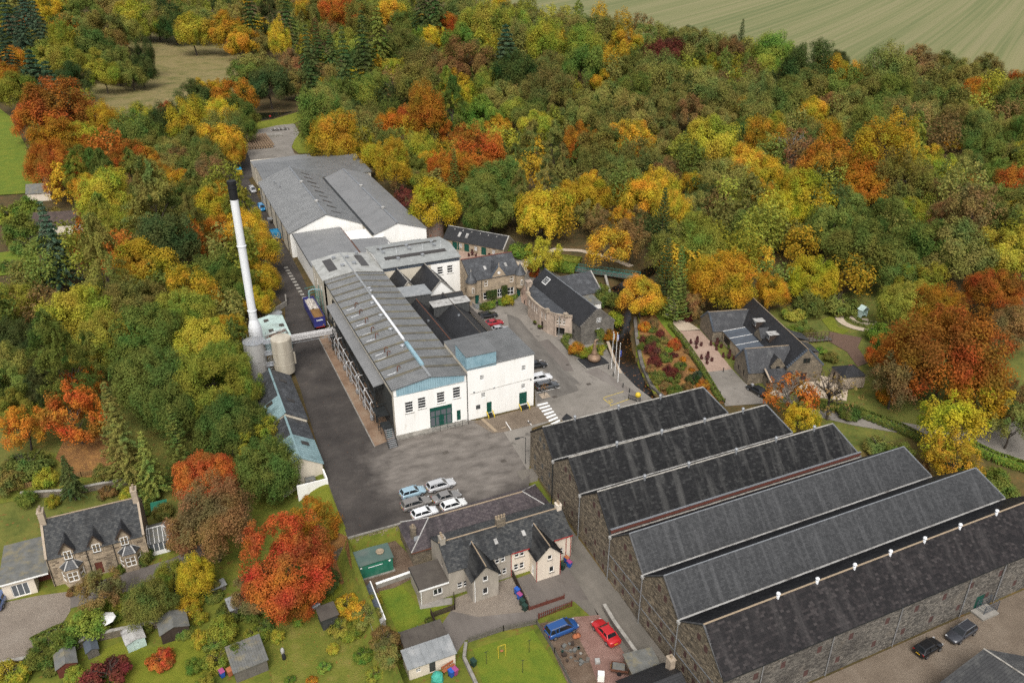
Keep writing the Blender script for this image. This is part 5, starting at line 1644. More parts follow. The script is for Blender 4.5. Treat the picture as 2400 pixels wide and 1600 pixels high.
# dark steel gallery down the west side
gal = thing('pipe_gallery','black steel pipe gallery under a grey canopy along the hall','gallery',(27.4,121,0))
slab(gal, [(-.05,0,7.7),(-.05,38,7.7),(2.35,38,8.2),(2.35,0,8.2)], 'plain_roof',.14,'canopy', ribs=.8, rib_h=.03)
MB().box(1.95,2.0,-4.5,41,.1,7.9).build('back_panel','dark_wall', gal)
for i in range(9):
 y = .2 + i * 4.7
 m = MB().box(.0,.22, y, y + .22,0,7.6)
 p = m.build('post','black_steel', gal)
 MB().box(.22,1.95, y + .02, y + .2,7.2,7.4).build('beam','black_steel', gal)
 MB().box(.22,1.95, y + .02, y + .2,3.6,3.8).build('beam','black_steel', gal)
for z in (3.45,5.2,7.3):
 MB().box(-.02,.2,.3,37.9, z, z + .16).build('rail','black_steel', gal)
for i in range(5):
 y = .3 + i * 7.4
 MB().bar((.1, y, 3.6),(.1, y + 7.4,7.3),.1).build('brace','black_steel', gal)
for z, x, r in ((2.2,-.25,.13),(2.9,-.45,.09),(4.3,-.3,.10),(1.3,-.5,.07)):
 MB().tube([(x, .5, z),(x, 37.5, z)], r, 8).build('pipe','pipe_silver' if z != 2.9 else 'galv', gal)
for i in range(11):
 y = 2 + i * 3.4
 x = -.45 - .15 * (i % 3)
 h = 3.2 + (i * 37 % 5) * .5
 MB().tube([(x, y, .3),(x, y, h),(x + .3, y + .2, h + .3),(x + .9, y + .2, h + .3)], .09 + .03 * (i % 2),8).build('standpipe','pipe_silver', gal)
for i in range(7):
 y = 1.2 + i * 5.2
 MB().box(-.75,-.2, y, y + .7,.15,.85 + .25 * (i % 2)).build('valve_box','galv', gal)
# steel stair at the front end
st = thing('steel_stair','black steel stair at the front corner of the hall','stair',(27.2,112.4,0))
for i in range(10):
 MB().box(0,1.5,.28 * i, .28 * i + .26,.22 * i + .12,.22 * i + .17).build('tread','galv', st)
for x in (-.05,1.5):
 MB().bar((x + .02,0,.1),(x + .02,2.8,2.3),.06,.25).build('stringer','black_steel', st)
 MB().tube([(x, 0,0),(x, 0,1.0),(x, 2.8,3.3),(x, 5.2,3.3)], .03,5).build('handrail','black_steel', st)
MB().box(-.1,1.6,2.8,5.2,2.2,2.34).build('landing','black_steel', st)
MB().box(.6,1.5,3.2,3.35,0,2.1).build('door','green_paint', st)
for x in (-.05,1.45):
 MB().box(x, x + .1,5.0,5.1,0,2.2).build('post','black_steel', st)
MB().box(-.2,2.0,6,9.5,2.9,3.0).build('walkway','black_steel', st)
for y in (6.1,9.3):
 MB().box(-.15,-.05, y, y + .1,0,4.0).build('post','black_steel', st)
MB().tube([(-.1,6,4.0),(-.1,9.5,4.0)], .03,5).build('handrail','black_steel', st)

# pale roofed end of the hall
tun = thing('tun_room','cream block with pale flat-pitched roof and two dark rooflights behind the hall','factory',(29.0,168.4,0))
W2, D2 = 13.6,12.6
wall(tun, (0, D2),(0,0),0,9.9, [(1.2,2.2,6.0,7.6),(4.2,5.2,5.8,7.4),(8.4,9.4,5.6,7.2)], 'cream_render', depth=.15)
for o in ((1.2,2.2,6.0,7.6),(4.2,5.2,5.8,7.4),(8.4,9.4,5.6,7.2)):
 window(tun, (0, D2),(0,0), o, 1,3,'white_paint','glass_grey',.08,.12)
wall(tun, (0,0),(W2,0),9.3,10.0,(),'cream_render', gable=[(W2,10.0),(W2 / 2,11.0),(0,10.0)])
wall(tun, (W2,0),(W2, D2),0,10,(),'cream_render')
wall(tun, (W2, D2),(0, D2),0,10,(),'cream_render', gable=[(W2,10.0),(W2 / 2,11.0),(0,10.0)])
slab(tun, [(-.3,-.3,9.95),(-.3, D2 + .3,9.95),(W2 / 2, D2 + .3,11.1),(W2 / 2,-.3,11.1)], 'light_roof',.16)
slab(tun, [(W2 + .2, D2 + .3,9.95),(W2 + .2,-.3,9.95),(W2 / 2,-.3,11.1),(W2 / 2, D2 + .3,11.1)], 'light_roof',.16)
for x0, x1 in ((2.0,4.0),(9.6,11.4)):
 z = lambda x: 9.95 + 1.15 * (1 - abs(x - W2 / 2) / (W2 / 2 + .3)) + .05
 MB().ext([(x0,3.2, z(x0)),(x1,3.2, z(x1)),(x1,10.6, z(x1)),(x0,10.6, z(x0))], (0,0,.06)).build('rooflight','dark_light', tun)
for x, y in ((4.6,9.6),(5.4,4.0),(7.6,8.8),(8.2,4.4),(10.4,10.9)):
 MB().cyl(x, y, .35,10.4,11.3,10).box(x - .45, x + .45, y - .45, y + .45,11.302,11.42).build('roof_cowl','galv', tun)
MB().bar((W2 / 2,-.3,11.16),(W2 / 2, D2 + .3,11.16),.3,.06).build('ridge','zinc', tun)

# white block with blue penthouse
cube = thing('white_block','tall white block with a pale blue boxed penthouse on its roof corner','factory',(42.95,115.35,0))
W3, D3, Z3 = 13.05,12.0,10.6
a, b = (0,0),(W3,0)
ops = [(2.4,3.15,7.75,8.75),(2.6,3.35,4.1,5.1),(10.6,11.35,7.9,8.9),(10.55,11.3,4.1,5.1),(3.6,4.6,.6,2.9),(10.1,11.7,.75,3.3),(1.5,2.35,1.9,2.8)]
wall(cube, a, b, 0, Z3, ops, 'white_render', depth=.2, gable=[(W3,11.0),(0, Z3 + .01)])
for o in ops[:4]:
 window(cube, a, b, o, 3,3,'white_paint','glass',.06,.14)
door(cube, a, b, ops[4], 'green_paint',.1); door(cube, a, b, ops[5], 'green_paint',.1,2)
MB().box(1.5,2.35,.03,.08,1.9,2.8).build('louvre','shutter_grey', cube)
for k in range(5):
 MB().box(1.53,2.32,-.01,.03,1.95 + k * .17,2.03 + k * .17).build('louvre_slat','shutter_grey', cube)
wall(cube, (W3,0),(W3, D3),0, Z3,(),'white_render')
wall(cube, (W3, D3),(0, D3),0, Z3,(),'white_render')
wall(cube, (0, D3),(0,0),0, Z3,(),'cream_render')
slab(cube, [(-.1,-.15, Z3),(-.1, D3, Z3),(W3 + .15, D3,11.0),(W3 + .15,-.15,11.0)][::-1], 'sheet_roof',.14, ribs=.0)
for i in range(19):
 y = .3 + i * .62
 MB().bar((-.1, y, Z3 + .03),(W3 + .15, y, 11.03),.06,.06).build('roof_seam','sheet_roof', cube)
MB().box(-.06,5.55,-.06,5.6,10.3,13.05).build('penthouse','blue_clad', cube)
for i in range(24):
 MB().box(-.05 + i * .234,.10 + i * .234,-.105,-.062,10.45,13.0).build('cladding_sheet','blue_clad', cube)
for i in range(22):
 MB().box(-.105,-.062,.02 + i * .25,.17 + i * .25,10.45,13.0).build('cladding_sheet','blue_clad', cube)
slab(cube, [(-.2,-.2,13.06),(5.75,-.2,13.16),(5.75,5.75,13.26),(-.2,5.75,13.16)], 'sheet_roof',.1,'penthouse_roof', ribs=.5, rib_h=.04)
MB().box(4.2,5.0,5.8,8.2,10.8,11.0).build('roof_hatch','zinc', cube)
for x0, x1, s in ((3.6,4.6,3),(10.1,11.7,3)):
 for k in range(s):
  MB().box(x0 + .05, x1 - .05,-.3 * (k + 1),-.3 * k - .003,0,.6 - .2 * k).build('step','black_steel', cube)
 for x in (x0 - .12, x1 + .02):
  MB().bar((x + .05,-1.1,.45),(x + .05,-.05,1.0),.14,.16).build('step_rail','yellow_paint', cube)
  MB().box(x, x + .1,-1.15,-1.0,0,.45).build('step_post','yellow_paint', cube)
for x in (1.0,4.9,12.2):
 MB().box(x, x + .35,-.14,-.002,5.6,5.78).build('wall_lamp','galv', cube)
MB().bar((.3,-.03,5.4),(12.6,-.03,5.9),.05).build('conduit','coping', cube)
MB().tube([(.6,2.0,10.6),(.6,2.0,13.0)], .05,6).build('mast','white_metal', cube)

# grey roofed mash house
mash = thing('mash_house','white block with grey low-pitched roof, two long dark rooflights and steel fascia','factory',(43.0,169.3,0))
W4, D4 = 18.9,15.0
a, b = (0,0),(W4,0)
ops = [(13.1,14.7,6.3,8.3),(15.6,17.2,6.3,8.3)]
wall(mash, a, b, 0,9.2, ops, 'white_render', depth=.18)
for o in ops:
 window(mash, a, b, o, 1,3,'white_paint','glass',.16,.15, sill='coping')
for i in range(38):
 MB().box(i * .497 + .02, i * .497 + .44,-.06,.05 + .01 * (i % 2),9.2,10.2).build('fascia_sheet','slate_clad', mash)
MB().box(.1,11.6,-.035,-.003,6.5,9.15).build('damp_render','cream_render', mash)
wall(mash, (0, D4),(0,0),0,10.1,(),'white_render', gable=[(D4,10.1),(D4 / 2,11.2),(0,10.1)])
wall(mash, (W4,0),(W4, D4),0,10.1,(),'white_render', gable=[(D4,10.1),(D4 / 2,11.2),(0,10.1)])
wall(mash, (W4, D4),(0, D4),0,10.1,(),'white_render')
slab(mash, [(-.3,-.4,10.2),(W4 + .3,-.4,10.2),(W4 + .3, D4 / 2,11.3),(-.3, D4 / 2,11.3)], 'light_roof_b',.16, ribs=1.2, rib_h=.02)
slab(mash, [(W4 + .3, D4 + .4,10.2),(-.3, D4 + .4,10.2),(-.3, D4 / 2,11.3),(W4 + .3, D4 / 2,11.3)], 'light_roof_b',.16, ribs=1.2, rib_h=.02)
zf = lambda y: 10.2 + 1.1 * (1 - abs(y - D4 / 2) / (D4 / 2 + .4)) + .06
for y0, y1 in ((3.2,4.6),(10.2,11.4)):
 MB().ext([(1.6, y0, zf(y0)),(16.8, y0, zf(y0)),(16.8, y1, zf(y1)),(1.6, y1, zf(y1))], (0,0,.07)).build('rooflight','dark_light', mash)
for x, y in ((2,6.6),(8.5,6.6),(14.8,6.6),(2.2,9.6),(8.6,9.4),(15.0,9.4),(4.5,2.6),(10.5,2.6)):
 MB().cyl(x, y, .28, zf(y) - .1, zf(y) + .4,10).box(x - .38, x + .38, y - .38, y + .38, zf(y) + .402, zf(y) + .55).build('roof_cowl','galv', mash)
for x in (5.0,11.5,16.2):
 MB().tube([(x, 5.6, zf(5.6)),(x, 5.6, zf(5.6) + 1.6)], .04,6).build('vent_stack','white_metal', mash)

# old kilns and malt barns: dark slated roofs in the angle
def shed(name, label, x0, x1, y0, y1, ze, zr, axis='y', roof='slate_dark', wmat='cream_render', ridge='lead', cat='shed', group=None, over=.15, z0=0, gables=True, ribs=None):
 t = thing(name, label, cat, (x0, y0, z0),0, group)
 w, d = x1 - x0, y1 - y0
 e, r = ze - z0, zr - z0
 if axis == 'y':
  g1, g2 = [(w, e),(w / 2, r - .06),(0, e)], None
 else:
  g1, g2 = None, [(d, e),(d / 2, r - .06),(0, e)]
 wall(t, (0,0),(w, 0),0, e, (), wmat, gable=g1); wall(t, (w, 0),(w, d),0, e, (), wmat, gable=g2)
 wall(t, (w, d),(0, d),0, e, (), wmat, gable=g1); wall(t, (0, d),(0,0),0, e, (), wmat, gable=g2)
 o = over
 if axis == 'y':
  slab(t, [(-o, -o, e),(-o, d + o, e),(w / 2, d + o, r),(w / 2,-o, r)], roof, .12, ribs=ribs)
  slab(t, [(w + o, d + o, e),(w + o, -o, e),(w / 2,-o, r),(w / 2, d + o, r)], roof, .12, ribs=ribs)
  MB().tube([(w / 2,-o, r + .03),(w / 2, d + o, r + .03)], .1,6).build('ridge', ridge, t)
 else:
  slab(t, [(-o, -o, e),(w + o, -o, e),(w + o, d / 2, r),(-o, d / 2, r)], roof, .12, ribs=ribs)
  slab(t, [(w + o, d + o, e),(-o, d + o, e),(-o, d / 2, r),(w + o, d / 2, r)], roof, .12, ribs=ribs)
  MB().tube([(-o, d / 2, r + .03),(w + o, d / 2, r + .03)], .1,6).build('ridge', ridge, t)
 return t

k1 = shed('malt_barn','long dark slated malt barn roof running beside the hall gutter',43.0,48.4,127.6,153,5.6,8.4,'y','slate_dark','cream_render','rust')
k2 = shed('malt_barn','dark slated malt barn roof beside the parked cars',48.45,56.2,127.6,154.5,5.0,8.2,'y','slate_dark','cream_render','felt_brown')
for t_, x in ((k1,2.7),(k2,3.9)):
 for y in (4,15):
  MB().box(x - .9, x - .4, y, y + .5,6.9,7.9).build('rooflight','lead', t_)
k3 = shed('kiln_house','small dark slated kiln gable against the grey roofed block',43.6,49.0,160.6,169.2,6.4,9.6,'y','slate_dark','cream_render','coping')
k4 = shed('kiln_house','steep dark slated kiln gable with white skews below two square windows',49.05,57.0,157.6,169.2,5.6,9.8,'y','slate_dark','white_render','coping')
for t_, w_, r_, e_, d_ in ((k3,5.4,9.6,6.4,0),(k4,7.95,9.8,5.6,0)):
 for s in (-1,1):
  MB().bar((w_ / 2 + s * w_ / 2,-.16, e_ + .1),(w_ / 2,-.16, r_ + .12),.3,.14).build('skew','coping', t_)
k5 = thing('lift_house','flat grey roofed box clad in dark boards between the kiln gables','lift house',(43.2,153.6,0))
MB().box(0,6.0,0,5.0,0,9.0).build('wall','felt_dark', k5)
for i in range(20):
 MB().box(.02 + i * .3,.24 + i * .3,-.05,-.003,5.5,8.95).build('board','shutter_grey', k5)
slab(k5, [(-.3,-.3,9.3),(6.3,-.3,9.1),(6.3,5.3,9.1),(-.3,5.3,9.3)], 'zinc',.2)
k6 = thing('lift_house','long low grey capped box sunk between two dark slated roofs','lift house',(48.0,148.2,0))
MB().box(0,8.2,0,2.4,5.5,8.1).build('wall','felt_dark', k6)
for i in range(27):
 MB().box(.02 + i * .3,.24 + i * .3,-.05,-.003,5.6,8.05).build('board','shutter_grey', k6)
slab(k6, [(-.2,-.3,8.15),(8.4,-.3,8.15),(8.4,2.7,8.3),(-.2,2.7,8.3)], 'lead_light',.12)
k7 = shed('kiln_house','dark slated kiln roof with a flat gutter behind the cars',49.2,56.6,150.8,157.4,5.2,8.0,'x','slate_dark','white_render','felt_brown')
ln = thing('rubbish_gutter','wide brown lead gutter walk beside the malt barn roofs','gutter walk',(56.25,127.6,0))
MB().box(0,1.5,0,31,0,4.7).build('wall','cream_render', ln)
slab(ln, [(1.7,31,4.75),(1.7,-.1,4.75),(0,-.1,5.6),(0,31,5.6)], 'felt_brown',.12)

# link roofs and the far warehouses
lk = thing('link_shed','flat grey sheeted canopy joining the hall and the far warehouses','shed',(29.6,186.2,0))
MB().box(.6,13,1.5,25.2,0,6.6).build('wall','white_render', lk)
slab(lk, [(0,0,6.7),(13.0,0,6.9),(13.0,25.6,7.2),(0,25.6,7.0)], 'plain_roof',.2, ribs=1.1, rib_h=.025)
MB().tube([(-.05,-.05,6.6),(-.05,25.6,6.9)], .12,6).build('gutter','black_steel', lk)
MB().box(12.95,13.2,0,25,6.85,7.15).build('valley_gutter','rust', lk)
lk2 = thing('link_shed','grey sheeted lean-to roof beside the flat canopy','shed',(42.9,186.5,0))
MB().box(.2,9.0,.5,23.0,0,6.4).build('wall','white_render', lk2)
slab(lk2, [(0.1,0,6.9),(9.4,0,6.3),(9.4,14.4,6.4),(0.1,14.4,7.0)], 'plain_roof',.15, ribs=1.1, rib_h=.025)
lk3 = thing('hip_shed','small grey hipped roof shed beside the round tank','shed',(52.5,187.5,0))
MB().box(0,9.0,0,11,0,5.2).build('wall','white_render', lk3)
slab(lk3, [(-.2,-.2,5.2),(9.2,-.2,5.2),(6.5,5.5,7.3),(2.5,5.5,7.3)], 'plain_roof',.12, ribs=.9, rib_h=.025)
slab(lk3, [(9.2,11.2,5.2),(-.2,11.2,5.2),(2.5,5.5,7.3),(6.5,5.5,7.3)], 'plain_roof',.12, ribs=.9, rib_h=.025)
slab(lk3, [(-.2,11.2,5.2),(-.2,-.2,5.2),(2.5,5.5,7.3),(2.5,5.51,7.3)], 'plain_roof',.12)
slab(lk3, [(9.2,-.2,5.2),(9.2,11.2,5.2),(6.5,5.51,7.3),(6.5,5.5,7.3)], 'plain_roof',.12)
for x, y in ((3.2,2.2),(5.0,1.2),(6.5,3)):
 MB().box(x, x + .9, y, y + 1.2,5.6,6.4).build('rooflight','lead_light', lk3)

def gable_shed(name, label, x0, x1, y0, y1, ze, zr, roof, xr=None, group='far grey warehouses'):
 t = thing(name, label, 'warehouse',(x0, y0,0),0, group)
 w, d = x1 - x0, y1 - y0
 c = (xr - x0) if xr else w / 2
 G = [(w, ze),(c, zr - .08),(0, ze)]
 wall(t, (0,0),(w, 0),0, ze - .01,(),'white_render', gable=G)
 wall(t, (w, 0),(w, d),0, ze, (),'white_render')
 wall(t, (w, d),(0, d),0, ze - .01,(),'white_render', gable=[(w, ze),(w - c, zr - .08),(0, ze)])
 wall(t, (0, d),(0,0),0, ze, (),'cream_render')
 slab(t, [(-.2,-.25, ze),(-.2, d + .2, ze),(c, d + .2, zr),(c, -.25, zr)], roof, .15, ribs=1.0 if roof == 'sheet_roof' else 1.6, rib_h=.06 if roof == 'sheet_roof' else .012)
 slab(t, [(w + .2, d + .2, ze),(w + .2,-.25, ze),(c, -.25, zr),(c, d + .2, zr)], roof, .15, ribs=1.0 if roof == 'sheet_roof' else 1.6, rib_h=.06 if roof == 'sheet_roof' else .012)
 MB().bar((c, -.25, zr + .06),(c, d + .2, zr + .06),.5,.06).build('ridge','lead', t)
 for f in (.22,.62):
  MB().lathe(c, d * f, [(.45, zr - .1),(.45, zr + .35),(.6, zr + .37),(.6, zr + .55),(.2, zr + .7)], 10).build('roof_cowl','lead_light', t)
 return t, w, d, c
f1, w, d, c = gable_shed('far_warehouse','white gabled warehouse with ribbed grey roof and dark rooflight dashes',29.0,49.2,212.4,268,7.0,11.1,'sheet_roof',39.3)
for i in range(9):
 y = 5 + i * 5.6
 q0, q1 = Vector((c + 2.6, y, 11.1 - 4.1 * 2.6 / (w - c) + .12)), Vector((c + 5.2, y, 11.1 - 4.1 * 5.2 / (w - c) + .12))
 MB().ext([tuple(q0), tuple(q1), tuple(q1 + Vector((0,.8,0))), tuple(q0 + Vector((0,.8,0)))], (0,0,.05)).build('rooflight','dark_light', f1)
for y in (40,45):
 MB().lathe(3.5 + (45 - y) * .15, y, [(.2,8),(.2,9.6),(.32,9.62),(.32,9.8),(.05,9.95)], 8).build('roof_vent','galv', f1)
for i in range(6):
 MB().tube([(-.12,4 + i * 9.5,6.9),(-.12,4 + i * 9.5,.1)], .08,6).build('downpipe','black_steel', f1)
MB().box(-.06,-.003,1, d - 1,3.6,3.75).build('string_course','lead', f1)
MB().box(-.3,-.08,0, d, 6.75,6.95).build('gutter','lead', f1)
f2, w, d, c = gable_shed('far_warehouse','white gabled warehouse with smooth plain grey roof beside the wood',49.3,64.3,201.8,264,7.0,9.6,'plain_roof',56.2)
MB().box(-.35,.35,0, d, 7.0,7.25).build('valley_gutter','black_steel', f2)
f3 = thing('far_warehouse','transverse ribbed grey roof closing the back of the white warehouses','warehouse',(30.8,268.4,0),0,'far grey warehouses')
MB().box(.2,35.8,.2,21.8,0,6.4).build('wall','cream_render', f3)
slab(f3, [(-.1,-.1,6.5),(36.2,-.1,6.5),(36.2,22.0,7.8),(-.1,22.0,7.8)], 'sheet_roof',.2, ribs=.9, rib_h=.06)
f4 = thing('far_warehouse','low plain grey roof stepping back at the far end of the warehouses','warehouse',(30.6,290.7,0),0,'far grey warehouses')
MB().prism([(.2,.2),(29.5,.2),(29.5,7),(21.5,7),(21.5,12),(.2,12)], 0,6.2).build('wall','cream_render', f4)
m = MB().prism([(0,0),(29.8,0),(29.8,7.2),(21.8,7.2),(21.8,12.2),(0,9.5)], 6.25,6.5)
m.build('roof','plain_roof', f4)
# ------------------------------------------------------------------ stone buildings round the court
def grid_ops(xs, w, h0, h1):
 return [(x, x + w, h0, h1) for x in xs]

# long low stable range with green doors
ang = math.atan2(-15.5,11.9)
rg_ = thing('stable_range','long low stone range with black slate roof and dark green doors','stone building',(69.6,203.2,0), ang)
Lr, Dr = 19.6,6.2
a, b = (0,0),(Lr, 0)
ops = [(3.0,4.6,.1,2.3),(6.9,8.5,.1,2.3),(12.4,14.0,.1,2.3)] + grid_ops((5.3,10.2,15.9),.9,.9,2.1) + [(4.7,5.2,.1,2.3)]
wall(rg_, a, b, 0,2.8, ops, 'ashlar', depth=.25)
for o in ops[:3]:
 door(rg_, a, b, o, 'green_paint',.08,2)
door(rg_, a, b, ops[6], 'green_paint',.08,1)
for o in ops[3:6]:
 window(rg_, a, b, o, 3,4,'white_paint','glass',.07,.12, sill='sandstone')
wall(rg_, (Lr, 0),(Lr, Dr),0,2.8,(),'rubble', gable=[(Dr, 2.8),(Dr / 2,5.5),(0,2.8)])
wall(rg_, (Lr, Dr),(0, Dr),0,2.8,(),'rubble')
wall(rg_, (0, Dr),(0,0),0,2.8,(),'rubble', gable=[(Dr, 2.8),(Dr / 2,5.5),(0,2.8)])
slab(rg_, [(-.05,-.25,2.65),(Lr - .25,-.25,2.65),(Lr - .25, Dr / 2,5.55),(-.05, Dr / 2,5.55)], 'slate_dark',.1)
slab(rg_, [(Lr - .25, Dr + .25,2.65),(-.05, Dr + .25,2.65),(-.05, Dr / 2,5.55),(Lr - .25, Dr / 2,5.55)], 'slate_dark',.1)
MB().bar((-.1, Dr / 2,5.62),(Lr, Dr / 2,5.62),.28,.1).build('ridge','lead_light', rg_)
for y0 in (-.2, Dr + .2):
 MB().bar((Lr - .12, y0,2.75),(Lr - .12, Dr / 2,5.72),.3,.14).build('skew','coping', rg_)
for x in (4.2,6.6):
 z = lambda y: 2.65 + (y + .25) * 2.9 / (Dr / 2 + .25)
 MB().ext([(x, .9, z(.9) + .05),(x + .8,.9, z(.9) + .05),(x + .8,2.0, z(2.0) + .05),(x, 2.0, z(2.0) + .05)], (0,0,.06)).build('rooflight','lead_light', rg_)
for x in (2.5,5.2,8,10.8,13.4,16):
 z0 = z(2.45)
 MB().add([(x - .15,2.3, z0),(x + .15,2.3, z0),(x, 2.3, z0 + .35),(x, 2.8, z0 + .35)], [(0,1,2),(1,3,2),(0,2,3)]).build('roof_vent','lead_light', rg_)

# turreted house with the clock gable
th = thing('turret_house','stone house with two conical turrets, crow-stepped clock gable and clipped hedge','house',(61.9,162.6,0))
Wt, Dt, Zt, Rt = 13.3,11.5,6.2,9.6
a, b = (0,0),(Wt, 0)
up = [(3.6,4.5,4.3,5.7),(6.0,6.8,4.3,5.9),(7.0,7.8,4.3,6.0),(8.0,8.8,4.3,5.9),(10.3,11.2,4.3,5.7)]
gd = [(3.3,5.3,.9,2.7),(7.0,8.2,.9,3.0),(9.5,11.3,1.0,2.9)]
dr = [(1.2,2.2,.1,2.4),(12.1,13.1,.1,2.5)]
wall(th, a, b, 0, Zt, up + gd + dr, 'ashlar', depth=.22)
for o in up:
 window(th, a, b, o, 1,2,'white_paint','glass_warm',.09,.14, sill='sandstone')
for o in gd:
 window(th, a, b, o, 2,2,'white_paint','glass',.10,.14, sill='sandstone')
for o in dr:
 door(th, a, b, o)
wall(th, (Wt, 0),(Wt, Dt),0, Zt, (),'rubble', gable=[(Dt, Zt),(Dt / 2, Rt),(0, Zt)])
wall(th, (Wt, Dt),(0, Dt),0, Zt, (),'rubble')
wall(th, (0, Dt),(0,0),0, Zt, [(8,8.7,2.0,3.4)], 'ashlar', gable=[(Dt, Zt),(Dt / 2, Rt),(0, Zt)])
slab(th, [(.1,-.2, Zt),(Wt - .1,-.2, Zt),(Wt - .1, Dt / 2, Rt),(.1, Dt / 2, Rt)], 'slate_lead',.12)
slab(th, [(Wt - .1, Dt + .2, Zt),(.1, Dt + .2, Zt),(.1, Dt / 2, Rt),(Wt - .1, Dt / 2, Rt)], 'slate_lead',.12)
MB().tube([(0, Dt / 2, Rt + .06),(Wt, Dt / 2, Rt + .06)], .13,6).build('ridge','ridge_red', th)
# clock gable with steps
g0, g1, gc, gz = 5.4,9.4,7.4,9.1
MB().ext([(g0,-.06,3.8),(g1,-.06,3.8),(g1,-.06,6.3),(gc, -.06, gz),(g0,-.06,6.3)], (0,.28,0)).build('clock_gable','ashlar', th)
for i in range(8):
 for s in (-1,1):
  f = i / 8
  x = gc + s * (2.0 * (1 - f))
  MB().box(x - .14, x + .14,-.12,.3,6.25 + f * 2.75,6.25 + f * 2.75 + .36).build('crow_step','slate_clad', th)
slab(th, [(g0 - .1,.2,6.4),(g0 - .1,3.2,6.4),(gc, 4.8, gz - .1),(gc, .2, gz - .1)], 'slate_lead',.1,'gable_roof')
slab(th, [(g1 + .1,3.2,6.4),(g1 + .1,.2,6.4),(gc, .2, gz - .1),(gc, 4.8, gz - .1)], 'slate_lead',.1,'gable_roof')
m = MB()
m.add([(gc + .36 * math.cos(i * .3927),-.10,7.25 + .36 * math.sin(i * .3927)) for i in range(16)], [tuple(range(16))[::-1]])
ck = m.build('clock_face','white_paint', th)
MB().box(gc - .02, gc + .02,-.125,-.105,7.23,7.52).build('clock_hand','black_steel', ck)
MB().box(gc - .02, gc + .2,-.125,-.105,7.23,7.27).build('clock_hand','black_steel', ck)
MB().lathe(gc, -.06, [(.09, gz),(.05, gz + .3),(.12, gz + .4),(.02, gz + .6)], 8).build('finial','sandstone', th)
for x in (.25,12.9):
 tw = MB().lathe(x, -.1, [(.3,1.9),(.95,2.6),(1.12,2.8),(1.12,6.15)], 20).build('turret','ashlar', th, smooth=False)
 MB().lathe(x, -.1, [(1.42,6.1),(1.40,6.22),(.10,8.75)], 20).build('turret_roof','slate_lead', tw)
 MB().lathe(x, -.1, [(.16,8.7),(.12,8.95),(.03,9.3)], 8).build('finial','coping', tw)
 MB().box(x - .28, x + .28,-1.27,-1.18,3.6,4.9).build('window','white_paint', tw)
 MB().box(x - .2, x + .2,-1.29,-1.272,3.7,4.8).build('pane','glass_warm', tw)
for x in (4.6,10.0):
 z = lambda y: Zt + (y + .2) * (Rt - Zt) / (Dt / 2 + .2)
 MB().ext([(x, 2.2, z(2.2) + .05),(x + .6,2.2, z(2.2) + .05),(x + .6,3.1, z(3.1) + .05),(x, 3.1, z(3.1) + .05)], (0,0,.08)).build('rooflight','lead_light', th)
MB().tube([(2.9,-.12,6.0),(2.9,-.12,.1)], .06,6).build('downpipe','black_steel', th)
MB().tube([(11.8,-.12,6.0),(11.8,-.12,.1)], .06,6).build('downpipe','black_steel', th)
MB().box(1.8,1.9,-2.6,-.2,0,1.0).box(.3,.4,-2.6,-.2,0,1.0).box(.4,1.8,-2.6,-.2,0,.15).build('door_ramp','galv', th)

# bow-fronted stone building
bw = thing('bow_fronted_hall','pinkish stone hall with bowed parapet front, black slate roof and crow-stepped gable','stone building',(75.8,133.2,0))
Wb, Db, Zb, Rb = 8.0,26.0,4.3,7.8
wall(bw, (0,0),(Wb, 0),0, Zb, [(3.7,4.6,.9,1.9),(6.2,7.0,.1,2.2)], 'rubble_grey', depth=.2, gable=[(Wb, Zb),(Wb / 2, Rb),(0, Zb)])
window(bw, (0,0),(Wb, 0),(3.7,4.6,.9,1.9),3,3,'white_paint','glass',.06,.14)
door(bw, (0,0),(Wb, 0),(6.2,7.0,.1,2.2),'wood_dark')
for h0, w_ in ((4.9,.5),(2.7,.35)):
 m = MB().box(4.1 - w_, 4.1 + w_, -.06,-.005, h0, h0 + 2 * w_)
 ww = m.build('window','glass', bw)
 for k in range(4):
  f = -w_ + 2 * w_ * k / 3
  MB().box(4.1 + f - .035,4.1 + f + .035,-.09,-.062, h0, h0 + 2 * w_).build('glazing_bar','white_paint', ww)
  MB().box(4.1 - w_, 4.1 + w_, -.10,-.092, h0 + w_ + f - .035, h0 + w_ + f + .035).build('glazing_bar','white_paint', ww)
for i in range(11):
 for s in (-1,1):
  f = i / 11
  x = Wb / 2 + s * (Wb / 2 * (1 - f))
  MB().box(x - .17, x + .17,-.05,.35, Zb + f * (Rb - Zb) - .05, Zb + f * (Rb - Zb) + .38).build('crow_step','rubble_grey', bw)
wall(bw, (0,7),(0,0),0, Zb, [(3.2,3.9,1.4,2.4)], 'rubble_grey', depth=.15)
wall(bw, (Wb, 0),(Wb, Db),0, Zb, (),'rubble')
wall(bw, (Wb, Db),(0, Db),0, Zb, (),'rubble', gable=[(Wb, Zb),(Wb / 2, Rb),(0, Zb)])
slab(bw, [(-.2,.3, Zb),(-.2, Db, Zb),(Wb / 2, Db, Rb),(Wb / 2,.3, Rb)], 'slate_dark',.12)
slab(bw, [(Wb + .2, Db, Zb),(Wb + .2,.3, Zb),(Wb / 2,.3, Rb),(Wb / 2, Db, Rb)], 'slate_dark',.12)
MB().tube([(Wb / 2,.2, Rb + .05),(Wb / 2, Db, Rb + .05)], .09,6).build('ridge','lead', bw)
zz = lambda x: Zb + (x + .2) * (Rb - Zb) / (Wb / 2 + .2)
MB().ext([(1.6,20.8, zz(1.6) + .06),(1.6,22.8, zz(1.6) + .06),(3.0,22.8, zz(3.0) + .06),(3.0,20.8, zz(3.0) + .06)], (0,0,.1)).build('rooflight','white_paint', bw)
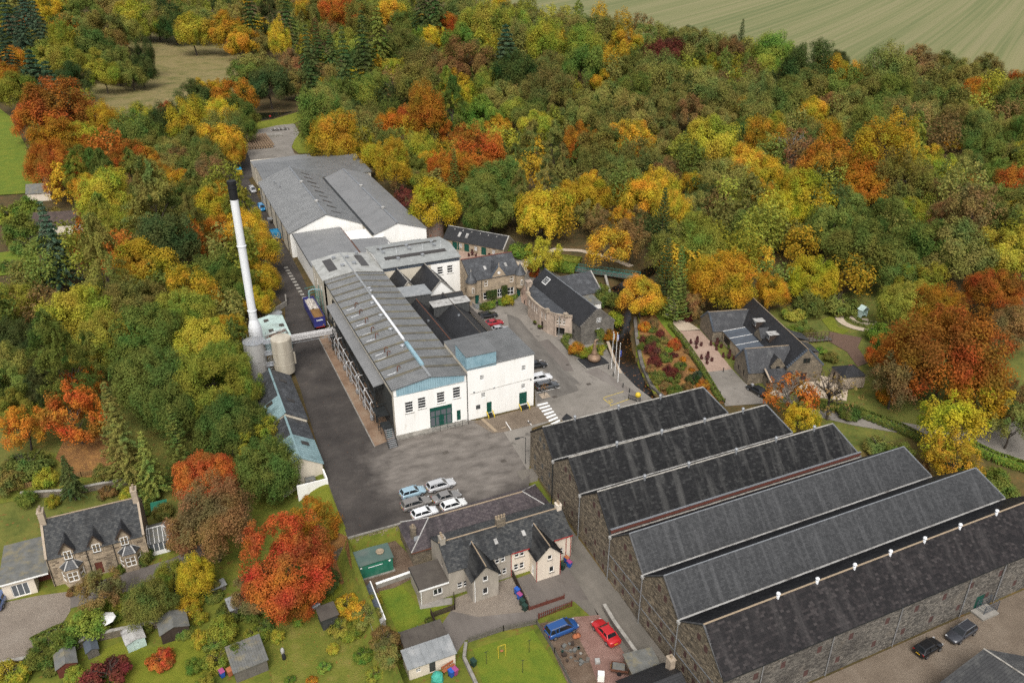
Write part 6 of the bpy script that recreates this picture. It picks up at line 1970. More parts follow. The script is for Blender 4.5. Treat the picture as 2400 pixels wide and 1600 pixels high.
for i in range(4):
 y = 20.95 + i * .45
 MB().ext([(1.7, y, zz(1.7) + .165),(1.7, y + .36, zz(1.7) + .165),(2.9, y + .36, zz(2.9) + .165),(2.9, y, zz(2.9) + .165)], (0,0,.02)).build('rooflight_pane','glass', bw)
# bowed front block (local coordinates)
F_ = [(.0,4.2),(-1.2,5.0),(-2.9,6.6),(-3.9,8.6),(-4.2,11.5),(-4.2,15.0),(-3.8,18.8),(-1.4,23.6),(0,24.5)]
for i in range(len(F_) - 1):
 p, q = F_[i + 1], F_[i]
 Ls = math.dist(p, q)
 o = []
 if i in (1,3,4,5):
  n = {1: 3,3: 2,4: 3,5: 2}[i]
  wd = .55
  o = [(Ls * (k + .5) / n - wd / 2, Ls * (k + .5) / n + wd / 2,2.9,4.4) for k in range(n)]
 base = []
 if i == 1:
  base = [(.15, Ls - .15,.05,2.2)]
 if i == 3:
  base = [(.4,1.4,.05,2.1)]
 wall(bw, p, q, 0,5.3, o + base, 'ashlar_pink', depth=.3)
 for w_ in o:
  window(bw, p, q, w_, 1,2,'white_paint','glass_warm',.09,.16, sill='sandstone')
 if i == 1:
  u_ = Vector((q[0] - p[0], q[1] - p[1], 0)).normalized()
  MB().ext([(*(Vector((*p, .05)) + Vector((-u_.y, u_.x, 0)) * 1.6 + u_ * .1),),(*(Vector((*q, .05)) + Vector((-u_.y, u_.x, 0)) * 1.6),),(*(Vector((*q, 2.2)) + Vector((-u_.y, u_.x, 0)) * 1.6),),(*(Vector((*p, 2.2)) + Vector((-u_.y, u_.x, 0)) * 1.6 + u_ * .1),)], (.02,.02,0)).build('porch_back','dark_wall', bw)
 if i == 3:
  door(bw, p, q, base[0], 'wood_dark')
 MB().bar((*p, 5.05),(*q, 5.05),.34,.16).build('cornice','ashlar_pink', bw)
 MB().bar((*p, 5.36),(*q, 5.36),.42,.14).build('parapet_coping','sandstone', bw)
for (x, y) in (F_[1], F_[3], F_[6]):
 MB().box(x - .4, x + .4, y - .5, y + .5,5.2,5.85).build('parapet_block','sandstone', bw)
MB().box(-2.2,-1.2,22.4,23.3,5.3,6.6).box(-2.4,-1.0,22.2,23.5,6.602,6.8).build('chimney','ashlar_pink', bw)
me = MB().poly([(x * .96, y, 5.0) for x, y in F_]).mesh('bow_roof')
obj('bow_roof', me, 'slate_lead', bw)
MB().tube([(-2.3,5.9,5.0),(-2.3,5.9,.1)], .08,6).build('downpipe','galv', bw)
for i in (2,4,7):
 x, y = F_[i]
 MB().box(x - .2, x + .16, y - .3, y + .3,0,5.0).build('pilaster','ashlar_pink', bw)
# annex to the east
an = thing('hall_annex','stone annex with grey slate roof behind the bow-fronted hall','stone building',(83.9,151.0,0))
wall(an, (0,0),(7.0,0),0,3.2, [(4.0,4.8,1.2,2.6),(5.4,6.2,1.2,2.6)], 'ashlar', depth=.2)
for o in ((4.0,4.8,1.2,2.6),(5.4,6.2,1.2,2.6)):
 window(an, (0,0),(7.0,0), o, 1,2,'white_paint','glass_warm',.08,.14, sill='sandstone')
wall(an, (7.0,0),(7.0,11),0,3.2,(),'rubble', gable=[(11,3.2),(5.5,6.3),(0,3.2)])
wall(an, (7.0,11),(0,11),0,3.2,(),'rubble')
slab(an, [(-3,-.2,3.1),(6.9,-.2,3.1),(6.9,5.5,6.35),(-3,5.5,6.35)], 'slate_lead',.1)
slab(an, [(6.9,11.2,3.1),(-3,11.2,3.1),(-3,5.5,6.35),(6.9,5.5,6.35)], 'slate_lead',.1)
for y in (-.15,11.15):
 MB().bar((7.0, y, 3.25),(7.0,5.5,6.45),.28,.14).build('skew','coping', an)
MB().box(.4,4.2,-4.8,-.3,0,2.6).build('lean_to','white_render', an)
slab(an, [(.2,-5.0,2.65),(4.4,-5.0,2.65),(4.4,-.25,2.95),(.2,-.25,2.95)], 'felt_grey',.08,'lean_to_roof')

# ------------------------------------------------------------------ visitor centre (turned 15 degrees)
vc = thing('visitor_centre','rambling stone visitor centre with slate roofs, dormers and a glazed lean-to','stone building',(97.6,105.2,0), R(-15))
S = 'rubble'
# B wing
wall(vc, (0,6.4),(0,0),0,2.6, [(1.6,2.2,.9,2.0),(4.0,4.6,.8,2.2)], S, gable=[(6.4,2.6),(3.2,6.2),(0,2.6)], depth=.2)
wall(vc, (0,0),(8,0),0,2.6,(), S); wall(vc, (8,6.4),(0,6.4),0,2.6,(), S)
for o in ((1.6,2.2,.9,2.0),(4.0,4.6,.8,2.2)):
 window(vc, (0,6.4),(0,0), o, 1,2,'wood_dark','glass',.06,.14)
slab(vc, [(.15,-.2,2.5),(9.5,-.2,2.5),(9.5,3.2,6.25),(.15,3.2,6.25)], 'slate_fine',.1)
slab(vc, [(9.5,6.6,2.5),(.15,6.6,2.5),(.15,3.2,6.25),(9.5,3.2,6.25)], 'slate_fine',.1)
# A wing
wall(vc, (.1,25.6),(.1,18.5),0,2.7, [(3.3,3.8,3.0 - .6,2.69)], S, gable=[(7.1,2.7),(3.55,5.6),(0,2.7)], depth=.2)
wall(vc, (.1,18.5),(8,18.5),0,2.7,(), S); wall(vc, (9,25.6),(.1,25.6),0,2.7,(), S)
slab(vc, [(.25,18.3,2.6),(11,18.3,2.6),(11,22.05,5.65),(.25,22.05,5.65)], 'slate_fine',.1)
slab(vc, [(11,25.8,2.6),(.25,25.8,2.6),(.25,22.05,5.65),(11,22.05,5.65)], 'slate_fine',.1)
# main range
wall(vc, (7.4,-1),(14.8,-1),0,3.6, [(3.0,4.3,.6,2.2)], S, gable=[(7.4,3.6),(3.7,7.3),(0,3.6)], depth=.2)
window(vc, (7.4,-1),(14.8,-1),(3.0,4.3,.6,2.2),2,2,'wood_red','glass',.12,.12)
MB().box(10.5,11.9,-1.06,-1.002,4.4,5.4).build('window','glass', vc)
MB().box(11.15,11.25,-1.1,-1.065,4.4,5.4).build('mullion','wood_dark', vc)
wall(vc, (14.8,-1),(14.8,24),0,3.6,(), S); wall(vc, (7.4,24),(7.4,-1),0,3.6,(), S)
wall(vc, (14.8,24),(7.4,24),0,3.6,(), S, gable=[(7.4,3.6),(3.7,7.3),(0,3.6)])
slab(vc, [(7.2,-.8,3.4),(7.2,24,3.4),(11.1,24,7.35),(11.1,-.8,7.35)], 'slate_dark',.1)
slab(vc, [(15.0,24,3.4),(15.0,-.8,3.4),(11.1,-.8,7.35),(11.1,24,7.35)], 'slate_dark',.1)
MB().tube([(11.1,-1,7.4),(11.1,24,7.4)], .08,6).build('ridge','ridge_buff', vc)
MB().tube([(.1,3.2,6.3),(9.3,3.2,6.3)], .08,6).build('ridge','ridge_buff', vc)
MB().tube([(.1,22.05,5.7),(9.0,22.05,5.7)], .08,6).build('ridge','ridge_buff', vc)
for (x, y0, y1, z0, zr, ax) in ((.0,0,6.4,2.6,6.2,'y'),(.1,18.5,25.6,2.7,5.6,'y'),(-1,7.4,14.8,3.6,7.3,'x')):
 for i in range(11):
  for s in (-1,1):
   f = i / 11
   c_ = (y0 + y1) / 2 + s * (y1 - y0) / 2 * (1 - f)
   z_ = z0 + f * (zr - z0)
   m = MB()
   if ax == 'y':
    m.box(x - .1, x + .3, c_ - .15, c_ + .15, z_ - .02, z_ + .34)
   else:
    m.box(c_ - .15, c_ + .15, x - .1, x + .3, z_ - .02, z_ + .34)
   m.build('crow_step','slate_clad', vc)
# wall-head gable beside the B wing
MB().ext([(4.6,-.12,0.5),(7.2,-.12,.5),(7.2,-.12,3.4),(5.9,-.12,5.2),(4.6,-.12,3.4)], (0,.3,0)).build('wall_head', S, vc)
MB().box(5.5,6.3,-.17,-.125,2.6,3.7).build('window','glass', vc)
slab(vc, [(4.4,.0,3.3),(4.4,2.2,3.9),(5.9,3.2,5.25),(5.9,.0,5.25)], 'slate_dark',.08,'gable_roof')
slab(vc, [(7.4,2.2,3.9),(7.4,.0,3.3),(5.9,.0,5.25),(5.9,3.2,5.25)], 'slate_fine',.08,'gable_roof')
for i in range(6):
 for s in (-1,1):
  f = i / 6
  MB().box(5.9 + s * 1.3 * (1 - f) - .12,5.9 + s * 1.3 * (1 - f) + .12,-.18,.22,3.4 + f * 1.8,3.4 + f * 1.8 + .3).build('crow_step', S, vc)
# dormers on the main slope
for y in (9.2,15.6):
 z = 3.4 + (8.6 - 7.2) * 1.013
 m = MB().box(7.9,9.6, y - .75, y + .75, z - .4, z + 1.2)
 dm = m.build('dormer','wood_dark', vc)
 MB().box(7.7,10.2, y - .9, y + .9, z + 1.202, z + 1.32).build('dormer_roof','lead_light', dm)
 MB().box(7.86,7.898, y - .6, y + .6, z + .1, z + 1.0).build('window','white_paint', dm)
 for k in range(2):
  MB().box(7.84,7.858, y - .55 + .58 * k, y - .05 + .58 * k, z + .16, z + .94).build('pane','glass', dm)
MB().ext([(7.35,10.9,2.8),(7.35,14.0,2.8),(7.35,14.0,4.2),(7.35,12.45,5.8),(7.35,10.9,4.2)], (.3,0,0)).build('wall_head', S, vc)
slab(vc, [(7.3,10.7,4.1),(9.2,10.7,4.4),(10.2,12.45,5.85),(7.3,12.45,5.85)], 'slate_fine',.08,'gable_roof')
slab(vc, [(9.2,14.2,4.4),(7.3,14.2,4.1),(7.3,12.45,5.85),(10.2,12.45,5.85)], 'slate_fine',.08,'gable_roof')
# glazed lean-to over the terrace door
slab(vc, [(2.2,8.2,2.7),(2.2,18.2,2.7),(7.3,18.2,3.3),(7.3,8.2,3.3)], 'slate_clad',.1,'lean_to_roof')
for y in (8.3,11.4,14.6,18.1):
 MB().bar((2.2, y, 2.78),(7.3, y, 3.38),.08,.06).build('glazing_bar','white_paint', vc)
wall(vc, (2.4,18.2),(2.4,8.2),0,2.6, [(.4,3.8,.5,2.2)], 'ashlar', depth=.2)
window(vc, (2.4,18.2),(2.4,8.2),(.4,3.8,.5,2.2),6,4,'wood_dark','glass',.07,.12)
# front porch lean-to
wall(vc, (3.2,-.15),(3.2,-3.1),0,2.0, [(1.2,1.8,.8,1.6)], S, depth=.15)
wall(vc, (3.2,-3.1),(8.3,-3.1),0,2.0, [(2.2,3.1,.05,1.95),(3.6,4.6,.8,1.8)], S, depth=.15)
door(vc, (3.2,-3.1),(8.3,-3.1),(2.2,3.1,.05,1.95),'wood_red')
window(vc, (3.2,-3.1),(8.3,-3.1),(3.6,4.6,.8,1.8),2,2,'wood_red','glass',.1,.1)
wall(vc, (8.3,-3.1),(8.3,-1),0,2.0,(), S)
slab(vc, [(3.0,-3.35,2.0),(8.5,-3.35,2.0),(8.5,-.1,3.2),(3.0,-.1,3.2)], 'slate_fine',.08,'porch_roof')
MB().bar((3.2,-3.35,2.1),(3.2,-.1,3.35),.3,.16).build('skew','sandstone', vc)
for (x0, x1, y0, y1, z) in ((14.8,18.0,10.5,14.0,3.0),(14.8,17.6,5.5,9.2,2.8),(14.8,17.0,15.0,17.5,2.4)):
 MB().box(x0 + .1, x1, y0, y1,0, z).build('rear_wing', S, vc)
 slab(vc, [(x1 + .2, y1 + .1, z),(x1 + .2, y0 - .1, z),(x0, y0 - .1, z + 1.1),(x0, y1 + .1, z + 1.1)], 'slate_fine',.08,'wing_roof')
ob = thing('stone_store','small stone store with black pyramid roof beyond the visitor centre','outbuilding',(113.2,96.2,0), R(-15))
wall(ob, (0,0),(4.6,0),0,2.6,(),'sandstone'); wall(ob, (4.6,0),(4.6,4.4),0,2.6,(),'sandstone')
wall(ob, (4.6,4.4),(0,4.4),0,2.6,(),'sandstone')
wall(ob, (0,4.4),(0,0),0,2.6, [(.6,1.4,.1,2.2),(2.4,3.2,.1,2.2)], 'sandstone', depth=.15)
for o in ((.6,1.4,.1,2.2),(2.4,3.2,.1,2.2)):
 door(ob, (0,4.4),(0,0), o, 'wood_dark')
MB().add([(-.2,-.2,2.6),(4.8,-.2,2.6),(4.8,4.6,2.6),(-.2,4.6,2.6),(1.9,2.2,4.0),(2.7,2.2,4.0)], [(0,1,5,4),(1,2,5),(2,3,4,5),(3,0,4),(3,2,1,0)]).build('roof','slate_dark', ob)
MB().tube([(1.9,2.2,4.0),(2.7,2.2,4.0)], .1,6).build('ridge','ridge_red', ob)

# ------------------------------------------------------------------ boiler plant: stack, tanks, cabin, pipe bridge, lorry
ck = thing('chimney_stack','tall white steel chimney stack with a black top','chimney',(11.95,156.5,0))
MB().lathe(0,0, [(1.35,0),(1.35,6.2),(1.26,7.0),(.82,8.6),(.80,9.2),(.76,33.8)], 24).build('shaft','stack_white', ck, smooth=False)
MB().lathe(0,0, [(.79,33.82),(.79,36.8),(.86,36.8),(.86,37.4),(.75,37.4)], 24).build('black_top','stack_black', ck)
for z in (10.5,24.4,36.0):
 MB().lathe(0,0, [(.76, z),(.92, z),(.92, z + .14),(.76, z + .14)], 24).build('flange','stack_white' if z < 33 else 'stack_black', ck)
t1 = thing('steel_tank','round grey steel tank with conical ribbed lid at the foot of the chimney','tank',(10.7,148.4,0))
MB().lathe(0,0, [(2.05,0),(2.05,3.6),(2.08,3.65),(2.08,7.5)], 32).build('shell','steel_tank', t1)
MB().lathe(0,0, [(2.15,7.5),(2.15,7.6),(.25,8.15)], 24).build('lid','galv', t1)
for i in range(12):
 a_ = i * math.pi / 6
 MB().bar((.3 * math.cos(a_),.3 * math.sin(a_),8.2),(2.1 * math.cos(a_),2.1 * math.sin(a_),7.7),.05).build('lid_rib','steel_tank', t1)
 MB().tube([(2.05 * math.cos(a_),2.05 * math.sin(a_),7.6),(2.05 * math.cos(a_),2.05 * math.sin(a_),8.5)], .02,4).build('rail_post','galv', t1)
t2 = thing('storage_tank','cream round storage tank with a flat lid beside the lane','tank',(15.6,146.0,0))
MB().lathe(0,0, [(1.9,.9),(1.98,1.0),(1.98,8.3),(1.85,8.5),(.1,8.62)], 32).build('shell','cream_tank', t2)
for z in (3.0,5.6):
 MB().lathe(0,0, [(1.98, z),(2.02, z + .02),(2.02, z + .08),(1.98, z + .1)], 32).build('hoop','cream_tank', t2)
for i in range(6):
 a_ = i * math.pi / 3
 MB().box(1.6 * math.cos(a_) - .12,1.6 * math.cos(a_) + .12,1.6 * math.sin(a_) - .12,1.6 * math.sin(a_) + .12,0,.95).build('leg','black_steel', t2)
MB().box(1.95,2.3,-.4,.3,2.4,4.8).build('control_box','cream_tank', t2)
ld = thing('tank_ladder','grey steel ladder tower between the two round tanks','ladder',(13.1,146.3,0))
for x in (-.3,.3):
 MB().tube([(x, 0,0),(x, 0,9.2)], .04,5).build('rail','galv', ld)
for i in range(22):
 MB().tube([(-.3,0,.4 + .4 * i),(.3,0,.4 + .4 * i)], .02,4).build('rung','galv', ld)
for z in (2.5,5,7.5):
 MB().box(-.9,.9,-.2,1.6, z, z + .06).build('platform','galv', ld)
 for x in (-.85,.8):
  MB().box(x, x + .05,-.2,-.15, z + .06, z + 1.0).build('post','galv', ld)
 MB().tube([(-.85,-.18, z + 1.0),(.85,-.18, z + 1.0)], .025,4).build('handrail','galv', ld)
MB().bar((.5,-.9,4.5),(1.4,-1.6,.2),.12).build('chute','galv', ld)
cb = thing('boiler_cabin','pale mint green roofed boiler house below the chimney','cabin',(13.6,157.2,0))
MB().box(0,5.4,0,11.5,0,2.9).build('wall','teal_clad', cb)
slab(cb, [(-.15,-.15,2.95),(-.15,11.7,2.95),(2.7,11.7,3.5),(2.7,-.15,3.5)], 'mint',.12)
slab(cb, [(5.55,11.7,2.95),(5.55,-.15,2.95),(2.7,-.15,3.5),(2.7,11.7,3.5)], 'mint',.12)
for x, y in ((1.2,8.6),(3.9,5.2),(1.4,3.0)):
 z = 2.95 + .55 * (1 - abs(x + .4 - 2.7) / 2.85) + .04
 MB().box(x, x + 1.0, y, y + 1.2, z - .05, z + .12).build('rooflight','felt_brown', cb)
for y in (.8,1.4,2.2):
 MB().tube([(.2, y, 3.1),(4.6, y, 4.1),(4.9, y, 3.4)], .11,7).build('pipe','rust' if y < 1.5 else 'pipe_silver', cb)
for x in (.3,2.5,4.6):
 MB().box(x, x + .08,.5,.58,3.0,4.6).build('rail_post','galv', cb)
MB().bar((.3,.54,4.6),(4.7,.54,4.6),.06).build('handrail','galv', cb)
vs = thing('round_vat','round steel vat with pipework on the bank behind the mint roof','vat',(18.2,174.0,0))
MB().lathe(0,0, [(1.5,0),(1.5,1.4),(1.6,1.4),(1.6,1.5),(.2,1.75)], 20).build('shell','galv', vs)
for i in range(5):
 MB().tube([(-2.0 + .3 * i, 1.2,0),(-2.0 + .3 * i, 1.2,2.0 + .4 * (i % 2)),(-.6,.6,2.2 + .4 * (i % 2))], .09,6).build('pipe','steel_tank', vs)
pb = thing('pipe_bridge','bridge of silver pipes crossing the lane from the tanks to the hall','pipe bridge',(17.4,151.4,0))
for k, (y, z, r) in enumerate(((0,5.5,.22),(.55,5.6,.16),(.95,5.45,.12),(-.4,4.9,.13),(.3,4.75,.10),(.8,4.8,.12),(-.55,5.35,.09))):
 MB().tube([(-.6, y, z),(9.6, y, z),(10.0, y, z - .3),(10.0, y, z - 1.5 - .3 * (k % 3))], r, 10).build('pipe','pipe_silver', pb)
for x in (.2,9.2):
 for y in (-.7,1.2):
  MB().box(x, x + .18, y, y + .18,0,5.9).build('post','black_steel', pb)
for x in (0,2.4,4.8,7.2,9.4):
 MB().box(x, x + .12,-.8,1.4,4.5,4.62).build('cross_beam','galv', pb)
for y in (-.75,1.3):
 MB().box(0,9.5, y, y + .1,4.4,4.5).build('girder','galv', pb)
 MB().tube([(0, y, 6.0),(9.5, y, 6.2)], .035,5).build('handrail','black_steel', pb)
lr = thing('grain_lorry','blue open-topped grain trailer heaped with brown draff beside the hall','trailer',(25.1,163.6,0))
bd = MB()
for q in ((0,2.5,0,.08),(0,2.5,12.4,12.48),(0,.08,.08,12.4),(2.42,2.5,.08,12.4)):
 bd.box(q[0], q[1], q[2], q[3], 1.1,3.3)
bd.box(0,2.5,0,12.48,1.0,1.1).build('body','lorry_blue', lr)
MB().box(-.04,2.54,-.04,.0,1.95,2.02).box(-.04,2.54,-.04,0,3.2,3.34).build('tail_frame','lorry_blue', lr)
n = 10
V = [(.1 + 2.3 * i / n, .1 + 6.0 * j / n, 2.7 + .35 * math.sin(math.pi * i / n) * math.sin(math.pi * j / n) + .04 * rng.random()) for j in range(n + 1) for i in range(n + 1)]
MB().add(V, [(j * (n + 1) + i, j * (n + 1) + i + 1,(j + 1) * (n + 1) + i + 1,(j + 1) * (n + 1) + i) for j in range(n) for i in range(n)]).build('draff_heap','grain', lr)
V = [(.1 + 2.3 * i / n, 6.1 + 6.2 * j / n, 2.6 + .5 * rng.random() * math.sin(math.pi * i / n)) for j in range(n + 1) for i in range(n + 1)]
MB().add(V, [(j * (n + 1) + i, j * (n + 1) + i + 1,(j + 1) * (n + 1) + i + 1,(j + 1) * (n + 1) + i) for j in range(n) for i in range(n)]).build('steaming_load','foam_white', lr)
for y in (1.2,2.5,3.8):
 for x in (.2,2.3):
  w_ = MB().ext([(x - .15, y + .5 * math.cos(i * .5236),.5 + .5 * math.sin(i * .5236)) for i in range(12)], (.3,0,0)).build('wheel','tyre', lr)
MB().box(.3,2.2,-.06,-.002,.8,1.0).build('bumper','red_paint', lr)
for x in (.35,1.95):
 MB().box(x, x + .3,-.08,-.062,.82,.98).build('tail_light','lamp_red', lr)
MB().box(.55,1.95,-.055,-.045,2.45,2.7).build('name_strip','white_metal', lr)
MB().box(1.8,2.15,-.055,-.045,1.3,1.42).build('number_plate','amber_plate', lr)
sp = thing('loading_spout','green steel loading spout frame reaching over the blue trailer','loading frame',(27.7,170.5,0))
for y in (0,3.4):
 for x in (0,.9):
  MB().box(x, x + .14, y, y + .14,0,6.6).build('post','bridge_green', sp)
 MB().bar((.1, y + .07,6.5),(-2.2, y + .07,6.3),.12).build('arm','bridge_green', sp)
MB().tube([(1.0,1.6,6.2),(-.8,1.6,6.6),(-1.6,1.6,6.3),(-1.7,1.6,4.6)], .22,8).build('spout','teal_clad', sp)
for z in (2.2,4.4):
 MB().bar((.07,.07, z),(.07,3.47, z),.1).build('rail','bridge_green', sp)
 MB().bar((.07,.07, z),(.07,3.47, z + 2.2),.08).build('brace','bridge_green', sp)

# ------------------------------------------------------------------ long low range on the west edge of the yard
for k, (x0, x1, y0, y1, ze, zr, lab) in enumerate(((8.6,15.6,123.5,140.6,2.6,4.9,'low grey slated range with teal gable beside the cream tank'),(8.6,15.4,110.0,123.3,2.0,4.2,'low teal and grey roofed range with white gable at the yard corner'))):
 t = thing('yard_range', lab, 'outbuilding',(x0, y0,0),0,'low ranges at the yard edge')
 w, d = x1 - x0, y1 - y0
 G = [(w, ze),(w / 2, zr - .06),(0, ze)]
 wall(t, (0,0),(w, 0),-3 if k else 0, ze, (),'cream_render', gable=G); wall(t, (w, 0),(w, d),0, ze, (),'cream_render')
 wall(t, (w, d),(0, d),0, ze, (),'cream_render', gable=G); wall(t, (0, d),(0,0),-3, ze, (),'cream_render')
 for s in (0,1):
  X = (lambda v: v) if s == 0 else (lambda v: w - v)
  f = .62 if k == 0 else .45
  q = [(X(-.25), d * (1 - f) if k == 0 else d * .55, ze),(X(-.25), d + .2, ze),(X(w / 2), d + .2, zr),(X(w / 2), d * (1 - f) if k == 0 else d * .55, zr)]
  slab(t, q if s == 0 else q[::-1], 'slate_lead',.12)
  q = [(X(-.25),-.2, ze + .01),(X(-.25),(d * (1 - f) if k == 0 else d * .55) - .02, ze + .01),(X(w / 2),(d * (1 - f) if k == 0 else d * .55) - .02, zr + .01),(X(w / 2),-.2, zr + .01)]
  slab(t, q if s == 0 else q[::-1], 'teal_clad' if k == 1 or s == 0 else 'slate_lead',.12, ribs=.7, rib_h=.04)
  for y in ((d * .3, d * .75) if k == 0 else (d * .35,)):
   zz_ = lambda x: ze + (zr - ze) * (x + .25) / (w / 2 + .25) + .06
   q = [(X(1.0), y, zz_(1.0)),(X(1.0), y + 1.1, zz_(1.0)),(X(2.2), y + 1.1, zz_(2.2)),(X(2.2), y, zz_(2.2))]
   MB().ext(q, (0,0,.06)).build('rooflight','dark_light', t)
 MB().bar((w / 2,-.2, zr + .06),(w / 2, d + .2, zr + .06),.35,.06).build('ridge','teal_clad', t)
t = thing('parapet_wall','low white parapet wall round a sunken plant bay at the yard corner','wall',(10.6,106.9,-2))
MB().box(0,4.9,0,.25,0,3.0).box(4.65,4.9,.252,3.0,0,3.0).build('wall','white_render', t)
MB().box(1.6,3.2,1.2,2.4,1.2,2.6).build('plant_unit','felt_grey', t)
# ------------------------------------------------------------------ houses of the lower street
GZ = -3.0
# hipped storehouse behind the cottages
hp = thing('hipped_store','long purple-grey slated storehouse with white hip lines above the cottages','storehouse',(23.1,86.6, GZ))
W, D, E_, RR = 22.6,6.8,2.6,5.0
wall(hp, (0,0),(W, 0),0, E_, [(3.0,4.0,1.6,2.3)], 'rubble', depth=.15)
wall(hp, (0, D),(0,0),0, E_, (),'rubble'); wall(hp, (W, 0),(W, D),0, E_, (),'rubble'); wall(hp, (W, D),(0, D),0, E_, (),'rubble')
P0, P1, P2, P3, A0, A1 = (-.25,-.25, E_),(W + .25,-.25, E_),(W + .25, D + .25, E_),(-.25, D + .25, E_),(3.7, D / 2, RR),(W - 3.7, D / 2, RR)
for q in ([P0, P1, A1, A0], [P2, P3, A0, A1]):
 s_ = slab(hp, q, 'felt_dark',.12); slates(s_, q, 'slates_purple',.42,.3, seed=5)
for q in ([P3, P0, A0, tuple(Vector(A0) + Vector((0,.01,0)))], [P1, P2, tuple(Vector(A1) + Vector((0,.01,0))), A1]):
 s_ = slab(hp, q, 'felt_dark',.12); slates(s_, q, 'slates_purple',.42,.3, seed=6)
for p, q in ((P0, A0),(P3, A0),(P1, A1),(P2, A1)):
 MB().tube([tuple(Vector(p) + Vector((0,0,.06))), tuple(Vector(q) + Vector((0,0,.06)))], .09,6).build('hip_flashing','lead_light', hp)
MB().tube([A0, A1], .11,6).build('ridge','ridge_buff', hp)
MB().bar((-.3,-.32, E_ - .05),(W + .3,-.32, E_ - .05),.14,.12).build('gutter','rust', hp)
stack_chimney(hp, .9,2.3,1.5,4.9,.7,.8,'rubble',1)
MB().add([(.7,1.0,3.0),(.7,2.0,3.0),(1.9,1.5,3.9),(.75,1.5,3.9)], [(0,1,3),(0,3,2),(3,1,2)]).build('roof_vent','lead', hp)

# the double cottage
ct = thing('double_cottage','semi-detached cottage, one half grey harled and one half cream, with two steep front gables','house',(25.8,78.8, GZ))
W, D, E_, RR = 18.9,7.4,4.5,6.5
half = 9.3
opsL = [(1.2,1.95,.9,1.9),(2.1,2.85,.9,1.9),(7.1,7.75,.9,1.95),(7.95,8.6,.9,1.95),(6.9,7.55,3.2,4.35),(7.75,8.4,3.2,4.35)]
opsR = [(9.75 - half, 10.45 - half, .9,2.0),(10.65 - half, 11.35 - half, .9,2.0),(9.9 - half, 10.55 - half, 3.2,4.3),(10.7 - half, 11.35 - half, 3.2,4.3),(16.9 - half, 17.6 - half, 2.3 - .9,3.3 - .9)]
wall(ct, (0,0),(half, 0),0, E_, opsL, 'grey_harl', depth=.18)
wall(ct, (half, 0),(W, 0),0, E_, opsR, 'cream_harl', depth=.18)
for o in opsL:
 window(ct, (0,0),(half, 0), o, 1,2,'white_paint','glass',.08,.14, sill='grey_harl')
for o in opsR:
 window(ct, (half, 0),(W, 0), o, 1,2,'white_paint','glass',.08,.14, sill='concrete')
wall(ct, (0, D),(0,0),0, E_, [(4.4,5.0,3.1,4.1),(5.8,6.3,2.0,2.8)], 'grey_harl', gable=[(D, E_),(D / 2, RR),(0, E_)], depth=.15)
wall(ct, (W, 0),(W, D),0, E_, (),'cream_harl', gable=[(D, E_),(D / 2, RR),(0, E_)])
wall(ct, (W, D),(0, D),0, E_, (),'grey_harl')
q = [(-.1,-.25, E_ - .1),(W + .1,-.25, E_ - .1),(W + .1, D / 2, RR + .04),(-.1, D / 2, RR + .04)]
s_ = slab(ct, q, 'felt_dark',.12); slates(s_, q, 'slates_grey',.38,.27, seed=8)
q = [(W + .1, D + .25, E_ - .1),(-.1, D + .25, E_ - .1),(-.1, D / 2, RR + .04),(W + .1, D / 2, RR + .04)]
s_ = slab(ct, q, 'felt_dark',.12); slates(s_, q, 'slates_grey',.38,.27, seed=9)
MB().tube([(-.1, D / 2, RR + .1),(W + .1, D / 2, RR + .1)], .1,6).build('ridge','ridge_buff', ct)
stack_chimney(ct, .45, D / 2,5.3,7.3,.75,.95,'grey_harl',3,'y')
stack_chimney(ct, 9.3, D / 2 + .1,5.6,7.6,1.3,.8,'rubble',4)
stack_chimney(ct, W - .4, D / 2,5.4,7.2,.7,.9,'cream_harl',2,'y')
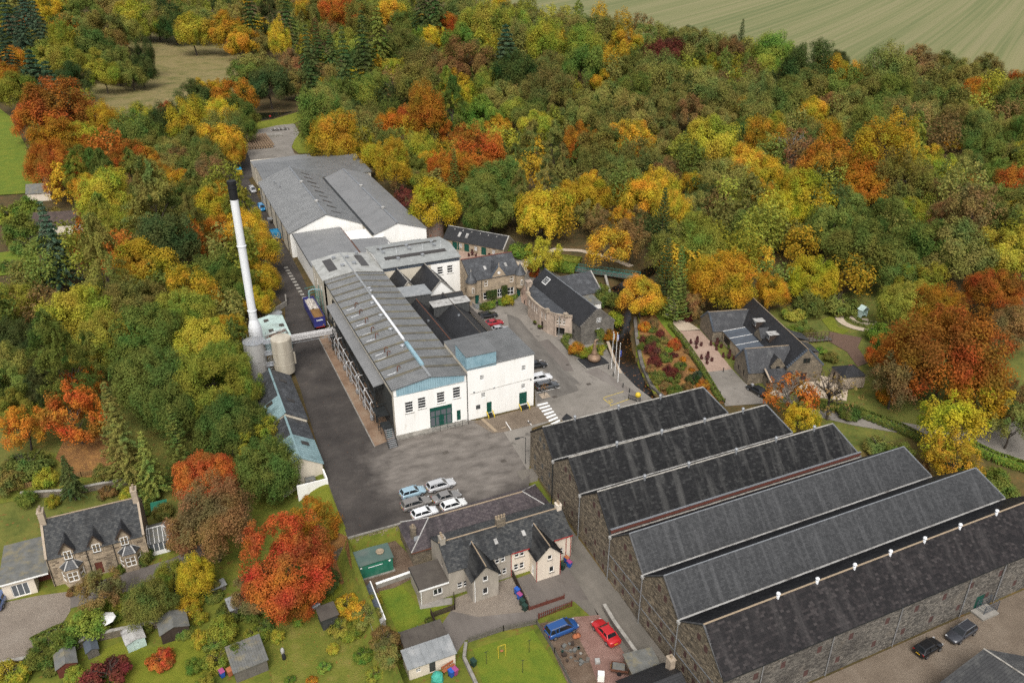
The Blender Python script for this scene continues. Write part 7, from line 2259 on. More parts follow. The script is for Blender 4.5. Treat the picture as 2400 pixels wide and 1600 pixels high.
for (x0, x1, yF, mat, lab) in ((2.5,6.3,-2.5,'grey_harl',0),(12.2,15.8,-2.4,'cream_harl',1)):
 c = (x0 + x1) / 2
 e2, r2 = 4.15,5.95
 o = [(c - .45, c + .35,.9,2.0),(c - .4, c + .35,3.2,4.1)] if lab == 0 else [(c + .15, c + .9,.9,1.95),(c - .15, c + .55,3.3,4.1)]
 o = [(p[0] - x0, p[1] - x0, p[2], p[3]) for p in o]
 wall(ct, (x0, yF),(x1, yF),0, e2, o, mat, gable=[(x1 - x0, e2),((x1 - x0) / 2, r2),(0, e2)], depth=.18, name='porch_wall')
 for w_ in o:
  window(ct, (x0, yF),(x1, yF), w_, 1,1,'white_paint','glass',.09,.14, sill='concrete')
 wall(ct, (x0,0),(x0, yF),0, e2, [(.6,1.4,.05,2.0)] if lab else (), mat, name='porch_wall', depth=.15)
 if lab:
  door(ct, (x0,0),(x0, yF),(.6,1.4,.05,2.0),'white_paint')
 wall(ct, (x1, yF),(x1,0),0, e2,(), mat, name='porch_wall')
 for s in (0,1):
  xe = x0 - .3 if s == 0 else x1 + .3
  q = [(xe, yF - .3, e2 - .2),(xe, 1.0, e2 - .2),(c, 2.6, r2 + .1),(c, yF - .3, r2 + .1)]
  q = q if s == 0 else [q[1], q[0], q[3], q[2]]
  s_ = slab(ct, q, 'felt_dark',.1,'gable_roof'); slates(s_, q, 'slates_old',.38,.27, seed=11 + s)
  MB().tube([(xe, 1.0, e2 - .1),(c, 2.6, r2 + .15)], .07,5).build('valley','lead', ct)
 MB().tube([(c, yF - .3, r2 + .14),(c, 2.6, r2 + .14)], .09,6).build('ridge','ridge_buff', ct)
 MB().tube([(x0 + .3 if lab == 0 else x0 - .05, yF - .07, e2 - .2),(x0 + .3 if lab == 0 else x0 - .05, yF - .07,.05)], .05,6).build('downpipe','white_paint' if lab == 0 else 'red_paint', ct)
 if lab:
  MB().tube([(x1 + .05, yF - .07, e2 - .2),(x1 + .05, yF - .07,.05)], .05,6).build('downpipe','red_paint', ct)
MB().bar((half, -.32, E_ - .1),(12.0,-.32, E_ - .1),.12,.1).build('gutter','red_paint', ct)
MB().bar((15.9,-.32, E_ - .1),(W, -.32, E_ - .1),.12,.1).build('gutter','red_paint', ct)
for x in (half, W - .15, W - .9):
 MB().tube([(x, -.08, E_ - .1),(x, -.08,.05)], .05,6).build('downpipe','red_paint', ct)
for x in (7.5,11.8):
 MB().ext([(x, 1.4,5.38),(x + .5,1.4,5.38),(x + .5,2.1,5.75),(x, 2.1,5.75)], (0,0,.08)).build('rooflight','lead_light', ct)
# flat extension
ex = thing('flat_extension','grey harled flat-roofed extension with a white fascia beside the cottage lawn','extension',(21.7,78.8, GZ))
wall(ex, (0,0),(4.08,0),0,2.6, [(1.8,3.1,.95,2.05)], 'grey_harl', depth=.15)
window(ex, (0,0),(4.08,0),(1.8,3.1,.95,2.05),2,1,'white_paint','glass',.09,.12, sill='concrete')
wall(ex, (0,4.6),(0,0),0,2.6, [(2.9,3.4,1.0,2.1)], 'grey_harl', depth=.12); wall(ex, (4.08,4.6),(0,4.6),0,2.6,(),'grey_harl')
MB().box(-.15,4.06,-.15,4.8,2.62,2.8).build('roof','felt_brown', ex)
MB().box(-.2,4.06,-.19,-.152,2.55,2.82).build('fascia','white_paint', ex)
MB().box(-.19,-.152,-.15,4.8,2.58,2.86).build('kerb','felt_dark', ex)
MB().tube([(0.05,-.1,2.55),(.05,-.1,.05)], .05,6).build('downpipe','white_paint', ex)

# green container store and the retaining wall with green doors
gc_ = thing('green_container','dark green metal store with a grey green roof holding a round bird nest of straw','container',(15.1,86.9, GZ))
MB().box(0,5.1,0,2.9,.1,2.5).build('body','green_metal', gc_)
for i in range(7):
 MB().box(.2 + i * .7,.26 + i * .7,-.03,-.003,.15,2.4).build('panel_seam','green_metal', gc_)
slab(gc_, [(-.12,-.15,2.52),(2.55,-.15,2.6),(2.55,3.05,2.72),(-.12,3.05,2.64)], 'green_roof',.1)
slab(gc_, [(2.56,-.15,2.6),(5.25,-.15,2.52),(5.25,3.05,2.64),(2.56,3.05,2.72)], 'green_roof',.1)
MB().lathe(3.7,1.5, [(.55,2.65),(.6,2.85),(.45,2.9),(.2,2.8)], 12).build('straw_nest','ridge_buff', gc_)
for x in (.35,4.5):
 MB().box(x, x + .28,-.035,-.004,1.9,2.15).build('sign_plate','white_paint', gc_)
MB().box(1.5,3.6,-.05,-.004,1.75,1.83).build('rail','white_metal', gc_)
MB().box(-.2,5.3,-.3,3.1,-.02,.1).build('base','concrete', gc_)
rw = thing('retaining_wall','rubble retaining wall with two dark green doors and a concrete coping below the yard','wall',(15.3,93.0, GZ))
a, b = (0,0),(7.9,0)
ops = [(2.3,4.1,.05,2.0),(6.2,7.0,.05,2.1)]
w_ = wall(rw, a, b, 0,2.75, ops, 'rubble', depth=.3)
stones(w_, a, b, lambda s: 0, lambda s: 2.7, ops, 'stones_warm', seed=3)
for o in ops:
 door(rw, a, b, o, 'green_paint',.2,2 if o[1] - o[0] > 1.2 else 1)
MB().box(-.1,8.0,-.12,.5,2.76,3.0).build('coping','concrete', rw)
wall(rw, (-2.6,-1.2),(0,0),0,2.0,(),'rubble')

# garages
gg = thing('garage_block','cream block garage with ribbed grey metal roof and black doorway','garage',(16.5,67.6, GZ))
wall(gg, (0,0),(6.0,0),0,2.05, [(.9,1.5,.9,1.5),(2.6,3.4,.02,1.95)], 'cream_harl', depth=.15)
window(gg, (0,0),(6.0,0),(.9,1.5,.9,1.5),2,2,'white_paint','glass',.06,.12)
MB().box(2.6,3.4,.12,.16,.02,1.95).build('door','dark_wall', gg)
wall(gg, (6,0),(6,2.6),0,2.05,(),'cream_harl'); wall(gg, (6,2.6),(0,2.6),0,2.05,(),'cream_harl'); wall(gg, (0,2.6),(0,0),0,2.05,(),'cream_harl')
slab(gg, [(-.2,-.25,2.08),(6.2,-.25,2.08),(6.2,2.75,2.45),(-.2,2.75,2.45)], 'zinc',.08, ribs=.75, rib_h=.05)
g2 = thing('garage_block','garage with a brown felt roof behind the ribbed grey metal one','garage',(17.1,70.6, GZ))
MB().box(0,5.3,0,2.6,0,1.95).build('wall','cream_harl', g2)
slab(g2, [(-.15,-.15,2.0),(5.5,-.15,2.0),(5.5,2.8,2.2),(-.15,2.8,2.2)], 'felt_brown',.08, ribs=1.1, rib_h=.03)
gh = thing('long_greenhouse','narrow lean-to shed with slate blue roof and pale clear roof end','shed', at(880,1375, GZ) + (GZ,), R(-4))
p_ = [at(842,1390,-1.4), at(868,1365,-1.4), at(904,1455,-1.4), at(873,1475,-1.4)]
o_ = Vector((*at(880,1375, GZ),0))
loc = [(p[0], p[1]) for p in p_]
gh.location = (0,0, GZ); gh.rotation_euler = (0,0,0)
l_ = lambda p, q, f: (p[0] + (q[0] - p[0]) * f, p[1] + (q[1] - p[1]) * f)
mid0, mid1 = l_(loc[0], loc[3], .68), l_(loc[1], loc[2], .68)
MB().prism(loc, 0,1.45).build('wall','grey_harl', gh)
slab(gh, [(*loc[0], 1.5),(*mid0,1.5),(*mid1,1.85),(*loc[1], 1.85)], 'slate_clad',.06, ribs=.5, rib_h=.02)
slab(gh, [(*mid0,1.505),(*loc[3], 1.505),(*loc[2], 1.855),(*mid1,1.855)], 'lead_light',.06,'clear_roof', ribs=.5, rib_h=.03)
MB().bar((*loc[1], 1.9),(*loc[2], 1.9),.14,.1).build('coping','white_paint', gh)

# ------------------------------------------------------------------ stone villa on the west
vl = thing('stone_villa','stone house with slate roof, three gabled dormers and two canted bay windows','house',(-24.2,103.2, GZ))
W, D, E_, RR = 12.6,8.0,4.9,8.7
a, b = (0,0),(W, 0)
ops = [(5.5,6.5,.1,2.2)]
w_ = wall(vl, a, b, 0, E_, ops, 'ashlar', depth=.2)
stones(w_, a, b, lambda s: 0, lambda s: E_ - .05, ops + [(1.2,4.4,0,3.4),(8.6,11.9,0,3.4),(2.0,3.5,3.2,6),(5.6,7.1,3.2,6),(9.2,10.7,3.2,6)], 'stones_warm', seed=21, rh=(.26,.34), ln=(.4,.85), proud=.03)
door(vl, a, b, ops[0], 'wood_red')
wall(vl, (W, 0),(W, D),0, E_, (),'rubble', gable=[(D, E_),(D / 2, RR),(0, E_)])
wall(vl, (0, D),(0,0),0, E_, (),'rubble', gable=[(D, E_),(D / 2, RR),(0, E_)]); wall(vl, (W, D),(0, D),0, E_, (),'rubble')
q = [(.25,-.2, E_ - .1),(W - .25,-.2, E_ - .1),(W - .25, D / 2, RR + .04),(.25, D / 2, RR + .04)]
s_ = slab(vl, q, 'felt_dark',.12); slates(s_, q, 'slates_grey',.36,.26, seed=22)
q = [(W - .25, D + .2, E_ - .1),(.25, D + .2, E_ - .1),(.25, D / 2, RR + .04),(W - .25, D / 2, RR + .04)]
slab(vl, q, 'slate_fine',.12)
MB().tube([(.2, D / 2, RR + .08),(W - .2, D / 2, RR + .08)], .1,6).build('ridge','ridge_buff', vl)
for x in (.1, W - .1):
 for y in (-.15, D + .15):
  MB().bar((x, y, E_ + .1),(x, D / 2, RR + .16),.3,.16).build('skew','sandstone', vl)
 stack_chimney(vl, x + (.25 if x < 1 else -.25), D / 2,7.9,10.2,.75,1.3,'sandstone',3,'y')
for x in (2.75,6.35,9.95):       # dormers breaking the eave
 m = MB().box(x - .75, x + .75,-.1,2.2,3.9,5.75)
 m.ext([(x - .75,-.1,5.752),(x + .75,-.1,5.752),(x, -.1,6.9)], (0,2.6,0))
 d_ = m.build('dormer','ashlar', vl)
 for s in (-1,1):
  q = [(x + s * 1.0,-.4,5.55),(x + s * 1.0,2.4,5.55),(x, 3.0,7.1),(x, -.4,7.1)]
  slab(d_, q if s < 0 else [q[1], q[0], q[3], q[2]], 'slate_fine',.1,'dormer_roof')
  MB().bar((x + s * 1.0,-.42,5.5),(x, -.42,7.12),.1,.18).build('bargeboard','wood_dark', d_)
 window(vl, (x - .75,-.1),(x + .75,-.1),(.25,1.25,4.1,5.5),2,2,'white_paint','glass_warm',.09,-.02, sill='sandstone')
for x in (2.8,10.2):              # canted bays
 B = [(x - 1.5,0),(x - .85,-1.15),(x + .85,-1.15),(x + 1.5,0)]
 for p, q in zip(B[:-1], B[1:]):
  L_ = math.dist(p, q)
  o = [(.18, L_ - .18,.9,2.5)]
  wall(vl, p, q, 0,2.9, o, 'ashlar', depth=.15, name='bay_wall')
  window(vl, p, q, o[0], 2 if L_ > 1.5 else 1,2,'white_paint','glass_warm',.1,.1, sill='sandstone')
  MB().ext([(*p, 2.92),(*q, 2.92),(x + (q[0] - x) * .35,.0,3.7),(x + (p[0] - x) * .35,.0,3.7)], (0,0,.08)).build('bay_roof','slate_lead', vl)
  MB().bar((*p, 3.0),(x + (p[0] - x) * .35,.0,3.78),.16,.08).build('bay_hip','lead_light', vl)
 MB().bar((*B[3], 3.0),(x + 1.5 * .35,.0,3.78),.16,.08).build('bay_hip','lead_light', vl)
for x in (5.0,8.4,.15):
 MB().tube([(x, -.1, E_ - .1),(x, -.1,.05)], .05,6).build('downpipe','black_steel', vl)
fx = thing('flat_garage','cream rendered annexe with a wide grey felt flat roof and glazed patio doors','extension',(-30.1,102.9, GZ))
wall(fx, (0,0),(3.9,0),0,2.9, [(1.0,3.1,.1,2.2)], 'cream_harl', depth=.15)
window(fx, (0,0),(3.9,0),(1.0,3.1,.1,2.2),3,1,'white_paint','glass_grey',.09,.12, name='patio_door')
wall(fx, (3.9,0),(3.9,2.2),0,2.9,(),'cream_harl'); wall(fx, (0,8.2),(0,0),0,2.9,(),'cream_harl'); wall(fx, (3.9,2.2),(5.8,2.2),0,2.9,(),'wood_red'); wall(fx, (5.8,8.2),(0,8.2),0,2.9,(),'cream_harl')
slab(fx, [(-.3,-.35,2.95),(5.85,-.35,3.05),(5.85,8.4,3.2),(-.3,8.4,3.1)], 'felt_grey',.1)
MB().bar((-.3,-.38,2.9),(5.85,-.38,3.0),.05,.24).build('fascia','white_paint', fx)
cv = thing('conservatory','white framed glass conservatory against the stone house','conservatory',(-11.55,104.2, GZ))
K = [(0,0),(2.6,0),(3.6,1.2),(3.6,3.4),(2.6,4.6),(0,4.6)]
for p, q in zip(K[:-1], K[1:]):
 wall(cv, p, q, 0,.6,(),'white_paint')
 L_ = math.dist(p, q)
 window(cv, p, q, (0, L_, .6,2.2), max(1, round(L_ / .7)),1,'white_paint','glass_grey',.1,.06)
ap = [(0,2.3,3.3),(2.2,2.3,3.3)]
for q in ([(-.0,-.1,2.2),(2.65,-.1,2.2),(2.2,2.3,3.3),(0,2.3,3.3)], [(2.65,4.7,2.2),(0,4.7,2.2),(0,2.3,3.3),(2.2,2.3,3.3)], [(2.65,-.1,2.2),(3.7,1.2,2.2),(2.2,2.31,3.3),(2.2,2.3,3.3)], [(3.7,1.2,2.2),(3.7,3.4,2.2),(2.2,2.31,3.3),(2.2,2.3,3.3)], [(3.7,3.4,2.2),(2.65,4.7,2.2),(2.2,2.31,3.3),(2.2,2.3,3.3)]):
 slab(cv, q, 'felt_grey',.04,'roof_pane')
 for p, r in ((q[0], q[3]),(q[1], q[2])):
  MB().bar(tuple(Vector(p) + Vector((0,0,.05))), tuple(Vector(r) + Vector((0,0,.05))),.08,.08).build('roof_bar','white_paint', cv)
for i in range(4):
 x = .3 + i * .6
 MB().bar((x, -.1,2.25),(min(x, 2.2),2.3,3.35),.06,.06).build('roof_bar','white_paint', cv)
MB().bar((0,2.3,3.36),(2.2,2.3,3.36),.12,.1).build('ridge','white_paint', cv)

# ------------------------------------------------------------------ garden sheds
def garden_shed(label, px, w, d, h, rz, wmat, roof, rise=.5, style='gable', z=GZ, ribs=None, name='garden_shed'):
 X, Y = at(*px, z)
 t = thing(name, label, 'shed',(X, Y, z), rz)
 G = [(w, h),(w / 2, h + rise - .04),(0, h)] if style == 'gable' else None
 wall(t, (0,0),(w, 0),0, h, [(w * .35, w * .65,.02, h * .85)], wmat, gable=G, depth=.06)
 door(t, (0,0),(w, 0),(w * .35, w * .65,.02, h * .85), wmat, .03)
 wall(t, (w, 0),(w, d),0, h, [(d * .35, d * .65, h * .5, h * .85)], wmat, depth=.06)
 window(t, (w, 0),(w, d),(d * .35, d * .65, h * .5, h * .85),2,1,'white_paint','glass',.05,.05)
 wall(t, (w, d),(0, d),0, h, (), wmat, gable=G); wall(t, (0, d),(0,0),0, h, (), wmat)
 if style == 'gable':
  slab(t, [(-.15,-.15, h),(-.15, d + .15, h),(w / 2, d + .15, h + rise),(w / 2,-.15, h + rise)], roof, .06, ribs=ribs, rib_h=.03)
  slab(t, [(w + .15, d + .15, h),(w + .15,-.15, h),(w / 2,-.15, h + rise),(w / 2, d + .15, h + rise)], roof, .06, ribs=ribs, rib_h=.03)
 else:
  slab(t, [(-.2,-.2, h),(w + .2,-.2, h),(w + .2, d + .2, h + rise),(-.2, d + .2, h + rise)], roof, .06, ribs=ribs, rib_h=.03)
 return t
garden_shed('dark brown shed with charcoal felt roof beside the round tree',(382,1510),3.4,3.0,1.7, R(5),'wood_dark','felt_grey',.7)
garden_shed('pale cream metal shed with ribbed roof by the garden wall',(302,1530),2.2,2.6,1.5, R(12),'mint','lead_light',.35, ribs=.3)
garden_shed('small charcoal roofed hut beside the low garden wall',(208,1545),1.3,1.8,1.2, R(10),'wood_grey','slate_clad',.4)
garden_shed('red boarded shed with charcoal roof in the corner garden',(140,1590),2.2,2.6,1.6, R(8),'wood_red','felt_grey',.6)
garden_shed('weathered plank shed with lean-to corrugated roof beside the rough lawn',(555,1600),3.9,4.0,1.9, R(6),'wood_grey','felt_grey',.35,'mono', ribs=.3)
garden_shed('black boarded hut with flat brown roof on the rough lawn',(758,1478),2.1,2.2,2.0, R(5),'dark_wall','felt_brown',.12,'mono')
garden_shed('grey shed with pale roof under the scarlet tree',(545,1450),2.2,2.0,1.6, R(8),'wood_grey','zinc',.3,'mono')
garden_shed('low white-framed store behind the yellow tree',(490,1398),2.4,1.0,.9, R(14),'wood_grey','zinc',.2,'mono')
garden_shed('green roofed lean-to behind the conservatory',(362,1215),2.0,1.6,1.6,0,'wood_dark','green_metal',.3,'mono')
garden_shed('grey slated shed roof at the foot of the alley',(1486,1604),3.6,3.2,1.4, R(-8),'rubble','felt_grey',.3,'mono')
t = thing('street_house','house roof with a sandstone chimney at the very foot of the alley','house',(at(1560,1606, GZ)[0] - 6.2, at(1560,1606, GZ)[1] - 1.0, GZ))
MB().box(0,6.4,-4,2.2,0,2.4).build('wall','rubble', t)
slab(t, [(-.2,2.4,2.4),(6.6,2.4,2.4),(6.6,-1,4.4),(-.2,-1,4.4)], 'slate_dark',.1)
slab(t, [(6.6,-4.2,2.4),(-.2,-4.2,2.4),(-.2,-1,4.4),(6.6,-1,4.4)], 'slate_dark',.1)
stack_chimney(t, 6.2,.6,2.6,5.0,.7,.9,'sandstone',1)
# sheds at the far west edge and the roof in the corner
t = thing('corner_store','grey corrugated hipped roof store at the corner of the gravel yard','store',(68,26, GZ))
o_ = Vector((68,26,0))
P_, Q_ = [Vector((*at(*p, 1.0),4.0)) - o_ for p in ((2305,1520),(2430,1602))]
Q_ = P_ + (Q_ - P_) * 2.2
L_, R_ = [Vector((*at(*p, -.6),2.4)) - o_ for p in ((2192,1606),(2405,1538))]
slab(t, [tuple(L_), tuple(L_ + Q_ - P_), tuple(Q_), tuple(P_)], 'roof_dark',.1, ribs=.35, rib_h=.06)
slab(t, [tuple(R_ + Q_ - P_), tuple(R_), tuple(P_), tuple(Q_)], 'roof_dark',.1, ribs=.35, rib_h=.06)
MB().tube([tuple(P_ + Vector((0,0,.08))), tuple(Q_ + Vector((0,0,.08)))], .1,6).build('ridge','coping', t)
MB().prism([(L_.x + .3, L_.y),(L_.x + (Q_ - P_).x, L_.y + (Q_ - P_).y),(R_.x + (Q_ - P_).x, R_.y + (Q_ - P_).y),(R_.x - .3, R_.y)], 0,2.3).build('wall','rubble_grey', t)
for lab, px, w, d, h, roof, rz in (('brown tiled bungalow behind the blue-green conifer',(150,545),16,10,3.0,'tile_brown', R(-14)),('small grey roofed shed beside the far paddock',(95,470),7,5,2.6,'felt_grey', R(-10))):
 X, Y, Z, t_ = on_ground(*px)
 t = thing('distant_house' if w > 10 else 'field_shed', lab, 'house' if w > 10 else 'shed',(X - w / 2, Y, Z), rz)
 G = [(d, h),(d / 2, h + 2.6),(0, h)]
 wall(t, (0,0),(w, 0),-.5, h, (),'cream_harl'); wall(t, (w, 0),(w, d),-.5, h, (),'cream_harl', gable=G)
 wall(t, (w, d),(0, d),-.5, h, (),'cream_harl'); wall(t, (0, d),(0,0),-.5, h, (),'cream_harl', gable=G)
 slab(t, [(-.3,-.3, h),(w + .3,-.3, h),(w + .3, d / 2, h + 2.7),(-.3, d / 2, h + 2.7)], roof, .12)
 slab(t, [(w + .3, d + .3, h),(-.3, d + .3, h),(-.3, d / 2, h + 2.7),(w + .3, d / 2, h + 2.7)], roof, .12)

# ------------------------------------------------------------------ walls, fences, hedges
def px_path(pts, z):
 return [at(x, y, z) for x, y in pts]

def wall_run(name, label, path, h, w, mat, cap='coping', cat='wall', z=None):
 t = thing(name, label, cat, (*path[0], 0))
 o = Vector((*path[0], 0))
 for p, q in zip(path[:-1], path[1:]):
  a, b = Vector((*p, 0)) - o, Vector((*q, 0)) - o
  za = hgt(*p) if z is None else z
  zb = hgt(*q) if z is None else z
  n = (b - a).normalized(); n = Vector((-n.y, n.x, 0)) * w / 2
  pts = [a + n, b + n, b - n, a - n]
  zs = [za, zb, zb, za]
  V = [(*v.xy, zz - .3) for v, zz in zip(pts, zs)] + [(*v.xy, zz + h) for v, zz in zip(pts, zs)]
  MB().add(V, [(0,3,2,1),(4,5,6,7),(0,1,5,4),(1,2,6,5),(2,3,7,6),(3,0,4,7)]).build('wall_length', mat, t)
  if cap:
   MB().bar((*a.xy, za + h + .045),(*b.xy, zb + h + .045), w + .12,.08).build('coping', cap, t)
 return t

def fence_run(name, label, path, h, mat, gap=.16, board=.12, z=None, rails=2, post=1.8, cat='fence', horizontal=False):
 t = thing(name, label, cat, (*path[0], 0))
 o = Vector((*path[0], 0))
 for p, q in zip(path[:-1], path[1:]):
  a, b = Vector((*p, 0)) - o, Vector((*q, 0)) - o
  L_ = (b - a).length
  zz = lambda f: (hgt(p[0] + (q[0] - p[0]) * f, p[1] + (q[1] - p[1]) * f) if z is None else z)
  n = max(1, int(L_ / post))
  for i in range(n + 1):
   c = a.lerp(b, i / n)
   MB().box(c.x - .05, c.x + .05, c.y - .05, c.y + .05, zz(i / n) - .1, zz(i / n) + h + .06).build('post', mat, t)
  if horizontal:
   k = int(h / gap)
   for i in range(k):
    MB().bar((*a.xy, zz(0) + .1 + i * gap),(*b.xy, zz(1) + .1 + i * gap),.03, board).build('rail', mat, t)
  else:
   for i in range(rails):
    f = .2 + .6 * i / max(1, rails - 1)
    MB().bar((*a.xy, zz(0) + h * f),(*b.xy, zz(1) + h * f),.05,.08).build('rail', mat, t)
   k = min(70, int(L_ / gap))
   for i in range(k):
    f = (i + .5) / k
    c = a.lerp(b, f)
    MB().bar((*c.xy, zz(f) + .03),(*c.xy, zz(f) + h), board, .025).build('pale', mat, t)
 return t

wall_run('stream_wall','low stone wall with pale coping along the stream beside the flagpoles', [at(*p) for p in ((1424,806),(1440,850),(1462,885),(1490,912),(1525,938))], .6,.5,'rubble','sandstone')
wall_run('garden_wall','stepped stone garden wall behind the hall annex', [at(*p) for p in ((1418,655),(1432,700),(1412,715),(1405,735))], 1.2,.45,'rubble','coping')
wall_run('lane_wall','rubble wall between the red car drive and the alley', px_path(((1415,1428),(1440,1470),(1490,1540),(1530,1600)), GZ),1.0,.35,'block_wall','coping')
wall_run('boundary_wall','long rubble garden wall behind the cream and brown sheds', px_path(((160,1515),(250,1495),(385,1465),(470,1440)), GZ),1.1,.4,'rubble','coping')
wall_run('boundary_wall','low rubble wall below the gravel drive hedge', px_path(((-20,1570),(60,1555),(150,1535),(200,1510)), GZ),1.0,.4,'rubble','coping')
wall_run('terrace_wall','stepped dry stone wall behind the stone house', px_path(((60,1190),(160,1180),(320,1148)), GZ),1.0,.4,'rubble','coping')
wall_run('lawn_wall','low concrete wall with white board round the small cottage lawn', px_path(((882,1378),(962,1350)), GZ),.8,.3,'concrete','white_paint')
wall_run('lawn_edge','low concrete wall beside the bright lawn', px_path(((1092,1510),(1088,1545),(1118,1610)), GZ),.55,.4,'concrete', None)
wall_run('bank_wall','short concrete wall beside the round vat on the bank', [at(*p) for p in ((640,735),(672,716),(670,700))], 1.2,.3,'concrete', None)
wall_run('bed_kerb','grey boulder kerb curving along the planted bank', [at(*p) for p in ((1488,745),(1493,800),(1505,850),(1527,895),(1570,938))], .45,.7,'rubble_grey', None)
fence_run('picket_fence','brown pale fence along the far side of the bright lawn', px_path(((1098,1505),(1180,1478),(1258,1462)), GZ),.95,'wood_grey')
fence_run('board_fence','weathered board fence between the bright lawn and the blue car', px_path(((1258,1462),(1300,1530),(1340,1610)), GZ),.9,'wood_grey', gap=.3, board=.2, horizontal=True)
fence_run('yard_fence','brown railing fence above the blue car', px_path(((1262,1450),(1340,1420)), GZ),1.0,'wood_red', gap=.3)
fence_run('rail_fence','red brown board fence panel on the cottage forecourt', px_path(((1240,1430),(1322,1402)), GZ),.85,'wood_red', gap=.22, board=.17, horizontal=True)
fence_run('divide_fence','dark red board fence between the two cottage yards', px_path(((1198,1345),(1212,1375),(1238,1428)), GZ),1.3,'wood_dark', gap=.15, board=.13)
fence_run('picket_fence','dark brown slatted fence beside the small cottage lawn', px_path(((1064,1400),(1066,1428),(1013,1447)), GZ),1.0,'wood_dark')
fence_run('picket_fence','short dark brown fence at the corner of the lawn lane', px_path(((1010,1440),(1022,1470)), GZ),1.1,'wood_dark')
fence_run('net_fence','green netted fence along the lower edge of the small lawn', px_path(((935,1490),(1022,1462)), GZ),.7,'bridge_green', gap=.25, board=.05)
fence_run('paling_fence','long golden timber fence behind the stone house', px_path(((-15,1192),(100,1165),(200,1145),(305,1125)), GZ),1.0,'wood_fence', gap=.3, board=.22, rails=2)
fence_run('gate_fence','black railing fence beside the yellow lamp', [at(1473,935), at(1500,943)], 1.1,'black_steel', gap=.12, board=.03)
fence_run('pond_fence','thin dark fence along the pond bank', [at(592,287), at(640,279), at(700,262)], 1.1,'black_steel', gap=.8, board=.04)

def hedge(label, path, h, w, col, z=None, name='hedge', dens=120, leaf=.16):
 """clipped hedge: leaves over a rounded run"""
 rg = np.random.default_rng(int(path[0][0] * 10) % 9973)
 P, Nn = [], []
 o = path[0]
 for p, q in zip(path[:-1], path[1:]):
  L_ = math.dist(p, q)
  n = int(L_ * (h * 2 + w) * dens)
  f = rg.uniform(0,1, n)
  a = rg.uniform(0, math.pi, n)
  dx, dy = (q[0] - p[0]) / L_, (q[1] - p[1]) / L_
  cx = np.sign(np.cos(a)) * np.abs(np.cos(a)) ** .45 * w / 2 * rg.uniform(.9,1.08, n)
  cz = np.abs(np.sin(a)) ** .45 * h * rg.uniform(.93,1.06, n)
  x = p[0] + dx * L_ * f - dy * cx - o[0]
  y = p[1] + dy * L_ * f + dx * cx - o[1]
  zz = np.array([hgt(X + o[0], Y + o[1]) for X, Y in zip(x, y)]) if z is None else np.full(n, z)
  P.append(np.stack([x, y, zz + cz], 1))
  Nn.append(np.stack([-dy * np.cos(a), dx * np.cos(a), np.sin(a)], 1) + rg.normal(size=(n, 3)) * .45)
 me = leaves_mesh(name, np.concatenate(P), np.concatenate(Nn), leaf, rg)
 me.materials.append(MATS['leaves'])
 ob_ = bpy.data.objects.new(name, me); C.objects.link(ob_)
 ob_.location = (*o, 0); ob_.color = (*col, 1)
 return tag(ob_, label, 'hedge')
hedge('clipped box hedge in front of the turret house', [at(*p) for p in ((1127,722),(1150,715),(1208,700),(1208,693))], .9,1.1, COL['LG'])
hedge('clipped hedge round the flower bed of the bow-fronted hall', [at(*p) for p in ((1318,800),(1340,828),(1362,838),(1420,815))], .8,.9, COL['G2'])
hedge('dark clipped box block against the bow-fronted hall', [at(1322,797), at(1337,800)], 1.5,2.0, COL['G2'])
hedge('long clipped hedge between the planted bank and the terrace', [at(*p) for p in ((1570,765),(1600,800),(1640,860),(1675,920),(1692,948))], 1.0,1.1, COL['G2'], dens=90)
hedge('long green hedge along the access road', [at(*p, -1) for p in ((1905,960),(2000,970),(2110,1005),(2170,1030))], 1.3,2.0, COL['G2'], dens=70, leaf=.22)
hedge('broad green hedge beyond the yellow tree beside the road bend', [at(*p, -1) for p in ((2270,1035),(2330,1060),(2420,1085))], 1.4,2.2, COL['LG'], dens=70, leaf=.22)
hedge('rounded green hedge along the gravel drive', px_path(((80,1520),(120,1500),(165,1480)), GZ),1.5,1.8, COL['G2'], z=GZ, dens=90, leaf=.2)
hedge('ivy covering the ground floor of the turret house', [(65.9,162.3),(68.6,162.3)], 3.0,.5, COL['G1'])
hedge('ivy between the ground floor windows of the turret house', [(69.9,162.3),(71.3,162.3)], 3.6,.5, COL['G1'])
hedge('ivy bush against the stone gable of the bow-fronted hall', [(79.0,132.6),(80.8,132.6)], 3.2,1.4, COL['G2'])
hedge('tall reedy shrubbery beside the green footbridge', [at(*p) for p in ((1265,628),(1300,632),(1350,640))], 2.2,3.5, COL['LG'], dens=60, leaf=.3)
hedge('green shrubbery at the end of the green footbridge', [at(*p) for p in ((1300,612),(1360,620))], 1.8,3.0, COL['G3'], dens=60, leaf=.3)
# ------------------------------------------------------------------ cars
m = bpy.data.materials.new('car_paint')
N, L, P = nodes_of(m)
oi = N.new('ShaderNodeObjectInfo')
L.new(oi.outputs['Color'], P.inputs['Base Color'])
P.inputs['Roughness'].default_value = .28
P.inputs['Metallic'].default_value = .15
P.inputs['Coat Weight'].default_value = .6
P.inputs['Coat Roughness'].default_value = .06
MATS['car_paint'] = m

def loft(m, secs):
 b = len(m.v)
 k = len(secs[0])
 for s in secs:
  m.v += s
 for i in range(len(secs) - 1):
  for j in range(k):
   m.f.append((b + i * k + j, b + i * k + (j + 1) % k, b + (i + 1) * k + (j + 1) % k, b + (i + 1) * k + j))
 m.f.append(tuple(b + j for j in range(k))[::-1])
 m.f.append(tuple(b + (len(secs) - 1) * k + j for j in range(k)))

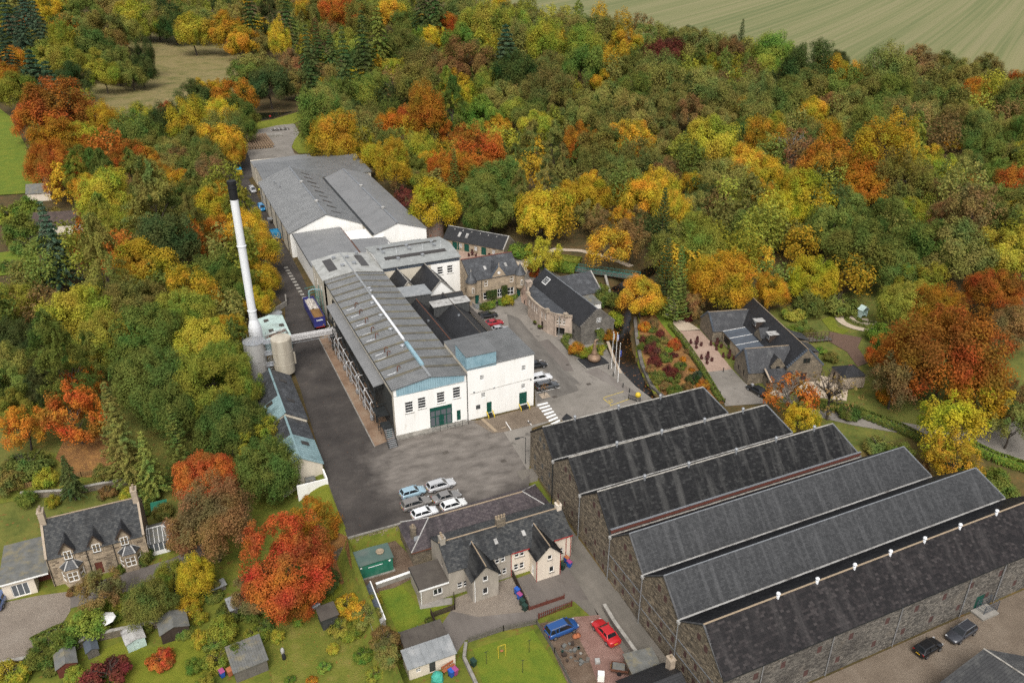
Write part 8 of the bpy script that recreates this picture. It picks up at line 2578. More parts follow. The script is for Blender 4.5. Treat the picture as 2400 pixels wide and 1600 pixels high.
STYLE = dict(  # length, height, half width, rear deck z, bonnet z, glass: rear base, rear top, front top, front base (fractions of length from the rear)
 hatch=(4.1,1.47,.87,.98,.92,.02,.12,.56,.74), estate=(4.75,1.46,.90,.95,.90,.02,.09,.55,.72), saloon=(4.65,1.43,.90,.98,.88,.16,.27,.56,.72),
 suv=(4.5,1.66,.92,1.06,1.04,.02,.10,.58,.74), mpv=(4.55,1.66,.91,1.0,.96,.02,.08,.62,.82), van=(4.6,1.85,.92,1.1,1.0,.01,.03,.66,.80), coupe=(4.5,1.38,.91,.98,.88,.10,.28,.54,.70))
CARM = {}
def car_meshes(st):
 if st in CARM:
  return CARM[st]
 Ln, H, hw, rd, bz, g0, g1, g2, g3 = STYLE[st]
 X = lambda f: -Ln / 2 + Ln * f
 def sec(f, w, z0, z1):
  h = [(w * .90, z0),(w, z0 + .2),(w, z0 + .42),(w * .965, z1 - .07),(w * .86, z1),(w * .3, z1 + .025)]
  pts = [(X(f), y, z) for y, z in h] + [(X(f),-y, z) for y, z in h[::-1]]
  return pts
 body = MB()
 loft(body, [sec(0, hw * .86,.34, rd - .14), sec(.02, hw * .95,.28, rd - .03), sec(.10, hw, .23, rd), sec(.3, hw * 1.01,.21, rd), sec(.62, hw * 1.01,.21,(rd + bz) / 2), sec(g3, hw, .21, bz + .03), sec(.88, hw * .97,.23, bz - .06), sec(.965, hw * .88,.26, bz - .17), sec(1.0, hw * .70,.36, bz - .30)])
 glass = MB()
 bw, tw = hw * .90, hw * .70
 zb, zt = min(rd, bz) - .01, H - .035
 def gs(f, w, z):
  return [(X(f), w, z),(X(f),-w, z)]
 a, b, c, d = gs(g0, bw * .96, zb), gs(g1, tw * .97, zt), gs(g2, tw, zt), gs(g3, bw * .95, zb)
 V = a + b + c + d
 glass.add(V, [(0,2,3,1),(2,4,5,3),(4,6,7,5),(0,6,4,2),(1,3,5,7),(0,1,7,6)])
 roof = MB()
 rf = lambda e, z: [(X(g1) - .02 + e, tw * .97 - e, z),(X(g2) + .03 - e, tw - e, z),(X(g2) + .03 - e, -tw + e, z),(X(g1) - .02 + e, -tw * .97 + e, z)]
 lo, hi = rf(-.03, zt - .02), rf(.10, H + .02)
 roof.add(lo + hi, [(4,5,6,7),(0,1,5,4),(1,2,6,5),(2,3,7,6),(3,0,4,7)])
 pill = MB()
 for s in (1,-1):
  for (f0, w0, f1, w1) in ((g0, bw * .97, g1, tw * .98),(g3, bw * .96, g2, tw * 1.01)):
   pill.bar((X(f0), s * w0, zb),(X(f1), s * w1, zt),.10)
  fm = (g1 + g2) / 2
  pill.bar((X(fm - .03), s * bw * 1.0, zb),(X(fm - .02), s * tw * 1.03, zt),.09)
  if st in ('estate','mpv','suv','van'):
   pill.bar((X(g1 + .14), s * bw * 1.0, zb),(X(g1 + .13), s * tw * 1.03, zt),.10)
 wheel = MB().ext([(.32 * math.cos(i * .4488),-.11,.32 * math.sin(i * .4488)) for i in range(14)], (0,.22,0))
 rim = MB().ext([(.21 * math.cos(i * .6283),-.115,.21 * math.sin(i * .6283)) for i in range(10)], (0,.23,0))
 M_ = dict(body=body.mesh('body'), glass=glass.mesh('windows'), roof=roof.mesh('roof_panel'), pill=pill.mesh('pillars'), wheel=wheel.mesh('wheel'), rim=rim.mesh('rim'))
 M_['head'] = MB().box(-.16,.06,-.17,.17,-.07,.08).mesh('headlight')
 M_['tail'] = MB().box(-.04,.05,-.12,.12,-.14,.14).mesh('tail_light')
 M_['plate'] = MB().box(-.02,.02,-.26,.26,-.055,.055).mesh('number_plate')
 M_['mirror'] = MB().box(-.06,.08,-.09,.09,-.06,.07).mesh('mirror')
 M_['rail'] = MB().bar((X(g1) + .1,0,0),(X(g2) - .1,0,0),.05,.05).mesh('roof_rail')
 for k, mt in dict(body='car_paint', glass='car_glass', roof='car_paint', pill='car_paint', wheel='tyre', rim='alloy', head='lamp_clear', tail='lamp_red', plate='amber_plate', mirror='car_paint', rail='galv').items():
  M_[k].materials.append(MATS[mt])
 body_me = M_['body']
 body_me.polygons.foreach_set('use_smooth', [len(p.vertices) == 4 for p in body_me.polygons])
 CARM[st] = M_
 return M_

def car(label, px, z, head, st, col, rails=False, group=None, pos=None):
 X, Y = pos or at(*px, z)
 t = thing('parked_car', label, 'car',(X, Y, z + .03), head, group)
 M_ = car_meshes(st)
 Ln, H, hw, rd, bz = STYLE[st][:5]
 def part(name, me, loc=(0,0,0), rz=0, par=t):
  o = bpy.data.objects.new(name, me); C.objects.link(o)
  o.parent = par; o.location = loc; o.rotation_euler = (0,0, rz); o.color = (*col, 1)
  return o
 part('body', M_['body']); part('windows', M_['glass']); part('roof_panel', M_['roof']); part('pillars', M_['pill'])
 for fx in (.185,.80):
  for s in (1,-1):
   w_ = part('wheel', M_['wheel'], (-Ln / 2 + Ln * fx, s * (hw - .07),.32))
   part('rim', M_['rim'], (0,0,0),0, w_)
 for s in (1,-1):
  part('headlight', M_['head'], (Ln / 2 - .16, s * hw * .62, bz - .24),-s * .35)
  part('tail_light', M_['tail'], (-Ln / 2 + .05, s * hw * .78, rd - .18))
  part('mirror', M_['mirror'], (-Ln / 2 + Ln * (STYLE[st][8] - .04), s * (hw + .06), min(rd, bz) + .06))
  if rails:
   part('roof_rail', M_['rail'], (0, s * hw * .66, H + .03))
 part('number_plate', M_['plate'], (-Ln / 2 - .0,0,.62))
 return t
YC = 'cars parked in the yard'
car('pale blue hatchback parked at the outer corner of the yard cars',(968,1160),0, R(3),'hatch',(.30,.43,.50), group=YC)
car('silver estate car, farthest from the cottages among the yard cars',(1034,1143),0, R(3),'estate',(.50,.50,.50), True, group=YC)
car('bronze grey estate car between the pale blue and white cars',(976,1186),0, R(3),'estate',(.20,.185,.17), True, group=YC)
car('grey saloon with a sunroof behind the silver estate',(1047,1171),0, R(3),'saloon',(.21,.20,.19), group=YC)
car('white hatchback close to the storehouse roof',(996,1209),0, R(3),'hatch',(.74,.74,.74), group=YC)
car('white car half hidden behind the storehouse ridge',(1064,1190),0, R(3),'hatch',(.72,.72,.70), group=YC)
LC = 'cars parked along the lane'
car('black estate car nearest the turret house',(1143,744),0, R(-3),'estate',(.012,.013,.014), group=LC)
car('red sports car beside the black estate',(1157,762),0, R(-3),'coupe',(.34,.015,.025), group=LC)
car('silver car almost hidden by the white block roof',(1170,777),0, R(-3),'saloon',(.40,.40,.41), group=LC)
car('black car behind the corner of the white block',(1256,861),0, R(-3),'saloon',(.012,.013,.015), group=LC)
car('white crossover car beside the white block',(1268,892),0, R(-2),'suv',(.76,.76,.76), group=LC)
car('dark grey estate car nearest the zebra crossing',(1282,909),0, R(-2),'estate',(.075,.08,.085), True, group=LC)
hx = Vector(at(1755,908)) - Vector(at(1795,932))
car('black saloon parked against the visitor centre wall',(1773,920),0, math.atan2(hx.y, hx.x),'saloon',(.010,.010,.011))
car('black hatchback with a yellow plate on the gravel yard',(2173,1524), GZ, R(5),'hatch',(.010,.010,.011))
car('dark grey estate car beside the warehouse wall',(2250,1489), GZ, R(186),'estate',(.040,.042,.05), True)
car('blue people carrier beside the cluttered bed',(1316,1480), GZ, R(3),'mpv',(.018,.075,.24), True)
hx = Vector(at(1402,1466, GZ)) - Vector(at(1436,1506, GZ))
car('bright red saloon on the red gravel drive',(1419,1488), GZ, math.atan2(hx.y, hx.x),'saloon',(.48,.018,.022))
car('small silver van beside the far white warehouse',(593,450),0, R(-86),'van',(.42,.42,.43))
car('bright blue van in the lane by the far warehouse',(614,492),0, R(-88),'van',(.02,.22,.46))
car('blue car at the edge of the gravel drive',(0,1412), GZ, R(80),'hatch',(.10,.15,.30))
for o in bpy.data.objects:
 if o.get('label','').endswith('van beside the far white warehouse') or 'bright blue van' in o.get('label',''):
  o.name = 'parked_van'; o['category'] = 'van'

# garden trailer
t = thing('rusty_trailer','rusty red trailer with a grey cover at the foot of the red drive','trailer',(*at(1452,1572, GZ), GZ), R(-35))
MB().box(-1.1,1.1,-.65,.65,.45,.55).build('bed','wood_dark', t)
for q in ((-1.1,1.1,-.65,-.6),(-1.1,1.1,.6,.65),(-1.1,-1.05,-.6,.6),(1.05,1.1,-.6,.6)):
 MB().box(q[0], q[1], q[2], q[3], .55,.9).build('side','rust', t)
MB().box(-.9,.6,-.55,.55,.6,.85).build('cover','felt_grey', t)
for s in (-.72,.72):
 MB().ext([(.28 * math.cos(i * .5236), s - .08,.3 + .28 * math.sin(i * .5236)) for i in range(12)], (0,.16,0)).build('wheel','tyre', t)
MB().bar((1.1,0,.5),(2.1,0,.45),.1).build('drawbar','rust', t)
MB().box(-1.13,-1.1,-.25,.25,.6,.72).build('number_plate','amber_plate', t)

# ------------------------------------------------------------------ people
def person(label, px, z, head, top, legs, walk=.18, pos=None):
 X, Y = pos or at(*px, z)
 t = thing('person', label, 'person',(X, Y, z + .03), head)
 me = bpy.data.meshes.new('body')
 V = [(0,0,.95),(0,0,1.15),(0,0,1.40),(0,0,1.52),(0,.01,1.66),                        # pelvis, waist, chest, neck, head
         (.10,0,.90),(.11, walk, .50),(.11, walk * .5,.07),(.11, walk * .5 + .14,.03),
         (-.10,0,.90),(-.11,-walk * .4,.50),(-.11,-walk, .08),(-.11,-walk + .14,.03),
         (.19,0,1.40),(.25,-.03,1.13),(.24,.10,.90),(.23,.14,.80),(-.19,0,1.40),(-.25,.0,1.13),(-.24,.14,.92),(-.23,.18,.83),(0,.01,1.75)]
 Ed = [(0,1),(1,2),(2,3),(3,4),(0,5),(5,6),(6,7),(7,8),(0,9),(9,10),(10,11),(11,12),(2,13),(13,14),(14,15),(15,16),(2,17),(17,18),(18,19),(19,20),(4,21)]
 Rr = [.15,.14,.16,.06,.10,.09,.065,.045,.04,.09,.065,.045,.04,.07,.048,.036,.035,.07,.048,.036,.035,.07]
 me.from_pydata(V, Ed, [])
 for mt in (top, legs, 'skin','cloth_dark'):
  me.materials.append(MATS[mt])
 o = obj('body', me, None, t)
 md = o.modifiers.new('skin','SKIN')
 md.use_smooth_shade = True
 for i, r in enumerate(Rr):
  me.skin_vertices[0].data[i].radius = (r, r * (.8 if i in (0,1,2) else 1))
 me.skin_vertices[0].data[0].use_root = True
 o.modifiers.new('sub','SUBSURF').render_levels = 1
 dg = bpy.context.evaluated_depsgraph_get()
 me2 = bpy.data.meshes.new_from_object(o.evaluated_get(dg))
 o.modifiers.clear()
 o.data = me2
 for p in me2.polygons:
  zc, r_ = p.center.z, abs(p.center.x)
  p.material_index = 2 if zc > 1.5 or (zc < .92 and r_ > .2) else 0 if zc > .93 else 3 if zc < .08 else 1
 h = MB().lathe(0,-.005, [(.105,1.70),(.11,1.76),(.09,1.83),(.03,1.865)], 10)
 h.build('hair','wood_dark', t, smooth=True)
 return t
person('person in black walking along the hedge of the turret house',(1165,719),0, R(200),'cloth_dark','cloth_dark',.22)
person('person in a light grey top beside the black saloon',(1762,914),0, R(-60),'cloth_grey','cloth_dark',.06)
person('person in black at the rear of the black saloon',(1798,922),0, R(60),'cloth_dark','cloth_dark',.05)
person('person in a yellow vest standing out in the far lane',(577,450),0, R(-40),'hi_vis','cloth_dark',.1)
person('person in a yellow vest against the far warehouse wall',(609,452),0, R(160),'hi_vis','cloth_dark',.1)

# ------------------------------------------------------------------ yard and garden objects
# pot still sculpture
t = thing('pot_still_sculpture','weathered copper pot still sculpture on a dark square plinth','sculpture',(*at(1392,848),0))
MB().box(-3.1,2.7,-2.4,2.4,0,.18).build('kerb','concrete', t)
MB().box(-2.8,2.4,-2.1,2.1,.182,.34).build('plinth','slate_dark', t)
MB().lathe(0,0, [(.9,.34),(1.25,.55),(1.38,.95),(1.25,1.35),(.85,1.62),(.52,1.8),(.50,1.9),(.60,2.0),(.62,2.15),(.50,2.35),(.36,3.2),(.30,4.2),(.28,4.5)], 24).build('pot','copper', t, smooth=True)
MB().tube([(0,0,4.45),(.02,0,4.75),(.15,0,4.98),(.42,0,5.05),(.75,0,4.95)], .27,12,.17).build('swan_neck','copper', t, smooth=True)
for x in (-3.0,-1.0,1.0,2.6):
 MB().tube([(x, 2.3,.18),(x, 2.3,1.2)], .035,5).build('rail_post','black_steel', t)
MB().tube([(-3.0,2.3,1.2),(2.6,2.3,1.2)], .03,5).build('rail','black_steel', t)
for i, (px, top, fl, lab) in enumerate((((1433,863),8.2,('flag_green','white_paint','red_paint'),'white flagpole with a hanging green, white and red flag'),((1441,875),9.0,('flag_blue','white_paint','flag_blue'),'tallest white flagpole with a hanging blue and white flag'),((1448,896),8.6,('flag_blue','flag_blue','flag_blue'),'white flagpole with a hanging plain blue flag'))):
 t = thing('flagpole', lab, 'flagpole',(*at(*px),0),0,'flagpoles by the stream')
 MB().tube([(0,0,0),(0,0, top)], .065,8,.035).build('pole','white_paint', t)
 MB().lathe(0,0, [(.06, top),(.1, top + .06),(.02, top + .16)], 8).build('finial','white_paint', t)
 for k, c in enumerate(fl):
  x0 = .06 + .13 * k
  z1 = top - .3 - (0 if i < 2 else 1.2)
  MB().ext([(x0,.02 * k, z1),(x0 + .13,-.05 + .05 * k, z1 - .08),(x0 + .12,.03, z1 - 1.5),(x0 + .01,-.02, z1 - 1.35)], (0,.02,0)).build('flag_band', c, t)
bl = []
for px in ((1229,712),(1426,865),(1437,882),(1460,908),(1475,920),(1429,807),(1695,872)):
 t = thing('bollard','black bollard','bollard',(*at(*px),0),0,'black bollards')
 MB().lathe(0,0, [(.09,0),(.09,.85),(.12,.87),(.12,.95),(.05,1.02)], 10).build('post','black_steel', t)
 bl.append(t)
for t, s in zip(bl, ('black bollard at the mouth of the paved lane beside the bow-fronted hall','black bollard at the foot of the striped flagpole','black bollard at the foot of the tallest flagpole','black bollard below the plain blue flag','black bollard beside the yellow marked bay','black bollard at the stone gable corner by the stream','black bollard at the lower end of the visitor terrace')):
 t['label'] = s
for k in range(13):
 f = k / 12
 p = Vector(at(1582,775)).lerp(Vector(at(1698,944)), f)
 t = thing('terrace_post','%s short dark post along the terrace hedge, counted from the footpath' % ('first second third fourth fifth sixth seventh eighth ninth tenth eleventh twelfth thirteenth'.split()[k]),'post',(p.x, p.y, 0),0,'posts along the terrace hedge')
 MB().box(-.09,.09,-.09,.09,0,1.0).build('post','wood_dark', t)
 MB().add([(-.1,-.1,1.0),(.1,-.1,1.0),(.1,.1,1.0),(-.1,.1,1.0),(0,0,1.08)], [(0,1,4),(1,2,4),(2,3,4),(3,0,4)]).build('cap','wood_dark', t)
t = thing('yellow_lamp','round yellow lamp on a short post beside the black railings','lamp',(*at(1494,944),0))
MB().lathe(0,0, [(.4,0),(.4,.12),(.07,.16),(.07,1.3)], 12).build('stand','concrete', t)
MB().lathe(0,0, [(.1,1.25),(.45,1.4),(.58,1.75),(.45,2.1),(.15,2.3)], 14).build('globe','yellow_paint', t, smooth=True)
t = thing('street_lamp','black lamp arm beside the first warehouse gable','lamp',(46.7,98.9,0))
MB().tube([(0,0,0),(0,0,5.2),(-.6,0,5.5),(-1.4,0,5.5)], .06,7).build('post','black_steel', t)
MB().box(-1.9,-1.1,-.18,.18,5.42,5.55).build('lantern','black_steel', t)
t = thing('path_sign','grey interpretation board on the small lawn','sign',(*at(1564,745),0), R(-15))
MB().box(-.05,.05,-.05,.05,0,.8).build('post','wood_dark', t)
MB().ext([(-.6,-.3,.75),(.6,-.3,.75),(.6,.3,1.0),(-.6,.3,1.0)], (0,0,.05)).build('board','lead_light', t)
t = thing('young_tree','bare sapling in a square pit beside the parking bay','tree',(*at(1276,927),0))
MB().tube([(0,0,0),(.03,0,1.5),(0,.03,3.0)], .04,6,.015).build('trunk','bark', t)
MB().box(-.9,.9,-.9,.9,.025,.06).build('tree_pit','sandstone', t)
cr = bpy.data.objects.new('crown', CROWN['r1']); C.objects.link(cr); cr.parent = t; cr.location = (0,0,1.4); cr.scale = (1.6,1.6,1.8); cr.color = (*COL['O'], 1)
# green footbridge
A, B_ = at(1352,640), at(1462,655)
t = thing('green_footbridge','green steel footbridge crossing the stream towards the wood','bridge',(*A, 1.0), math.atan2(B_[1] - A[1], B_[0] - A[0]))
Lb = math.dist(A, B_) + 4
MB().box(0, Lb, -1.1,1.1,-.2,0).build('deck','wood_grey', t)
for s in (-1.1,1.1):
 for i in range(13):
  x = Lb * i / 12
  MB().box(x - .05, x + .05, s - .05, s + .05,-.2,1.25).build('post','bridge_green', t)
 for z in (.15,1.2):
  MB().bar((0, s, z),(Lb, s, z),.1,.1).build('rail','bridge_green', t)
 for z in (.42,.68,.94):
  MB().bar((0, s, z),(Lb, s, z),.03,.03).build('rail','bridge_green', t)
A, B_ = at(1873,802), at(1945,797)
t = thing('timber_footbridge','timber footbridge from the visitor centre to the bark path','bridge',(*A, .6), math.atan2(B_[1] - A[1], B_[0] - A[0]))
Lb = math.dist(A, B_)
MB().box(0, Lb, -.8,.8,-.2,0).build('deck','wood_grey', t)
for s in (-.8,.8):
 for i in range(9):
  x = Lb * i / 8
  MB().box(x - .05, x + .05, s - .05, s + .05,-.7,1.1).build('post','wood', t)
 MB().bar((0, s, 1.05),(Lb, s, 1.05),.1,.1).build('rail','wood', t)
 MB().bar((0, s, .55),(Lb, s, .55),.06,.08).build('rail','wood', t)
t = thing('mint_awning','pale green awning behind the visitor centre','awning',(*at(1872,812),0))
for x in (-.9,.9):
 for y in (-.7,.7):
  MB().box(x - .05, x + .05, y - .05, y + .05,0,2.0).build('post','white_paint', t)
slab(t, [(-1.1,-.9,2.0),(1.1,-.9,2.0),(1.1,.9,2.3),(-1.1,.9,2.3)], 'teal_tarp',.05,'canopy')
t = thing('garden_arbour','pale green garden arbour seat beyond the round lawn','arbour',(*at(2020,743), hgt(*at(2020,743))))
for x in (-.9,.85):
 MB().box(x, x + .06,-.6,.6,0,1.9).build('side','mint', t)
MB().box(-.85,.85,.5,.56,0,1.9).build('back','mint', t)
MB().box(-.85,.85,-.4,.48,.42,.5).build('seat','mint', t)
for s in (-1,1):
 q = [(s * 1.1,-.8,1.85),(s * 1.1,.8,1.85),(0,.8,2.8),(0,-.8,2.8)]
 slab(t, q if s < 0 else [q[1], q[0], q[3], q[2]], 'mint',.06)
for k, (r_, a0, a1, lab) in enumerate(((3.2,2.2,4.4,'outer curved bed of low plants in the round garden'),(5.2,2.3,4.2,'widest curved bed of low plants in the round garden'),(3.6,-1.0,.2,'small curved bed of plants across the round garden path'))):
 cx, cy = at(2035,745)
 hedge(lab, [(cx + r_ * math.cos(a0 + (a1 - a0) * i / 8), cy + r_ * math.sin(a0 + (a1 - a0) * i / 8)) for i in range(9)], .4,.7, COL['G2' if k < 2 else 'BR'], dens=60, name='flower_bed')
# barrel chairs and tables on the visitor terrace and stable court
def barrel_seat(px, rz, lab, grp, z=0):
 t = thing('barrel_chair', lab, 'chair',(*at(*px, z), z + .08), rz, grp)
 MB().lathe(0,0, [(.26,0),(.33,.28),(.33,.45),(.05,.46)], 12).build('seat','furniture', t)
 m = MB()
 k = 9
 for i in range(k):
  a0, a1 = math.pi * (.12 + .76 * i / k), math.pi * (.12 + .76 * (i + .85) / k)
  m.ext([(.34 * math.cos(a0),.34 * math.sin(a0),.4),(.34 * math.cos(a1),.34 * math.sin(a1),.4),(.27 * math.cos(a1),.27 * math.sin(a1),1.05),(.27 * math.cos(a0),.27 * math.sin(a0),1.05)], (-.03 * math.cos(a0),-.03 * math.sin(a0),0))
 m.build('backrest','furniture', t)
def barrel_table(px, lab, grp, z=0):
 t = thing('barrel_table', lab, 'table',(*at(*px, z), z + .08),0, grp)
 MB().lathe(0,0, [(.24,0),(.32,.35),(.24,.70)], 12).build('base','furniture', t)
 MB().lathe(0,0, [(.55,.70),(.55,.76),(.1,.77)], 16).build('table_top','furniture', t)
SETS = [((1632,808),'uppermost terrace table',4),((1679,812),'table by the glazed lean-to',4),((1657,844),'lowest terrace table',4),((1708,840),'table beside the stone gable',3)]
for (x, y), nm, n in SETS:
 barrel_table((x, y),'dark red barrel table, the ' + nm, 'terrace tables')
 for k, (dx, dy) in enumerate(((-13,-2),(2,-9),(11,3),(0,9))[:n]):
  barrel_seat((x + dx, y + dy),(0,-.4,2.6,1.6)[k], 'dark red barrel chair on the %s side of the %s' % (('hedge','far','building','near')[k], nm),'chairs at the ' + nm)
for (x, y), nm in (((1107,599),'court table by the first door'),((1147,608),'court table by the last door')):
 barrel_table((x, y),'dark red barrel table, the ' + nm, 'stable court tables')
 for dx, dy, sd in ((-8,2,'west'),(0,-5,'door'),(8,2,'east')):
  barrel_seat((x + dx, y + dy),.5 * dx, 'dark red barrel chair on the %s side of the %s' % (sd, nm),'chairs at the ' + nm)
# planters by the bow front and terrace
for px, s, lab in (((1255,760),.55,'dark planter bowl against the bow front'),((1266,770),.6,'dark planter bowl beside the bow front door'),((1712,819),.7,'round planter of green box on the visitor terrace'),((1684,801),.35,'black litter barrel by the glazed lean-to')):
 t = thing('planter', lab, 'planter',(*at(*px),.08))
 MB().lathe(0,0, [(s * .6,0),(s, .3),(s, .5),(s * .8,.5)], 14).build('bowl','wood_dark', t)
 if s > .4:
  c = bpy.data.objects.new('crown', CROWN['s0']); C.objects.link(c); c.parent = t; c.location = (0,0,.4); c.scale = (s * 1.8,) * 3; c.color = (*COL['G2'], 1)
# wheelie bins and odds
def bin_(px, mat, lab, z=GZ, lid=None, grp='wheelie bins'):
 t = thing('wheelie_bin', lab, 'bin',(*at(*px, z), z + .03), R(20), grp)
 MB().add([(-.22,-.26,.06),(.22,-.26,.06),(.22,.26,.06),(-.22,.26,.06),(-.28,-.34,.95),(.28,-.34,.95),(.28,.34,.95),(-.28,.34,.95)], [(0,3,2,1),(4,5,6,7),(0,1,5,4),(1,2,6,5),(2,3,7,6),(3,0,4,7)]).build('body', mat, t)
 MB().ext([(-.3,-.38,.955),(.3,-.38,.955),(.3,.36,1.06),(-.3,.36,1.06)], (0,0,.05)).build('lid', lid or mat, t)
 MB().tube([(-.28,.38,.95),(.28,.38,.95)], .03,6).build('handle','tyre', t)
 for x in (-.24,.24):
  MB().ext([(x - .03,.26 + .12 * math.cos(i * .785),.12 + .12 * math.sin(i * .785)) for i in range(8)], (.06,0,0)).build('wheel','tyre', t)
for px, mt, lab, lid in (((1328,1318),'blue_bin','blue wheelie bin with an orange lid beside the cream cottage','terracotta'),((1334,1328),'blue_bin','blue wheelie bin with a pink lid beside the cream cottage','pink'),((1318,1334),'dark_green_bin','dark green bin against the cream cottage corner', None),
                         ((1212,1392),'blue_bin','blue bin at the head of the fence row', None),((1218,1404),'blue_bin','pink-lidded bin in the fence row','pink'),((1224,1418),'dark_green_bin','dark green bin in the middle of the fence row', None),((1230,1430),'dark_green_bin','dark green bin at the gate end of the fence row', None),
                         ((522,1585),'blue_bin','blue bin with a pink lid beside the plank shed','pink'),((540,1582),'terracotta','orange bin beside the plank shed', None),((1058,1584),'blue_bin','blue bin beside the cream garage', None),((1067,1580),'pink','pink bin beside the cream garage', None),((1110,1560),'dark_green_bin','dark green bin at the corner of the bright lawn', None)):
 bin_(px, mt, lab, GZ, lid)
t = thing('garden_bench','orange slatted bench beside the cream garage','bench',(*at(1052,1570, GZ), GZ), R(15))
for i in range(4):
 MB().box(-.9,.9,-.25 + i * .13,-.15 + i * .13,.42,.46).build('slat','terracotta', t)
for i in range(3):
 MB().box(-.9,.9,.28,.31,.55 + i * .15,.66 + i * .15).build('backrest_slat','terracotta', t)
for x in (-.8,.75):
 MB().box(x, x + .06,-.2,.3,0,.42).build('leg','wood_dark', t)
t = thing('covered_barbecue','lumpy teal tarpaulin cover in front of the cream garage','cover',(*at(1025,1592, GZ), GZ))
m = MB().lathe(0,0, [(.75,0),(.72,.5),(.62,.8),(.45,1.05),(.12,1.2)], 12)
m.v = [(x * rng.uniform(.85,1.2), y * rng.uniform(.85,1.2), z) for x, y, z in m.v]
m.build('tarpaulin','teal_tarp', t)
t = thing('parasol','open white garden parasol beside the lime green shrub','parasol',(*at(255,1475, GZ), GZ))
MB().tube([(0,0,0),(0,0,2.2)], .03,6).build('pole','wood', t)
m = MB()
for i in range(8):
 a0, a1 = i * math.pi / 4,(i + 1) * math.pi / 4
 m.add([(0,0,2.45),(1.25 * math.cos(a0),1.25 * math.sin(a0),1.95),(1.25 * math.cos(a1),1.25 * math.sin(a1),1.95),(0,0,2.41)], [(0,1,2),(3,2,1)])
me = m.mesh('canopy'); bm = bmesh.new(); bm.from_mesh(me); bmesh.ops.remove_doubles(bm, verts=bm.verts, dist=.001); bm.to_mesh(me); bm.free()
obj('canopy', me, 'white_paint', t)
t = thing('garden_swing','small metal frame swing with an orange seat on the bright lawn','swing',(*at(1176,1530, GZ), GZ))
for x in (-.5,.5):
 MB().tube([(x - .2,-.6,0),(x, 0,1.4),(x + .1,.6,0)], .025,5).build('frame','yellow_paint', t)
MB().tube([(-.5,0,1.4),(.5,0,1.4)], .03,5).build('crossbar','yellow_paint', t)
for x in (-.15,.15):
 MB().tube([(x, 0,1.4),(x, 0,.5)], .01,4).build('rope','galv', t)
MB().box(-.2,.2,-.14,.14,.42,.48).build('seat','terracotta', t)
for px, lab in (((1240,1528),'thin dark washing pole on the bright lawn near the fence'),((1140,1555),'thin dark washing pole on the bright lawn near the concrete edge'),((1225,1575),'thin dark washing pole at the lower end of the bright lawn')):
 t = thing('washing_pole', lab, 'pole',(*at(*px, GZ), GZ),0,'washing poles')
 MB().tube([(0,0,0),(0,0,2.2)], .035,6).build('pole','black_steel', t)
 MB().bar((-.25,0,2.1),(.25,0,2.1),.04).build('arm','black_steel', t)
# cluttered bed: pots, planks, boxes
rc = random.Random(5)
for i in range(26):
 f, g = rc.random(), rc.random()
 x = 1290 + 60 * f + 45 * g; y = 1502 + 55 * g + 8 * f
 kind = rc.choice(('pot','pot','plank','box'))
 X, Y = at(x, y, GZ)
 if kind == 'pot':
  t = thing('flower_pot','small pot in the cluttered bed below the blue car','pot',(X, Y, GZ),0,'pots in the cluttered bed')
  MB().lathe(0,0, [(.1,0),(.18,.28),(.2,.3),(.15,.3)], 10).build('pot', rc.choice(('terracotta','wood_dark','felt_grey','dark_green_bin','concrete')), t)
 elif kind == 'plank':
  t = thing('loose_plank','loose weathered plank lying in the cluttered bed','plank',(X, Y, GZ + .03), rc.uniform(0,3),'planks in the cluttered bed')
  MB().box(-.8,.8,-.1,.1,0,.06).build('board', rc.choice(('wood_grey','wood','wood_dark')), t)
 else:
  t = thing('storage_box','small box in the cluttered bed below the blue car','box',(X, Y, GZ), rc.uniform(0,3),'boxes in the cluttered bed')
  MB().box(-.28,.28,-.2,.2,0,.3).box(-.3,.3,-.22,.22,.302,.34).build('box', rc.choice(('felt_grey','wood_grey','wood_dark')), t)
for px, lab in (((1348,1494),'large orange pumpkin-shaped urn below the blue car'),((1354,1492),'second round orange urn below the blue car')):
 t = thing('clay_urn', lab, 'urn',(*at(*px, GZ), GZ))
 MB().lathe(0,0, [(.2,0),(.38,.2),(.38,.4),(.2,.55),(.22,.62)], 14).build('urn','terracotta', t, smooth=True)
t = thing('white_cabinet','white upright cabinet at the edge of the red drive','cabinet',(*at(1408,1592, GZ), GZ), R(-30))
MB().box(-.4,.4,-.35,.35,0,1.2).build('body','white_paint', t)
MB().box(-.38,.38,-.38,-.352,.05,1.15).build('door','white_paint', t)
t = thing('stone_block','pale cube of stone beside the red drive','stone',(*at(1400,1552, GZ), GZ), R(-20))
MB().box(-.3,.3,-.3,.3,0,.5).build('block','lead_light', t)
t = thing('gas_bottles','white and black gas bottle pair on the rough lawn','gas bottle',(*at(663,1530, GZ), GZ))
for y, mt in ((0,'lead_light'),(-1.0,'tyre')):
 MB().lathe(0, y, [(.22,0),(.24,.1),(.24,.7),(.15,.85),(.06,.95)], 12).build('bottle', mt, t, smooth=True)
t = thing('oil_tank','small horizontal steel drum beside the black hut','drum',(*at(740,1425, GZ), GZ), R(20))
m = MB().tube([(-.6,0,.4),(.6,0,.4)], .34,12); m.build('drum','galv', t)
for x in (-.4,.35):
 MB().box(x, x + .08,-.25,.25,0,.12).build('cradle','wood_dark', t)
